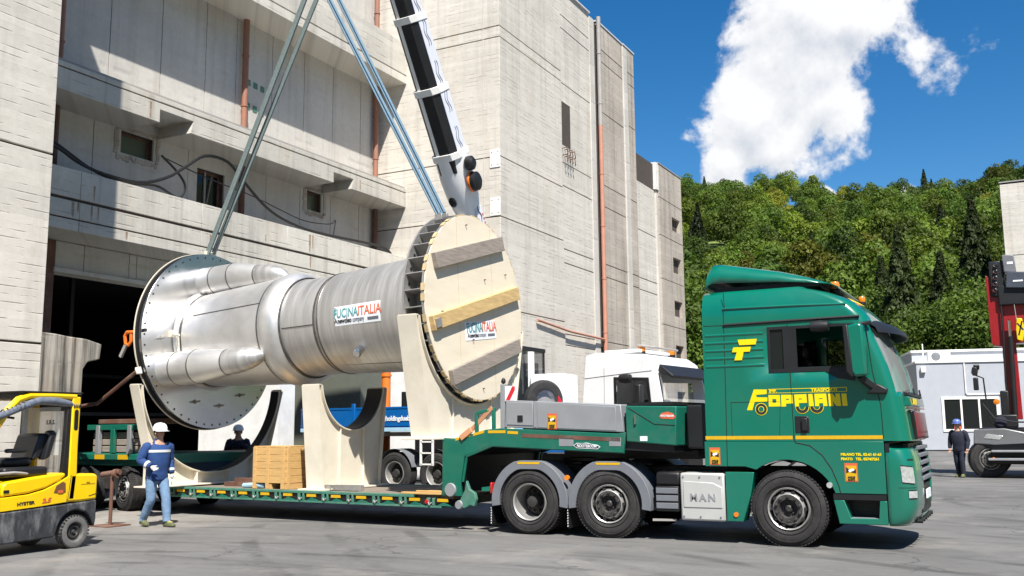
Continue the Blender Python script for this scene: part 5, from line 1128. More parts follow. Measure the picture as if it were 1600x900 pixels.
for x in (-10.75, -12.1, -13.2):
    for sy in (-1, 1): wheel(TR, (x, sy*(W2-.03), .47), .46, .30, sy, 'front', rad(-14) if x > -11 else rad(-8))
MB().bx(-13.5, -9.6, -1.1, 1.1, .45, .75).build('axle_beam', M['rim_dirty'], TR)

# ================================================================== load lying on the deck
def on_deck(x, y, z=.556):
    m = Matrix.Translation(TR.location) @ Matrix.Rotation(rad(-4), 4, 'Z'); return m @ Vector((x, y, z))
p = on_deck(-6.62, -.72)
CB = thing('wooden_crate', 'slatted pine crate standing on the trailer deck between two cream saddles', 'crate', p, rad(-4))
cw, cd, ch = .86, .62, .80
for x in (-cw/2, -.03, cw/2-.06): MB().bx(x, x+.09, -cd/2, cd/2, 0, .10).build('runner', M['crate_wood'], CB)
for k in range(5):
    z = .11+k*.138
    for sy in (-1, 1): MB().bx(-cw/2, cw/2, sy*cd/2-.012, sy*cd/2+.012, z, z+.132).build('slat', M['crate_wood'], CB, .004)
    for sx in (-1, 1): MB().bx(sx*cw/2-.012, sx*cw/2+.012, -cd/2+.014, cd/2-.014, z, z+.132).build('slat', M['crate_wood'], CB, .004)
for x in (-cw/2+.05, -.03, cw/2-.05):
    for sy in (-1, 1): MB().bx(x-.045, x+.045, sy*(cd/2+.024)-.011, sy*(cd/2+.024)+.011, .0, ch).build('upright', M['crate_wood'], CB, .004)
for y in (-cd/2+.06, cd/2-.06): MB().bx(cw/2+.013, cw/2+.034, y-.04, y+.04, 0, ch).build('upright', M['crate_wood'], CB, .004)
for k in range(5): MB().bx(-cw/2-.01, cw/2+.01, -cd/2+.128*k, -cd/2+.12+.128*k, .80, .82).build('lid_board', M['crate_wood'], CB, .004)
o = MB().tube([on_deck(-7.35, -1.0, .60), on_deck(-6.98, -.98, .62), on_deck(-6.8, -.96, .60)], [.05, .055, .045], 10).build('blue_sheet_roll', M['tarp_blue']); tag(o, 'small light blue rolled sheet lying left of the wooden crate', 'sheet')
o = MB().lathe([(.13, 0), (.13, .04), (.10, .10), (.05, .14), (0, .15)], on_deck(-7.12, -.62, .556), n=20).build('white_cap', M['helmet_white']); tag(o, 'small white domed cap on the deck left of the crate', 'cap')
o = MB().bx(-.55, .55, -.14, .14, 0, .08).bx(-.3, .5, -.1, .1, .08, .16).build('steel_chocks', M['rust']); o.location = on_deck(-7.75, -.5, .556); o.rotation_euler = (0, 0, rad(-2)); tag(o, 'dark steel chocks lying inside the wide saddle on the deck', 'chock')
for k, (x, y) in enumerate(((-5.35, -1.02), (-4.75, -.9))):
    o = MB().prism([(0, 0), (.10, 0), (.10, .1), (.08, .1), (.08, .02), (.02, .02), (.02, .1), (0, .1)], 'yz', -.3, .32).build('steel_channel', M['drum_steel']); o.location = on_deck(x, y, .562); o.rotation_euler = (0, 0, rad(-8+10*k))
    tag(o, ('left steel channel lying in front of the tall saddle', 'right steel channel lying right of the tall saddle')[k], 'steel bar', 'steel channels on the deck')
o = MB().beam(on_deck(-1.78, -1.2, 1.62), on_deck(-1.30, -1.24, 2.02), .07, .02, (0, -1, 0)).beam(on_deck(-1.9, -1.28, 1.52), on_deck(-1.70, -1.27, 1.66), .05, .09).build('ratchet_strap', pm('orange_webbing', (.55, .26, .13), .8)); tag(o, 'orange lashing strap hooked over the gooseneck bracket', 'strap')
# ================================================================== blue flatbed lorry with white cab
LO = thing('flatbed_lorry', 'blue dropside lorry with white cab parked behind the low loader', 'lorry', (-8.0, 20.35, 0), rad(-6))
# local x forward from the front axle, near side y=0 .. far side y=2.5
MB().bx(-9.8, 1.2, .85, 1.65, .75, 1.05).build('chassis', M['black_plastic'], LO)
bd_ = MB().bx(-10.0, -3.35, 0, .06, 1.72, 2.26).bx(-10.0, -3.35, 2.44, 2.5, 1.72, 2.26).bx(-10.0, -9.94, .06, 2.44, 1.72, 2.26).bx(-3.41, -3.35, .06, 2.44, 1.72, 2.26).build('dropside_body', M['blue_body'], LO, .01)
MB().bx(-10.0, -3.35, -.01, 2.5, 1.62, 1.72).build('floor_edge', M['tarp_blue'], bd_, .006)
MB().bx(-10.0, -3.35, .06, 2.44, 1.50, 1.60).build('body_floor', M['wood_deck'], LO)
MB().bx(-10.0, -3.35, -.012, .0, 1.76, 1.78).bx(-10.0, -3.35, -.012, .0, 2.21, 2.26).build('side_swage', M['blue_body'], bd_)
for x in (-8.05, -4.6, -3.5):
    MB().bx(x, x+.11, -.05, .0, 1.66, 2.36).build('side_post', M['blue_body'], bd_, .01)
MB().bx(-7.50, -7.40, -.016, -.012, 1.96, 2.10).build('yellow_label', M['yellow_logo'], bd_)
text('lettering', 'info@holdingduebi.com', .175, M['paper'], bd_, frame_m(Vector((-7.30, -.014, 1.90)), (1, 0, 0), (0, 0, 1)), .006, sx=.95)
MB().bx(-3.3, -1.2, .1, 2.4, 1.1, 1.55).build('rear_cab_deck', M['blue_body'], LO, .02)
MB().bx(-5.9, -3.6, .02, .3, 1.1, 1.5).build('side_locker', M['black_plastic'], LO, .02)
for x in (-3.6, -3.35): MB().cyl((x, -.012, 1.48), (x, .02, 1.48), .035, 10).build('side_marker', M['lamp_orange'], LO)
for x in (-6.6, -5.25, -.1):
    for y, sy in ((.02, -1), (2.48, 1)): wheel(LO, (x, y, .56), .54, .32, sy, 'rear' if x < -1 else 'front', 0, False)
for x in (-6.6, -5.25):
    n0 = 16; ai = arc(x, .56, .62, 15, 165, n0); mg = MB(); mg.v = [(a_, y, z) for y in (0, .6) for a_, z in ai]; mg.f = [(i, i+1, n0+2+i, n0+1+i) for i in range(n0)]; mg.mi = [0]*n0; mg.build('mudguard', M['grey_plastic'], LO)
# cab
cp = [(-.95, .95), (.98, .95), (1.10, 1.30), (1.08, 1.75), (.90, 2.85), (.78, 3.12), (.55, 3.28), (-.6, 3.36), (-.86, 3.30), (-.97, 2.2)]
win = [[(-.12, 1.86), (.40, 1.86), (.58, 1.76), (.74, 1.80), (.66, 2.70), (-.12, 2.74)]]
for y0, y1 in ((0, .06), (2.44, 2.5)): MB().prism(cp, 'xz', y0, y1, win).build('cab_side', M['white_paint'], LO)
cs = MB()
for (x0, z0), (x1, z1) in zip(cp[6:]+cp[:1], cp[7:]+cp[:1]):
    if (x0, z0) != (x1, z1): cs.add([(x0, .03, z0), (x1, .03, z1), (x1, 2.47, z1), (x0, 2.47, z0)], [(0, 1, 2, 3)])
cs.add([(.90, .03, 2.85), (.78, .03, 3.12), (.78, 2.47, 3.12), (.90, 2.47, 2.85)], [(0, 1, 2, 3)]); cs.add([(.78, .03, 3.12), (.55, .03, 3.28), (.55, 2.47, 3.28), (.78, 2.47, 3.12)], [(0, 1, 2, 3)])
cs.add([(.98, .03, .95), (1.10, .03, 1.3), (1.10, 2.47, 1.3), (.98, 2.47, .95)], [(0, 1, 2, 3)]); cs.add([(1.10, .03, 1.3), (1.08, .03, 1.75), (1.08, 2.47, 1.75), (1.10, 2.47, 1.3)], [(0, 1, 2, 3)])
cs.build('cab_shell', M['white_paint'], LO)
MB().add([(1.08, .10, 1.78), (.91, .12, 2.83), (.91, 2.38, 2.83), (1.08, 2.4, 1.78)], [(0, 1, 2, 3)]).build('windscreen', M['glass'], LO)
MB().bx(-.9, .9, .1, 2.4, 1.0, 1.72).build('cab_interior', M['black_plastic'], LO)
MB().prism([(-.16, 1.82), (.42, 1.82), (.58, 1.72), (.79, 1.76), (.70, 2.75), (-.16, 2.79)], 'xz', -.012, .006, [[(-.10, 1.88), (.40, 1.88), (.58, 1.80), (.71, 1.84), (.64, 2.68), (-.10, 2.72)]]).build('window_rubber', M['black_plastic'], LO)
MB().prism([(.88, 2.90), (1.22, 2.72), (1.24, 2.78), (.92, 3.04)], 'xz', .1, 2.4).build('sun_visor', M['black_plastic'], LO, .01)
mi_ = MB().bx(.50, .66, -.34, -.14, 1.80, 2.60).build('mirror', M['black_plastic'], LO, .04)
MB().lathe([(0, -.16), (.09, -.13), (.11, 0), (.09, .13), (0, .16)], (.20, -.14, 2.74), (1, 0, 0), 14).build('kerb_mirror', M['black_plastic'], LO)
MB().lathe([(0, -.06), (.08, -.02), (.09, .05), (.0, .1)], (.25, .3, 1.88), n=10).build('lime_vest', M['lime'], LO)
for x, y in ((.30, .5), (.35, 2.0)):
    b_ = MB().cyl((x, y, 3.30), (x, y, 3.37), .09, 14).build('beacon_base', M['black_plastic'], LO)
    MB().lathe([(.085, .37), (.09, .42), (.07, .5), (0, .52)], (x, y, 3.0), n=16).build('beacon', M['lamp_orange'], b_)
for pts in ([(-.95, 2.78), (.1, 2.86), (.78, 2.9)], [(-.40, 3.0), (-.42, 1.0)], [(-.16, 1.8), (-.18, 1.0)]): MB().tube([(x, -.002, z) for x, z in pts], .008, 4).build('panel_seam', M['grey_pipe'], LO)
MB().bx(-.55, .35, .3, 2.2, 3.34, 3.42).build('roof_hatch', M['white_paint'], LO, .02)
MB().tube([(.15, .35, 3.36), (.3, .35, 3.50), (.55, .6, 3.46), (.55, 1.9, 3.46), (.3, 2.15, 3.50)], .025, 8).build('light_bar', M['grey_pipe'], LO)
MB().bx(.1, .5, .9, 1.6, 1.72, 2.3).build('cab_seat', M['vinyl'], LO, .05)
MB().bx(-.2, 1.0, -.01, .02, .95, 1.0).build('cab_sill', M['black_plastic'], LO)
# aluminium ladder hooked on the lorry
ld = thing('aluminium_ladder', 'small aluminium ladder hanging in front of the lorry wheel under the drum saddle', 'ladder', (-12.98, 20.15, .80))
for x in (-.17, .17): MB().beam((x, 0, 0), (x, 0, .95), .035, .05).build('stile', M['white_plate'], ld)
for k in range(4): MB().beam((-.17, 0, .03+.27*k), (.17, 0, .03+.27*k), .035, .035).build('rung', M['white_plate'], ld)

# ================================================================== site boxes behind the vessel
def site_box(name, label, x0, x1, y0, y1, z1, mt, seams, rz=0):
    t_ = thing(name, label, 'container', (x0, y0, 0), rz); w, d = x1-x0, y1-y0
    MB().bx(.02, w-.02, .02, d-.02, 0, z1-.02).build('core', M['joint'], t_)
    n = max(1, int(w/seams)); 
    for k in range(n): MB().bx(k*w/n+.004, (k+1)*w/n-.004, 0, .02, .05, z1).build('wall_panel', M[mt], t_)
    m_ = max(1, int(d/seams))
    for k in range(m_): MB().bx(w-.02, w, k*d/m_+.024, (k+1)*d/m_-.004, .05, z1).build('wall_panel', M[mt], t_)
    MB().bx(-.03, w+.03, -.03, d+.03, z1, z1+.08).build('roof', M[mt], t_)
    return t_
site_box('site_container', 'white panelled site container in front of the doorway behind the wide saddle', -21.3, -18.35, 20.9, 21.6, 3.15, 'white_panel', 1.05)
site_box('site_container', 'olive green covered container behind the blue lorry body', -22.0, -18.6, 25.0, 26.2, 4.1, 'olive', 2.0)
wc = site_box('site_container', 'white container with one dark window behind the orange pipe', -19.3, -17.0, 26.8, 27.6, 3.7, 'white_panel', 1.2)
MB().bx(1.05, 1.75, -.012, .02, 2.2, 2.9).build('window', M['glass_dark'], wc)
op = thing('orange_pipe', 'upright orange pipe standing behind the blue lorry', 'pipe', (-16.45, 23.35, 0))
MB().cyl((0, 0, 0), (0, 0, 3.6), .13, 18).build('shaft', M['orange'], op); MB().lathe([(.13, 0), (.16, 0), (.16, .06), (.13, .06)], (0, 0, 3.2), n=18).build('collar', M['orange'], op)

# ================================================================== forklift
FK = thing('forklift', 'yellow counterbalance forklift with worn black counterweight at the left edge', 'forklift', (-13.05, 9.92, 0), rad(-90))
FW = .55   # half width; local x forward, +y is the side that faces the camera
def fside(name, poly, mt, y0, y1, holes=(), bev=.02): return MB().prism(poly, 'xz', y0, y1, holes).build(name, mt, FK, bev)
archp = arc(0, .235, .30, 8, 172, 14)
cwp = [(-.35, .24), (-.35, .69), (-.05, .66), (1.75, .575), (1.75, .16), (.36, .19)]+[(x, max(z, .2)) for x, z in arc(0, .235, .31, 0, 170, 12)]
fside('counterweight', [(-.33, .28), (-.35, .40), (-.345, .675), (-.05, .655), (1.9, .565), (1.9, .155), (.36, .19)]+arc(0, .235, .315, 5, 160, 12), M['counterweight'], FW, .30)
fside('counterweight', [(-.33, .28), (-.35, .40), (-.345, .675), (-.05, .655), (1.9, .565), (1.9, .155), (.36, .19)]+arc(0, .235, .315, 5, 160, 12), M['counterweight'], -FW, -.30)
MB().bx(-.34, 1.9, -.30, .30, .22, .60).build('underframe', M['counterweight'], FK)
fside('rear_body', [(-.35, .68), (-.355, 1.03), (-.30, 1.065), (.13, 1.075), (.17, .675), (-.05, .665)], M['yellow'], FW, -FW, bev=.035)
fside('side_band', [(.175, .672), (.14, 1.05), (.35, .95), (.55, .87), (.80, .82), (1.15, .80), (1.9, .80), (1.9, .575), (.6, .64)], M['yellow'], FW, FW-.06, bev=.008)
fside('side_band', [(.175, .672), (.14, 1.05), (.35, .95), (.55, .87), (.80, .82), (1.15, .80), (1.9, .80), (1.9, .575), (.6, .64)], M['yellow'], -FW, -FW+.06, bev=.008)
fside('engine_hood', [(.20, 1.05), (.30, .985), (.52, .895), (.80, .838), (1.20, .812), (1.20, .96), (1.14, 1.01), (.7, 1.06), (.22, 1.10)], M['yellow'], FW-.005, -FW+.005, bev=.03)
MB().bx(.15, 1.8, -FW+.08, FW-.08, .60, .81).build('inner_body', M['black_plastic'], FK)
for sy in (1, -1):
    fside('rear_post', [(.05, .70), (.165, .70), (.16, 1.05), (.155, 2.20), (.02, 2.20), (.03, 1.5), (.02, 1.07)], M['yellow'], sy*FW, sy*(FW-.09), bev=.015)
    fside('post_inner', [(.15, 1.05), (.26, 1.0), (.235, 1.5), (.22, 2.12), (.15, 2.16)], M['black_plastic'], sy*(FW-.02), sy*(FW-.10), bev=.01)
    fside('post_vent', arc(.085, 1.98, .035, 0, 180, 6)+arc(.085, 1.74, .035, 180, 360, 6), M['black_plastic'], sy*(FW+.002), sy*(FW-.01), bev=0)
    gp_ = MB().tube([(.09, sy*(FW-.045), 2.205), (.5, sy*(FW-.045), 2.21), (.85, sy*(FW-.045), 2.20), (1.02, sy*(FW-.045), 2.14), (1.16, sy*(FW-.045), 2.0), (1.32, sy*(FW-.045), 1.76), (1.62, sy*(FW-.045), 1.2), (1.72, sy*(FW-.045), .85)], .05, 10); gp_.build('guard_rail', M['yellow'], FK)
    MB().tube([(1.10, sy*(FW-.11), 2.02), (1.26, sy*(FW-.11), 1.76), (1.56, sy*(FW-.11), 1.2), (1.66, sy*(FW-.11), .85)], .035, 8).build('guard_inner', M['black_plastic'], FK)
MB().bx(-.02, 1.0, -FW+.0, FW-.0, 2.245, 2.268).build('guard_roof', M['black_plastic'], FK, .008)
for k in range(6): MB().bx(.1+.15*k, .15+.15*k, -FW+.08, FW-.08, 2.17, 2.245).build('guard_bar', M['black_plastic'], FK)
MB().bx(-.03, .03, -FW+.05, FW-.05, 2.0, 2.24).build('rear_lamp_bar', M['black_plastic'], FK, .01)
wt = MB().tube([(.02, FW-.06, 2.06), (.2, FW-.04, 2.10), (.42, FW-.03, 2.13), (.7, FW-.03, 2.135), (.95, FW-.02, 2.05), (1.25, FW-.0, 1.93), (1.5, FW-.0, 1.85)], [.04, .05, .062, .06, .055, .05, .045], 12).build('wrapped_exhaust_tube', M['hose'], FK)
for k in range(10): MB().lathe([(.052, 0), (.064, .012), (.052, .024)], (.03+.03*k if k < 4 else .95+.06*(k-4), FW-.05+(.03 if k >= 4 else 0), 2.065 if k < 4 else 2.05-.022*(k-4)), (1, 0, 0.1), 12).build('tube_wrap', M['black_plastic'], wt)
# seat
se = MB().bx(.55, 1.0, -.24, .26, 1.20, 1.33).build('seat', M['vinyl'], FK, .05)
MB().prism([(.58, 1.28), (.44, 1.30), (.30, 1.62), (.38, 1.68), (.46, 1.66)], 'xz', -.26, .28).build('seat_back', M['vinyl'], se, .04)
MB().prism([(.44, 1.28), (.34, 1.32), (.24, 1.66), (.30, 1.72), (.35, 1.70)], 'xz', .20, .36).build('seat_wing', M['vinyl'], se, .035)
MB().bx(.72, 1.05, .30, .38, 1.40, 1.46).build('armrest', M['vinyl'], se, .025)
MB().bx(.45, 1.15, -.45, .48, 1.06, 1.20).build('seat_base', M['black_plastic'], FK, .04)
MB().tube([(.7, .45, 1.10), (1.0, .5, 1.13), (1.3, .48, 1.12)], .02, 8).build('control_lever', M['grey_pipe'], FK)
MB().lathe([(.15, -.014), (.17, 0), (.15, .014), (.136, 0), (.15, -.014)], (1.22, .05, 1.52), (-.75, 0, .66), 24).build('steering_wheel', M['black_plastic'], FK)
MB().beam((1.24, .05, 1.5), (1.5, .05, 1.0), .06, .06).build('steering_column', M['black_plastic'], FK)
MB().bx(1.3, 1.75, -.5, .5, .8, 1.25).build('front_cowl', M['black_plastic'], FK, .04)
MB().beam((.05, -.42, 1.1), (.04, -.42, 2.2), .12, .05).build('far_post_panel', M['yellow'], FK)
# wheels and mast (mast stands outside the picture to the left)
for x, r, w in ((0, .237, .16), (1.55, .33, .2)):
    for sy in (1, -1):
        wl = bpy.data.objects.new('wheel', None); COL.objects.link(wl); wl.parent = FK; wl.location = (x, sy*(FW-.0), r); a_ = (0, sy, 0)
        MB().lathe([(r*.55, -w), (r*.9, -w), (r, -w*.85), (r, -w*.15), (r*.93, -.004), (r*.72, .008), (r*.60, .0), (r*.55, -.02)], (0, 0, 0), a_, 40).build('tyre', pm('pale_tyre', (.13, .125, .12), .9, var=.25, scale=14, dirt=.4, dcol=(.2, .19, .18)), wl)
        tb_ = MB()
        for k in range(30):
            q = 2*math.pi*k/30; tb_.box((math.cos(q)*(r-.004), sy*-.03, math.sin(q)*(r-.004)), (.02, .06, .028), (0, -q, 0))
        tb_.build('tread', M['rubber'], wl)
        MB().lathe([(r*.56, -.02), (r*.52, -.03), (r*.45, -.05), (r*.40, -.03), (r*.30, -.03), (r*.24, -.06), (r*.12, -.05), (r*.1, -.02), (0, -.02)], (0, 0, 0), a_, 32).build('rim', M['rim_dark'], wl)
for y in (-.35, .35): MB().bx(1.95, 2.1, y-.06, y+.06, .1, 2.1).build('mast_rail', M['black_plastic'], FK, .01)
for z in (.3, 1.1, 2.0): MB().bx(1.97, 2.07, -.35, .35, z, z+.1).build('mast_cross', M['black_plastic'], FK)
for y in (-.3, .3): MB().bx(2.12, 2.16, y-.05, y+.05, .08, .6).bx(2.12, 3.1, y-.05, y+.05, .06, .1).build('fork', M['rust'], FK)
# lettering and lamp on the side
FM = lambda x, z: frame_m(Vector((x, FW+.004, z)), (-1, 0, .045), (0, 0, 1))
text('lettering', 'HYSTER', .062, M['ink_black'], FK, FM(.97, .675), .002, sx=1.25)
text('lettering', '2.5', .085, M['ink_red'], FK, FM(.58, .69), .003, sx=1.35, shear=.2)
text('lettering', 'S.R.S.', .028, M['ink_black'], FK, frame_m(Vector((-.15, FW+.004, .93)), (-1, 0, 0), (0, 0, 1)), 0)
MB().bx(-.30, -.06, FW, FW+.004, .915, .918).build('printed_line', M['ink_black'], FK)
MB().prism([(.20, .82), (.26, .80), (.40, .82), (.36, .92), (.26, .97), (.21, .95)], 'xz', FW-.0, FW+.006).build('tie_down_recess', pm('brown_recess', (.15, .07, .02), .7), FK, .004)
MB().bx(.25, .33, FW+.006, FW+.012, .81, .85).build('red_label', M['ink_red'], FK)
MB().tube([(-.2, FW+.003, .72+.02), (-.355, FW+.003, .775)], .004, 4).build('panel_seam', M['seam'], FK)
MB().tube([(.12, FW+.001, 1.06), (.16, FW+.001, .70)], .005, 4).build('panel_seam', M['seam'], FK)
MB().bx(1.10, 1.18, FW-.01, FW+.004, .86, .90).build('hood_latch', M['black_plastic'], FK)
MB().tube([(.35, -FW+.04, 1.9), (.5, -FW+.04, 1.92)], .02, 6).build('far_handle', M['black_plastic'], FK)
# clear rear screen with mirrored print
sc_ = MB().bx(.24, .26, -.45, .40, 1.35, 2.05).build('rear_screen', M['glass'], FK)
text('lettering', 'S.R.S.', .09, M['ink_black'], sc_, frame_m(Vector((.262, .12, 1.80)), (0, 1, 0), (0, 0, 1)), .002)
# hitch post between the forklift and the trailer
hp = thing('steel_post', 'grey steel post with a rusty clamp standing behind the forklift', 'post', (-14.8, 12.47, 0))
MB().cyl((0, 0, 0), (0, 0, .95), .032, 12).build('shaft', M['rust'], hp); MB().bx(-.25, .25, -.25, .25, 0, .025).build('foot_plate', M['rust'], hp, .005)
MB().cyl((-.22, -.04, .91), (.16, .03, .96), .05, 12).lathe([(.05, 0), (.08, .0), (.08, .08), (.05, .08)], (.05, 0, .93), (1, .1, .1), 12).build('clamp', M['rust'], hp)

# ================================================================== people
def skin_obj(name, vs, es, rs, mat, parent, sub=2):
    me = bpy.data.meshes.new(name); me.from_pydata(vs, es, []); me.materials.append(mat)
    o = bpy.data.objects.new(name, me); COL.objects.link(o); o.parent = parent
    o.modifiers.new('skin', 'SKIN').use_smooth_shade = True
    sv_ = me.skin_vertices[0].data
    for i, r in enumerate(rs):
        sv_[i].radius = r if isinstance(r, tuple) else (r, r); sv_[i].use_root = (i == 0)
    s_ = o.modifiers.new('sub', 'SUBSURF'); s_.levels = sub; s_.render_levels = sub
    return o
def person(label, loc, rz, pose, top, legs, helmet, skin='skin', glove='glove', strips=True, group=None):
    """faces local +x; pose gives joints in metres"""
    P = thing('person', label, 'person', loc, rz, group)
    J = dict(pel=(0, 0, .93), waist=(.0, 0, 1.08), chest=(.015, 0, 1.30), neckb=(.01, 0, 1.46), neck=(.025, 0, 1.54), head=(.05, 0, 1.66), crown=(.03, 0, 1.75))
    J.update(pose)
    names = ['pel', 'waist', 'chest', 'neckb', 'neck', 'head', 'crown', 'sl', 'el', 'wl', 'sr', 'er', 'wr', 'hl', 'kl', 'al', 'tl', 'hr', 'kr', 'ar', 'tr']
    E_ = [('pel', 'waist'), ('waist', 'chest'), ('chest', 'neckb'), ('neckb', 'neck'), ('neck', 'head'), ('head', 'crown'), ('neckb', 'sl'), ('sl', 'el'), ('el', 'wl'), ('neckb', 'sr'), ('sr', 'er'), ('er', 'wr'),
          ('pel', 'hl'), ('hl', 'kl'), ('kl', 'al'), ('al', 'tl'), ('pel', 'hr'), ('hr', 'kr'), ('kr', 'ar'), ('ar', 'tr')]
    RB = dict(pel=.13, waist=.125, chest=.14, neckb=.06, neck=.055, head=.092, crown=.06, sl=.035, el=.035, wl=.03, sr=.035, er=.035, wr=.03, hl=.08, kl=.055, al=.038, tl=.03, hr=.08, kr=.055, ar=.038, tr=.03)
    ix = {n: i for i, n in enumerate(names)}
    skin_obj('body', [J[n] for n in names], [(ix[a], ix[b]) for a, b in E_], [RB[n] for n in names], M[skin], P)
    def part(nm, ns, es, rs, mt, sub=2):
        ii = {n: i for i, n in enumerate(ns)}; return skin_obj(nm, [J[n] for n in ns], [(ii[a], ii[b]) for a, b in es], rs, M[mt], P, sub)
    def mix(a, b, t): return tuple(Vector(J[a]).lerp(Vector(J[b]), t))
    def cloth_tube(mb, ps, rs, n=14, amp=.05, sub=5):
        pts = []; rr = []
        for i in range(len(ps)-1):
            for k in range(sub):
                t_ = k/sub; pts.append(Vector(ps[i]).lerp(Vector(ps[i+1]), t_)); rr.append((rs[i]+(rs[i+1]-rs[i])*t_)*(1+RNG.uniform(-amp, amp)))
        pts.append(Vector(ps[-1])); rr.append(rs[-1]); mb.tube(pts, rr, n)
    def loft_rings(mb, rings, n=22):
        o_ = len(mb.v)
        for cx, cy, z, dx, wy in rings:
            for k in range(n):
                a = 2*math.pi*k/n; c_, s_ = math.cos(a), math.sin(a); f = 1+RNG.uniform(-.02, .02)
                mb.v.append((cx+math.copysign(abs(c_)**.85, c_)*dx*f, cy+math.copysign(abs(s_)**.85, s_)*wy*f, z+RNG.uniform(-.006, .006)))
        k0 = len(mb.f)
        for j in range(len(rings)-1): mb.f += [(o_+j*n+i, o_+j*n+(i+1) % n, o_+(j+1)*n+(i+1) % n, o_+(j+1)*n+i) for i in range(n)]
        mb.f += [tuple(o_+i for i in range(n)), tuple(o_+(len(rings)-1)*n+i for i in range(n))]; mb.mi += [0]*(len(mb.f)-k0)
    px_, cx_ = J['pel'][0], J['chest'][0]
    jm = MB(); loft_rings(jm, [(px_, 0, .80, .130, .185), (px_, 0, .84, .145, .198), (px_, 0, .93, .150, .195), (px_, 0, 1.02, .150, .19), (cx_, 0, 1.10, .160, .202), (cx_, 0, 1.18, .160, .205), (cx_, 0, 1.28, .162, .215), (cx_, 0, 1.36, .148, .222), (cx_-.01, 0, 1.42, .118, .195), (cx_-.01, 0, 1.47, .088, .115), (cx_, 0, 1.51, .075, .08), (cx_+.01, 0, 1.55, .072, .074)])
    for s_, e_, w_ in (('sl', 'el', 'wl'), ('sr', 'er', 'wr')):
        S0, E0, W0 = Vector(J[s_]), Vector(J[e_]), Vector(J[w_]); cloth_tube(jm, [S0+Vector((0, -.05 if S0.y > 0 else .05, -.01)), S0+Vector((0, 0, -.02)), S0.lerp(E0, .5), E0, E0.lerp(W0, .5), E0.lerp(W0, .97)], [.085, .092, .083, .072, .068, .054], 14, .06)
    jk = jm.build('jacket', M[top], P, 0, 80)
    tm = MB(); loft_rings(tm, [(px_, 0, 1.0, .12, .165), (px_, 0, .90, .125, .172), (px_, 0, .82, .115, .165), (px_, 0, .76, .075, .12)])
    for h_, k_, a_ in (('hl', 'kl', 'al'), ('hr', 'kr', 'ar')):
        H0, K0, A0 = Vector(J[h_]), Vector(J[k_]), Vector(J[a_]); cloth_tube(tm, [H0, H0.lerp(K0, .4), K0, K0.lerp(A0, .5), K0.lerp(A0, .9), K0.lerp(A0, 1.02)], [.105, .10, .082, .076, .068, .07], 14, .045)
    tm.build('trousers', M[legs], P, 0, 80)
    for a, t_ in (('al', 'tl'), ('ar', 'tr')):
        A = Vector(J[a]); T_ = Vector(J[t_]); d = (T_-A); d.z = 0; d.normalize(); zb = J[t_][2]-.03
        base = Vector((A.x, A.y, 0)); sh_ = MB(); q = Vector((-d.y, d.x, 0)); secs = []
        for u, w_, h_ in ((-.07, .03, .05), (-.05, .042, .11), (.02, .045, .115), (.10, .047, .085), (.18, .046, .065), (.225, .028, .045)):
            c_ = base+d*u+Vector((0, 0, max(0, A.z-.085)*(1 if u < .1 else .6))); secs.append([c_+q*w_*s+Vector((0, 0, z_)) for s, z_ in ((-1, 0), (-1, h_*.55), (-.55, h_), (.55, h_), (1, h_*.55), (1, 0))])
        sh_.v = [tuple(v) for s in secs for v in s]; k = 6
        sh_.f = [(i*k+j, i*k+(j+1) % k, (i+1)*k+(j+1) % k, (i+1)*k+j) for i in range(5) for j in range(k)]+[tuple(range(k)), tuple(range(5*k, 6*k))]; sh_.mi = [0]*len(sh_.f)
        so_ = sh_.build('shoe', M['shoe'], P, .012); 
        MB().box(base+d*.08+Vector((0, 0, .085)), (.07, .075, .02), (0, 0, math.atan2(d.y, d.x))).build('shoe_trim', M['lime'], so_)
    # gloved hands with five fingers each
    for el, wr in (('el', 'wl'), ('er', 'wr')):
        w_ = Vector(J[wr]); d = (w_-Vector(J[el])).normalized(); sd_ = d.cross(Vector((1, 0, .2))).normalized(); nn = sd_.cross(d)
        vs = [w_-d*.01, w_+d*.05, w_+d*.09]; es = [(0, 1), (1, 2)]; rs = [(.03, .034), (.024, .044), (.02, .042)]
        for k, (o_, l_) in enumerate(((-.033, .055), (-.011, .07), (.011, .066), (.033, .05))):
            a = len(vs); vs += [w_+d*.095+sd_*o_, w_+d*(.095+l_*.55)+sd_*o_*1.15+nn*.012, w_+d*(.095+l_)+sd_*o_*1.15+nn*.035]; es += [(2, a), (a, a+1), (a+1, a+2)]; rs += [.0115, .0105, .009]
        a = len(vs); vs += [w_+d*.045+sd_*-.05+nn*.01, w_+d*.085+sd_*-.068+nn*.02]; es += [(1, a), (a, a+1)]; rs += [.013, .010]
        skin_obj('glove', [tuple(v) for v in vs], es, rs, M[glove], P, 1)
    h_ = Vector(J['head']); hy = rad(J.get('look', 0)); fx = Vector((math.cos(hy), math.sin(hy), 0)); fs = Vector((-fx.y, fx.x, 0))
    HM = Matrix.Translation(h_) @ Matrix.Rotation(hy, 4, 'Z')
    fc = MB()
    fc.add([HM @ Vector(v) for v in ((.085, -.018, -.035), (.085, .018, -.035), (.115, 0, -.032), (.09, 0, .025))], [(0, 1, 2), (0, 2, 3), (1, 3, 2)]); fc.build('nose', M[skin], P)
    for s in (-1, 1):
        MB().lathe([(0, .008), (.011, .005), (.014, 0)], HM @ Vector((.086, .034*s, .012)), tuple(fx), 10).build('eye', M['hair'], P)
        MB().lathe([(.0, .012), (.022, .008), (.028, 0)], HM @ Vector((-.002, .092*s, -.01)), tuple(fs*s), 10).build('ear', M[skin], P)
    MB().box(HM @ Vector((.089, 0, -.058)), (.01, .05, .008), (0, 0, hy)).build('mouth', pm('lips', (.25, .09, .07), .6), P)
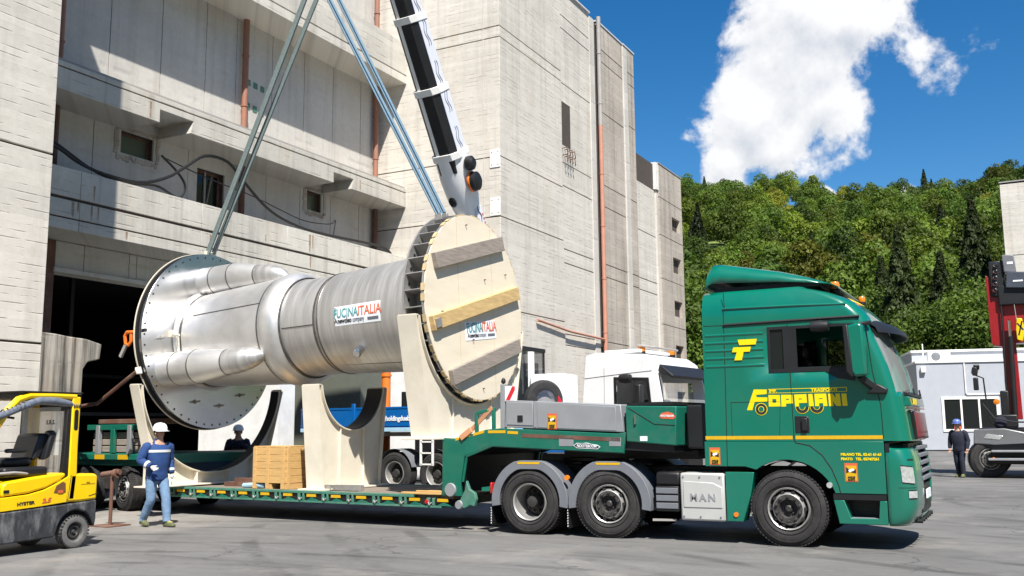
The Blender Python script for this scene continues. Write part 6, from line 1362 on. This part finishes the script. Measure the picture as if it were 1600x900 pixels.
    MB().lathe([(.094, -.07), (.100, -.02), (.1, .03)], HM @ Vector((-.012, 0, .02)), (0, 0, 1), 16, a0=rad(10), a1=rad(170)).build('hair', M['hair'], P)
    hm = MB().lathe([(.128, 0), (.13, .015), (.124, .06), (.10, .11), (.06, .135), (0, .145)], HM @ Vector((.0, 0, .035)), (.06*fx.x, .06*fx.y, 1), 28).build('helmet', M[helmet], P)
    br_ = MB(); br_.v = [tuple(HM @ Vector((math.cos(rad(a))*r_, math.sin(rad(a))*r_*.9, .04-(.012 if r_ > .15 else 0)))) for r_ in (.122, .175) for a in range(-70, 71, 14)]; br_.f = [(i, i+1, 12+i, 11+i) for i in range(10)]; br_.mi = [0]*10
    ob_ = br_.build('helmet_peak', M[helmet], hm); so_ = ob_.modifiers.new('t', 'SOLIDIFY'); so_.thickness = .008
    MB().tube([HM @ Vector((.02, .098*s_, z_)) for s_, z_ in ((-1, .03), (-.9, -.06), (0, -.115), (.9, -.06), (1, .03))], .006, 5).build('chin_strap', M['hair'], hm)
    if strips:
        c_ = Vector(J['chest'])+Vector((0, 0, .03)); st = MB(); n0 = 28
        for z_ in (-.02, .025):
            for k in range(n0): a = 2*math.pi*k/n0; st.v.append((c_.x+math.copysign(abs(math.cos(a))**.85, math.cos(a))*.167, c_.y+math.copysign(abs(math.sin(a))**.85, math.sin(a))*.222, c_.z+z_))
        st.f = [(k, (k+1) % n0, n0+(k+1) % n0, n0+k) for k in range(n0)]; st.mi = [0]*n0; st.build('reflective_strip', M['reflect'], jk)
        for a, b in (('el', 'wl'), ('er', 'wr')):
            p_ = Vector(J[a]).lerp(Vector(J[b]), .62); q_ = Vector(J[a]).lerp(Vector(J[b]), .80); MB().cyl(p_, q_, .078, 14, .070).build('reflective_strip', M['reflect'], jk)
    return P
walk = dict(hl=(0, .10, .90), kl=(.16, .11, .49), al=(.20, .12, .10), tl=(.36, .14, .05), hr=(0, -.10, .90), kr=(.02, -.10, .48), ar=(-.22, -.11, .12), tr=(-.10, -.12, .04),
            sl=(.0, .21, 1.42), el=(-.05, .28, 1.16), wl=(.02, .27, .92), sr=(.0, -.21, 1.42), er=(-.03, -.31, 1.17), wr=(.19, -.22, 1.06), look=12)
person('man in blue work jacket, jeans and white helmet walking past the low loader', (-13.95, 12.72, 0), rad(-14), walk, 'jacket', 'jeans', 'helmet_white')
stand = dict(hl=(0, .10, .90), kl=(.02, .11, .49), al=(-.01, .12, .09), tl=(.15, .15, .04), hr=(0, -.10, .90), kr=(.03, -.11, .49), ar=(.0, -.13, .09), tr=(.16, -.17, .04),
             sl=(.0, .20, 1.42), el=(-.03, .28, 1.15), wl=(.06, .27, .90), sr=(.0, -.20, 1.42), er=(-.02, -.28, 1.15), wr=(.08, -.26, .91), look=0)
person('man in black workwear and blue helmet walking beside the red boom crane', (-2.03, 34.3, 0), rad(-110), dict(stand, kl=(.08, .1, .5), al=(.06, .11, .1), tl=(.2, .13, .05), kr=(.0, -.1, .49), ar=(-.12, -.11, .1), tr=(.02, -.12, .04)), 'navy', 'navy', 'helmet_blue', glove='skin', strips=False)
reach = dict(stand, el=(.12, .26, 1.22), wl=(.30, .12, 1.34), er=(.10, -.27, 1.20), wr=(.30, -.10, 1.30))
person('man in dark blue workwear with raised hands standing behind the trailer deck', (-17.5, 18.5, 0), rad(-50), reach, 'navy', 'navy', 'helmet_white', glove='navy', strips=False)

# ================================================================== red boom crane at the right edge
RC = thing('boom_crane_truck', 'dark crane vehicle with upright red boom at the right edge', 'crane', (-1.2, 34.2, 0))
MB().prism([(-.35, .42), (-.30, 1.40), (-.2, 1.55), (3.2, 1.55), (3.2, .42)], 'xz', 0, 2.5).build('carrier_body', M['black_plastic'], RC, .05)
MB().prism([(-.40, 1.05), (-.36, 1.50), (.5, 1.53), (1.3, 1.35), (1.3, 1.08), (.2, 1.02)], 'xz', -.12, .05).build('front_fairing', pm('silver_grey_fairing', (.20, .205, .21), .35, .4), RC, .03)
MB().bx(.0, 1.9, -.45, .1, .55, .62).bx(.1, 1.9, -.40, .1, .8, .86).build('step_rack', M['alu'], RC, .01)
MB().prism([(-.1, 1.22), (.35, 1.18), (.45, 1.30), (.0, 1.36)], 'xz', -.135, -.11).build('headlamp', M['lamp_clear'], RC, .01)
MB().cyl((.15, -.42, .6), (.15, -.36, .6), .05, 10).build('marker_lamp', M['lamp_orange'], RC)
for x in (.05, 1.7):
    wl = wheel(RC, (x, .0, .58), .58, .36, -1, 'front', rad(20) if x < 1 else 0, True)
    wheel(RC, (x, 2.4, .58), .58, .36, 1, 'front', 0, False)
mr_ = MB().bx(-.27, -.12, -.22, -.10, 2.72, 3.12).bx(-.28, -.13, -.22, -.10, 3.18, 3.45).build('mirror', M['black_plastic'], RC, .03)
MB().tube([(-.2, -.12, 3.2), (.02, -.05, 3.1), (.06, .0, 2.3), (.12, .05, 1.75), (.3, .1, 1.55)], .025, 8).tube([(-.05, -.05, 2.3), (.25, -.1, 1.85), (.8, -.1, 1.72), (1.4, -.05, 1.7)], .025, 8).build('mirror_arm', M['black_plastic'], mr_)
MB().lathe([(.0, 0), (.17, .02), (.19, .12), (.15, .22), (0, .24)], (.42, .2, 1.7), (0, -1, .2), 16).build('air_filter', M['navy'], RC)
MB().lathe([(.0, 0), (.09, .02), (.09, .12), (0, .14)], (.35, -.05, 2.35), (0, -1, 0), 14).build('beacon', M['lamp_orange'], RC)
b1 = MB().prism([(.36, 4.15), (.68, 4.10), (.66, 6.2), (.33, 6.3)], 'xz', .4, 1.1).build('boom_section', M['boom_red'], RC, .02)
MB().prism([(.33, 4.2), (.40, 4.2), (.37, 6.35), (.30, 6.4)], 'xz', .28, .42).build('boom_edge', M['boom_red'], b1, .01)
MB().prism([(.62, 1.8), (1.04, 1.8), (1.02, 4.6), (.62, 4.6)], 'xz', .35, 1.15).build('boom_section', M['boom_red'], RC, .02)
MB().prism([(.70, 4.2), (1.45, 4.2), (1.45, 6.0), (.72, 6.0)], 'xz', .45, 1.15).build('boom_section', M['boom_red'], RC, .02)
MB().cyl((.84, .22, 1.9), (.88, .22, 4.4), .075, 14).build('boom_cylinder', M['black_plastic'], RC); MB().cyl((.86, .22, 3.2), (.88, .22, 4.9), .045, 12).build('cylinder_rod', M['chrome'], RC)
MB().tube([(.66, .3, 2.0), (.64, .25, 3.0), (.68, .3, 4.2), (.69, .3, 6.0)], .03, 8).build('hydraulic_hose', M['black_plastic'], RC)
MB().bx(.25, .90, .1, .9, 1.55, 1.95).bx(.45, .70, .2, .6, 1.9, 2.7).build('slew_base', M['black_plastic'], RC, .04)
gb = MB().bx(.62, 1.5, .25, 1.0, 5.40, 6.05).bx(.42, .85, .3, .9, 5.7, 6.85).build('winch_box', M['black_plastic'], RC, .04)
MB().prism([(.86, 5.95), (1.52, 5.9), (1.52, 6.42), (.92, 6.45)], 'xz', .15, .3).build('winch_cover', pm('slate_cover', (.055, .065, .085), .45), RC, .02)
MB().prism([(.84, 6.45), (1.20, 6.42), (1.16, 7.0), (.82, 7.02)], 'xz', .2, .8).build('head_cover', pm('slate_cover_light', (.16, .165, .18), .45), RC, .03)
MB().bx(.95, 1.12, .19, .2, 6.70, 6.78).build('white_label', M['paper'], RC); MB().bx(1.08, 1.36, .14, .15, 6.12, 6.17).build('white_label', M['paper'], RC)
for k in range(5): MB().lathe([(.05, 0), (.07, .03), (.05, .06)], (.55+.02*k, .28, 5.9+.2*k), (0, -1, 0), 12).build('hose_fitting', M['chrome'], RC)
MB().cyl((1.06, .2, 5.4), (1.09, .2, 4.9), .012, 6).build('hoist_rope', M['grey_pipe'], RC)
hk2 = MB().prism([(1.06, 4.28), (1.22, 4.22), (1.30, 4.6), (1.24, 4.95), (1.10, 4.96), (1.05, 4.6)], 'xz', .12, .26).build('hook_block', M['yellow'], RC, .02)
MB().beam((1.12, .115, 4.42), (1.24, .115, 4.86), .006, .045).beam((1.10, .115, 4.80), (1.26, .115, 4.58), .006, .04).build('hook_stripe', M['ink_black'], hk2)
MB().bx(1.5, 3.3, .2, 2.4, 1.55, 3.6).build('upper_cab', M['boom_red'], RC, .06)

# ================================================================== grey modular building and far tower
GB = thing('modular_building', 'low grey panelled site building with white framed windows near the wood', 'building', (-4.45, 48.7, .45), rad(14.5))
nw = 8; wl_ = 12.0
hole = [[(1.05, .95), (3.35, .95), (3.35, 2.38), (1.05, 2.38)]]
MB().prism([(0, 0), (wl_, 0), (wl_, 4.02), (0, 4.02)], 'xz', 0, .12, hole).build('front_wall', M['grey_panel'], GB, .01)
MB().bx(0, .12, .12, 8, 0, 4.02).bx(wl_-.12, wl_, .12, 8, 0, 4.02).bx(0, wl_, 7.9, 8, 0, 4.02).build('side_wall', M['grey_panel'], GB)
MB().bx(-.05, wl_+.05, -.06, 8.05, 4.02, 4.12).build('roof_edge', M['white_plate'], GB, .01)
MB().bx(.25, wl_, 2.6, 7.8, 4.12, 4.70).build('upper_storey', M['grey_panel'], GB, .01); MB().bx(.2, wl_, 2.5, 7.9, 4.70, 4.80).build('roof_edge', M['white_plate'], GB, .01)
wf = MB().prism([(.98, .88), (3.42, .88), (3.42, 2.45), (.98, 2.45)], 'xz', -.04, .05, [[(1.09+.76*k, .99), (1.09+.76*k+.68, .99), (1.09+.76*k+.68, 2.34), (1.09+.76*k, 2.34)] for k in range(3)]).build('window', M['white_plate'], GB)
for k in range(3): MB().bx(1.07+.76*k, 1.80+.76*k, .0, .02, .97, 2.36).build('pane', M['glass_dark'], wf)
MB().bx(1.45, 1.75, -.02, -.0, 1.0, 1.12).build('red_sign', M['ink_red'], wf)
MB().tube([(2.05, -.04, 4.0), (2.05, -.04, 2.62), (2.1, -.04, 2.55), (3.6, -.04, 2.55), (3.7, -.04, 1.9)], .03, 8).build('cable_duct', M['white_plate'], GB)
MB().bx(-.02, wl_, -.02, .0, -.02, .06).build('plinth', M['black_plastic'], GB)
fl_ = MB().box((2.55, -.12, 3.78), (.25, .12, .22), (.5, 0, 0)).build('floodlight', M['black_plastic'], GB, .02)
MB().box((.28, -.09, 3.72), (.22, .16, .28)).build('junction_box', M['white_plate'], GB, .03)
ac = MB().bx(.75, 1.75, 1.2, 1.55, 4.12, 4.68).build('air_conditioner', M['white_plate'], GB, .03)
MB().lathe([(.0, .01), (.19, .01), (.21, 0)], (1.1, 1.2, 4.40), (0, -1, 0), 20).build('fan_grille', M['grey_plastic'], ac)
MB().cyl((.5, 1.0, 4.1), (.5, 1.0, 5.0), .03, 8).build('vent_pipe', M['white_plate'], GB)
FT = thing('far_concrete_tower', 'pale board-marked concrete tower at the right edge behind the red boom', 'building', (0, 0, 0))
MB().bx(-.46, 14, 75.2, 88, 0, 18.40).build('tower_core', M['joint'], FT)
for z0, z1 in ((0, 4.5), (4.54, 9), (9.04, 13.2), (13.24, 18.3)): MB().bx(-.6, 14.05, 75, 88.1, z0, z1).build('concrete_band', M['concrete'], FT, .02)
MB().bx(-.65, 14.1, 74.95, 88.2, 18.42, 18.5).build('roof_coping', M['grey_pipe'], FT)
# ================================================================== wooded hill
nrng = np.random.default_rng(11)
def hill_z(x, y):
    ridge = 56.0+.134*np.clip(-x, -60, 160)+3.0*np.sin(x*.085+1.0)+1.5*np.sin(x*.21)
    s = np.clip((y-78)/202, 0, 1.0); z = .4+(ridge-1)*s**.95+1.6*np.sin(x*.05+y*.03)*s+1.2*np.sin(x*.11-y*.07)*s
    return z-np.clip(y-285, 0, 400)*.12-.8*(1-np.clip((y-70)/12, 0, 1))
hx = np.linspace(-260, 160, 85); hy = np.concatenate([np.linspace(66, 300, 60), [340, 420, 600]])
gx, gy = np.meshgrid(hx, hy); hz = hill_z(gx, gy)
m = MB(); m.v = list(map(tuple, np.stack([gx, gy, hz], -1).reshape(-1, 3))); nx = len(hx)
m.f = [(j*nx+i, j*nx+i+1, (j+1)*nx+i+1, (j+1)*nx+i) for j in range(len(hy)-1) for i in range(nx-1)]; m.mi = [0]*len(m.f)
m.build('hill', pm('meadow_slope', (.15, .20, .05), .95, var=.35, scale=.25), kind='structure')

# unseen dark slopes added behind and beside the yard to block low sky glow
m = MB(); na = 60; rings = [(95, -1.5), (130, 14), (175, 38), (230, 66), (300, 88), (420, 70)]
for r_, z_ in rings:
    for k in range(na+1):
        a = rad(62-300*k/na); wv = 1+.10*math.sin(k*.7)+.07*math.sin(k*1.9+1)
        m.v.append((r_*wv*math.cos(a)*1.0, r_*wv*math.sin(a), z_*(1+.12*math.sin(k*.45+2)) if z_ > 0 else z_))
m.f = [(j*(na+1)+k, j*(na+1)+k+1, (j+1)*(na+1)+k+1, (j+1)*(na+1)+k) for j in range(len(rings)-1) for k in range(na)]; m.mi = [0]*len(m.f)
m.build('glow_blocking_slopes', pm('blocking_slope_green', (.045, .070, .020), .95, var=.4, scale=.12, bump=.8, bscale=.3), kind='structure')
def leaf_material(name, col):
    m, nt, p, N, L = nodes(name); p.inputs['Roughness'].default_value = .6; p.inputs['Specular IOR Level'].default_value = .25
    at = N('ShaderNodeAttribute'); at.attribute_name = 'tint'
    oi = N('ShaderNodeObjectInfo')
    mr = N('ShaderNodeMapRange'); mr.inputs['To Min'].default_value = .8; mr.inputs['To Max'].default_value = 1.25; L(oi.outputs['Random'], mr.inputs['Value'])
    vm = N('ShaderNodeVectorMath'); vm.operation = 'MULTIPLY'; vm.inputs[1].default_value = col; L(at.outputs['Color'], vm.inputs[0])
    v2 = N('ShaderNodeVectorMath'); v2.operation = 'SCALE'; L(vm.outputs[0], v2.inputs[0]); L(mr.outputs[0], v2.inputs['Scale'])
    L(v2.outputs[0], p.inputs['Base Color'])
    tr = N('ShaderNodeBsdfTranslucent'); v3 = N('ShaderNodeVectorMath'); v3.operation = 'MULTIPLY'; v3.inputs[1].default_value = (1.15, 1.25, .5); L(v2.outputs[0], v3.inputs[0]); L(v3.outputs[0], tr.inputs['Color'])
    mx = N('ShaderNodeMixShader'); mx.inputs[0].default_value = .35; L(p.outputs[0], mx.inputs[1]); L(tr.outputs[0], mx.inputs[2])
    L(mx.outputs[0], nt.nodes['Material Output'].inputs['Surface']); return m
LEAF = leaf_material('leaves', (.100, .158, .024)); NEEDLE = leaf_material('needles', (.060, .085, .026))
def crown(n, kind, leaf, lobes=9, tri=False):
    """leaf quads of a crown about 1 unit wide (radius .5) and 1 unit tall, base at z=0; returns (n,4,3) and tint"""
    if kind == 'broad':
        c = []; 
        for k in range(lobes):
            a = nrng.uniform(0, 2*np.pi); zz = nrng.uniform(.22, .86); rr = .34*np.sqrt(max(.05, 1-((zz-.48)/.52)**2))*nrng.uniform(.55, 1.0)
            c.append((rr*np.cos(a), rr*np.sin(a), zz, nrng.uniform(.15, .25)))
        c.append((0, 0, .55, .30)); c.append((0, 0, .82, .17)); c = np.array(c)
        w = c[:, 3]**2; pick = nrng.choice(len(c), n, p=w/w.sum()); d = nrng.normal(size=(n, 3)); d /= np.linalg.norm(d, axis=1, keepdims=True); d[:, 2] = np.where(d[:, 2] < -.35, -d[:, 2], d[:, 2])
        P = c[pick, :3]+d*(c[pick, 3]*nrng.uniform(.72, 1.06, n)**1.0)[:, None]; nrm = d
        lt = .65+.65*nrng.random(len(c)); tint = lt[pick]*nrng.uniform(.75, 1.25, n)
    else:
        t = nrng.random(n)**.75; a = nrng.uniform(0, 2*np.pi, n); lay = np.floor(t*16)/16; fr = (t*16) % 1
        r = (.5*(1-lay)*(.55+.45*(1-fr)))*(.35+.65*nrng.random(n)**.5)*(1+.18*np.sin(a*5+lay*40)); P = np.stack([r*np.cos(a), r*np.sin(a), .04+.96*t-.10*r], 1)
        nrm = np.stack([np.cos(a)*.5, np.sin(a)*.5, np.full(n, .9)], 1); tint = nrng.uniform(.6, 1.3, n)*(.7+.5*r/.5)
    nrm = nrm+nrng.normal(size=(n, 3))*.55; nrm /= np.linalg.norm(nrm, axis=1, keepdims=True)
    h = np.where(np.abs(nrm[:, 2:3]) < .9, np.array([[0, 0, 1.]]), np.array([[1., 0, 0]])); u = np.cross(nrm, h); u /= np.linalg.norm(u, axis=1, keepdims=True); v = np.cross(nrm, u)
    th = nrng.uniform(0, 2*np.pi, n)[:, None]; u, v = u*np.cos(th)+v*np.sin(th), v*np.cos(th)-u*np.sin(th)
    s = leaf*nrng.uniform(.6, 1.3, n)[:, None]
    q = np.stack([P-u*s*.6, P-v*s*.35+u*s*.1, P+u*s*.65, P+v*s*.35-u*s*.05], 1)
    if tri: q = np.stack([P-u*s*.6-v*s*.3, P+u*s*.7-v*s*.1, P-u*s*.1+v*s*.65], 1)
    return q, tint
def mesh_from_quads(name, q, tints, mats, mi=None, extra=None):
    n, c4 = q.shape[:2]; me = bpy.data.meshes.new(name); me.vertices.add(n*c4); me.vertices.foreach_set('co', q.reshape(-1).astype(np.float32))
    me.loops.add(n*c4); me.loops.foreach_set('vertex_index', np.arange(n*c4, dtype=np.int32)); me.polygons.add(n); me.polygons.foreach_set('loop_start', np.arange(0, n*c4, c4, dtype=np.int32)); me.polygons.foreach_set('loop_total', np.full(n, c4, dtype=np.int32))
    for m_ in mats: me.materials.append(m_)
    if mi is not None: me.polygons.foreach_set('material_index', mi.astype(np.int32))
    at = me.attributes.new('tint', 'FLOAT_COLOR', 'POINT'); col = np.repeat(tints, c4, axis=0); at.data.foreach_set('color', np.concatenate([col, np.ones((n*c4, 1))], 1).astype(np.float32).reshape(-1))
    me.update(calc_edges=True); return me
# the mass of the wood
T_B = [crown(3000, 'broad', .040, 11, True) for _ in range(6)]; T_C = [crown(2000, 'spruce', .045, 9, True) for _ in range(2)]
Q, TI, MI = [], [], []
gaps = [(-9.0, 178, 7.5), (-13.5, 190, 7), (-38, 206, 8)]
y = 90.0
while y < 290:
    x = -.43*y-6
    while x < .13*y+8:
        px, py = x+nrng.uniform(-2.2, 2.2), y+nrng.uniform(-2.2, 2.2)
        x += 5.7+.007*y
        if any((px-a)**2+((py-b)*.36)**2 < r*r for a, b, r in gaps): continue
        con = nrng.random() < (.03 if px < -25 else .07); q, t = (T_C[nrng.integers(2)] if con else T_B[nrng.integers(6)])
        hgt = nrng.uniform(6.5, 12)*(1.1 if con else 1); wid = hgt*(.5 if con else nrng.uniform(.68, .95)); a = nrng.uniform(0, 2*np.pi)
        R_ = np.array([[np.cos(a), -np.sin(a), 0], [np.sin(a), np.cos(a), 0], [0, 0, 1]]); p_ = (q*np.array([wid, wid, hgt*.9]))@R_.T+np.array([px, py, float(hill_z(px, py))+hgt*.06])
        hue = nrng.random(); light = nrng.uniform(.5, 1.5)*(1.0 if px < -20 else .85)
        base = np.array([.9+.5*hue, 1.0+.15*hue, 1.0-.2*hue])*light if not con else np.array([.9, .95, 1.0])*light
        if not con and nrng.random() < .06: base = np.array([1.9, 1.25, .9])*light
        Q.append(p_); TI.append(t[:, None]*base[None, :]); MI.append(np.full(len(t), 1 if con else 0))
    y += 5.4+.006*y
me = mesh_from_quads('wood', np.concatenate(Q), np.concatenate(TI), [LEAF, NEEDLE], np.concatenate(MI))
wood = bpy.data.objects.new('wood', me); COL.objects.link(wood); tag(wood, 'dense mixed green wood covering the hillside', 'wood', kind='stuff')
# single trees at the foot of the hill
def tree_mesh(kind, n, leaf):
    q, t = crown(n, kind, leaf, 22, True); return mesh_from_quads(kind+'_crown', q, t[:, None]*np.ones((1, 3)), [LEAF if kind == 'broad' else NEEDLE])
CR_B = [tree_mesh('broad', 11000, .024) for _ in range(3)]; CR_S = [tree_mesh('spruce', 11000, .026) for _ in range(2)]
def trunk_mesh(kind):
    b = MB()
    if kind == 'spruce': b.tube([(0, 0, 0), (.01, 0, .5), (0, 0, .97)], [.022, .014, .003], 8)
    else:
        b.tube([(0, 0, 0), (.01, .01, .2), (0, 0, .45), (.02, 0, .75)], [.035, .028, .02, .008], 8)
        for k in range(5):
            a = k*1.26; b.tube([(0, 0, .22+.07*k), (.14*math.cos(a), .14*math.sin(a), .38+.08*k), (.26*math.cos(a), .26*math.sin(a), .46+.09*k)], [.014, .01, .004], 6)
    return b
TRK = {}
def tree(kind, x, y, h, w, label, group, var):
    z = float(hill_z(x, y)) if y > 72 else ground_z(x, y)
    t_ = thing('spruce_tree' if kind == 'spruce' else 'broadleaf_tree', label, 'tree', (x, y, z-.1), nrng.uniform(0, 6.28), group)
    t_.scale = (w, w, h)
    if kind not in TRK: TRK[kind] = trunk_mesh(kind).build('trunk', M['bark'], t_)
    else: dup(TRK[kind], t_)
    c_ = bpy.data.objects.new('crown', (CR_S if kind == 'spruce' else CR_B)[var]); COL.objects.link(c_); c_.parent = t_
    if kind == 'broad': c_.location = (0, 0, .1); c_.scale = (1, 1, .9)
    return t_
tree('spruce', -7.6, 76, 16.2, 8.4, 'tall dark spruce standing just right of the green cab roof', 'spruces at the foot of the hill', 0)
tree('spruce', -5.1, 80, 13.8, 7.6, 'second dark spruce right of the tallest one above the grey building', 'spruces at the foot of the hill', 1)
tree('spruce', -9.8, 84, 13.0, 7.4, 'slimmer spruce behind the roof beacons of the green cab', 'spruces at the foot of the hill', 1)
tree('spruce', -3.0, 90, 16.6, 8.2, 'dark spruce on the slope above the grey building near the red boom', 'spruces at the foot of the hill', 0)
for i, (x, y, h, w, lab) in enumerate(((-22.5, 66, 12, 11, 'leafy tree showing beside the far right corner of the concrete building, lower one'), (-19.5, 72, 14, 11.5, 'tall leafy tree between the concrete building and the green roof deflector'),
        (-15.5, 74, 11, 10, 'leafy tree directly behind the green roof deflector'), (-12.2, 80, 11.5, 10, 'leafy tree behind the front slope of the green cab roof'),
        (-5.9, 71, 9, 8, 'leafy tree left of the vent pipe behind the grey building'), (-3.6, 70, 9.5, 8.5, 'leafy tree behind the air conditioner of the grey building'),
        (-1.4, 68, 10, 9, 'leafy tree just left of the red boom behind the grey building'), (-2.4, 78, 12.5, 10, 'tall leafy tree rising behind the row above the grey building'))):
    tree('broad', x, y, h, w, lab, 'leafy trees at the foot of the hill', i % 3)
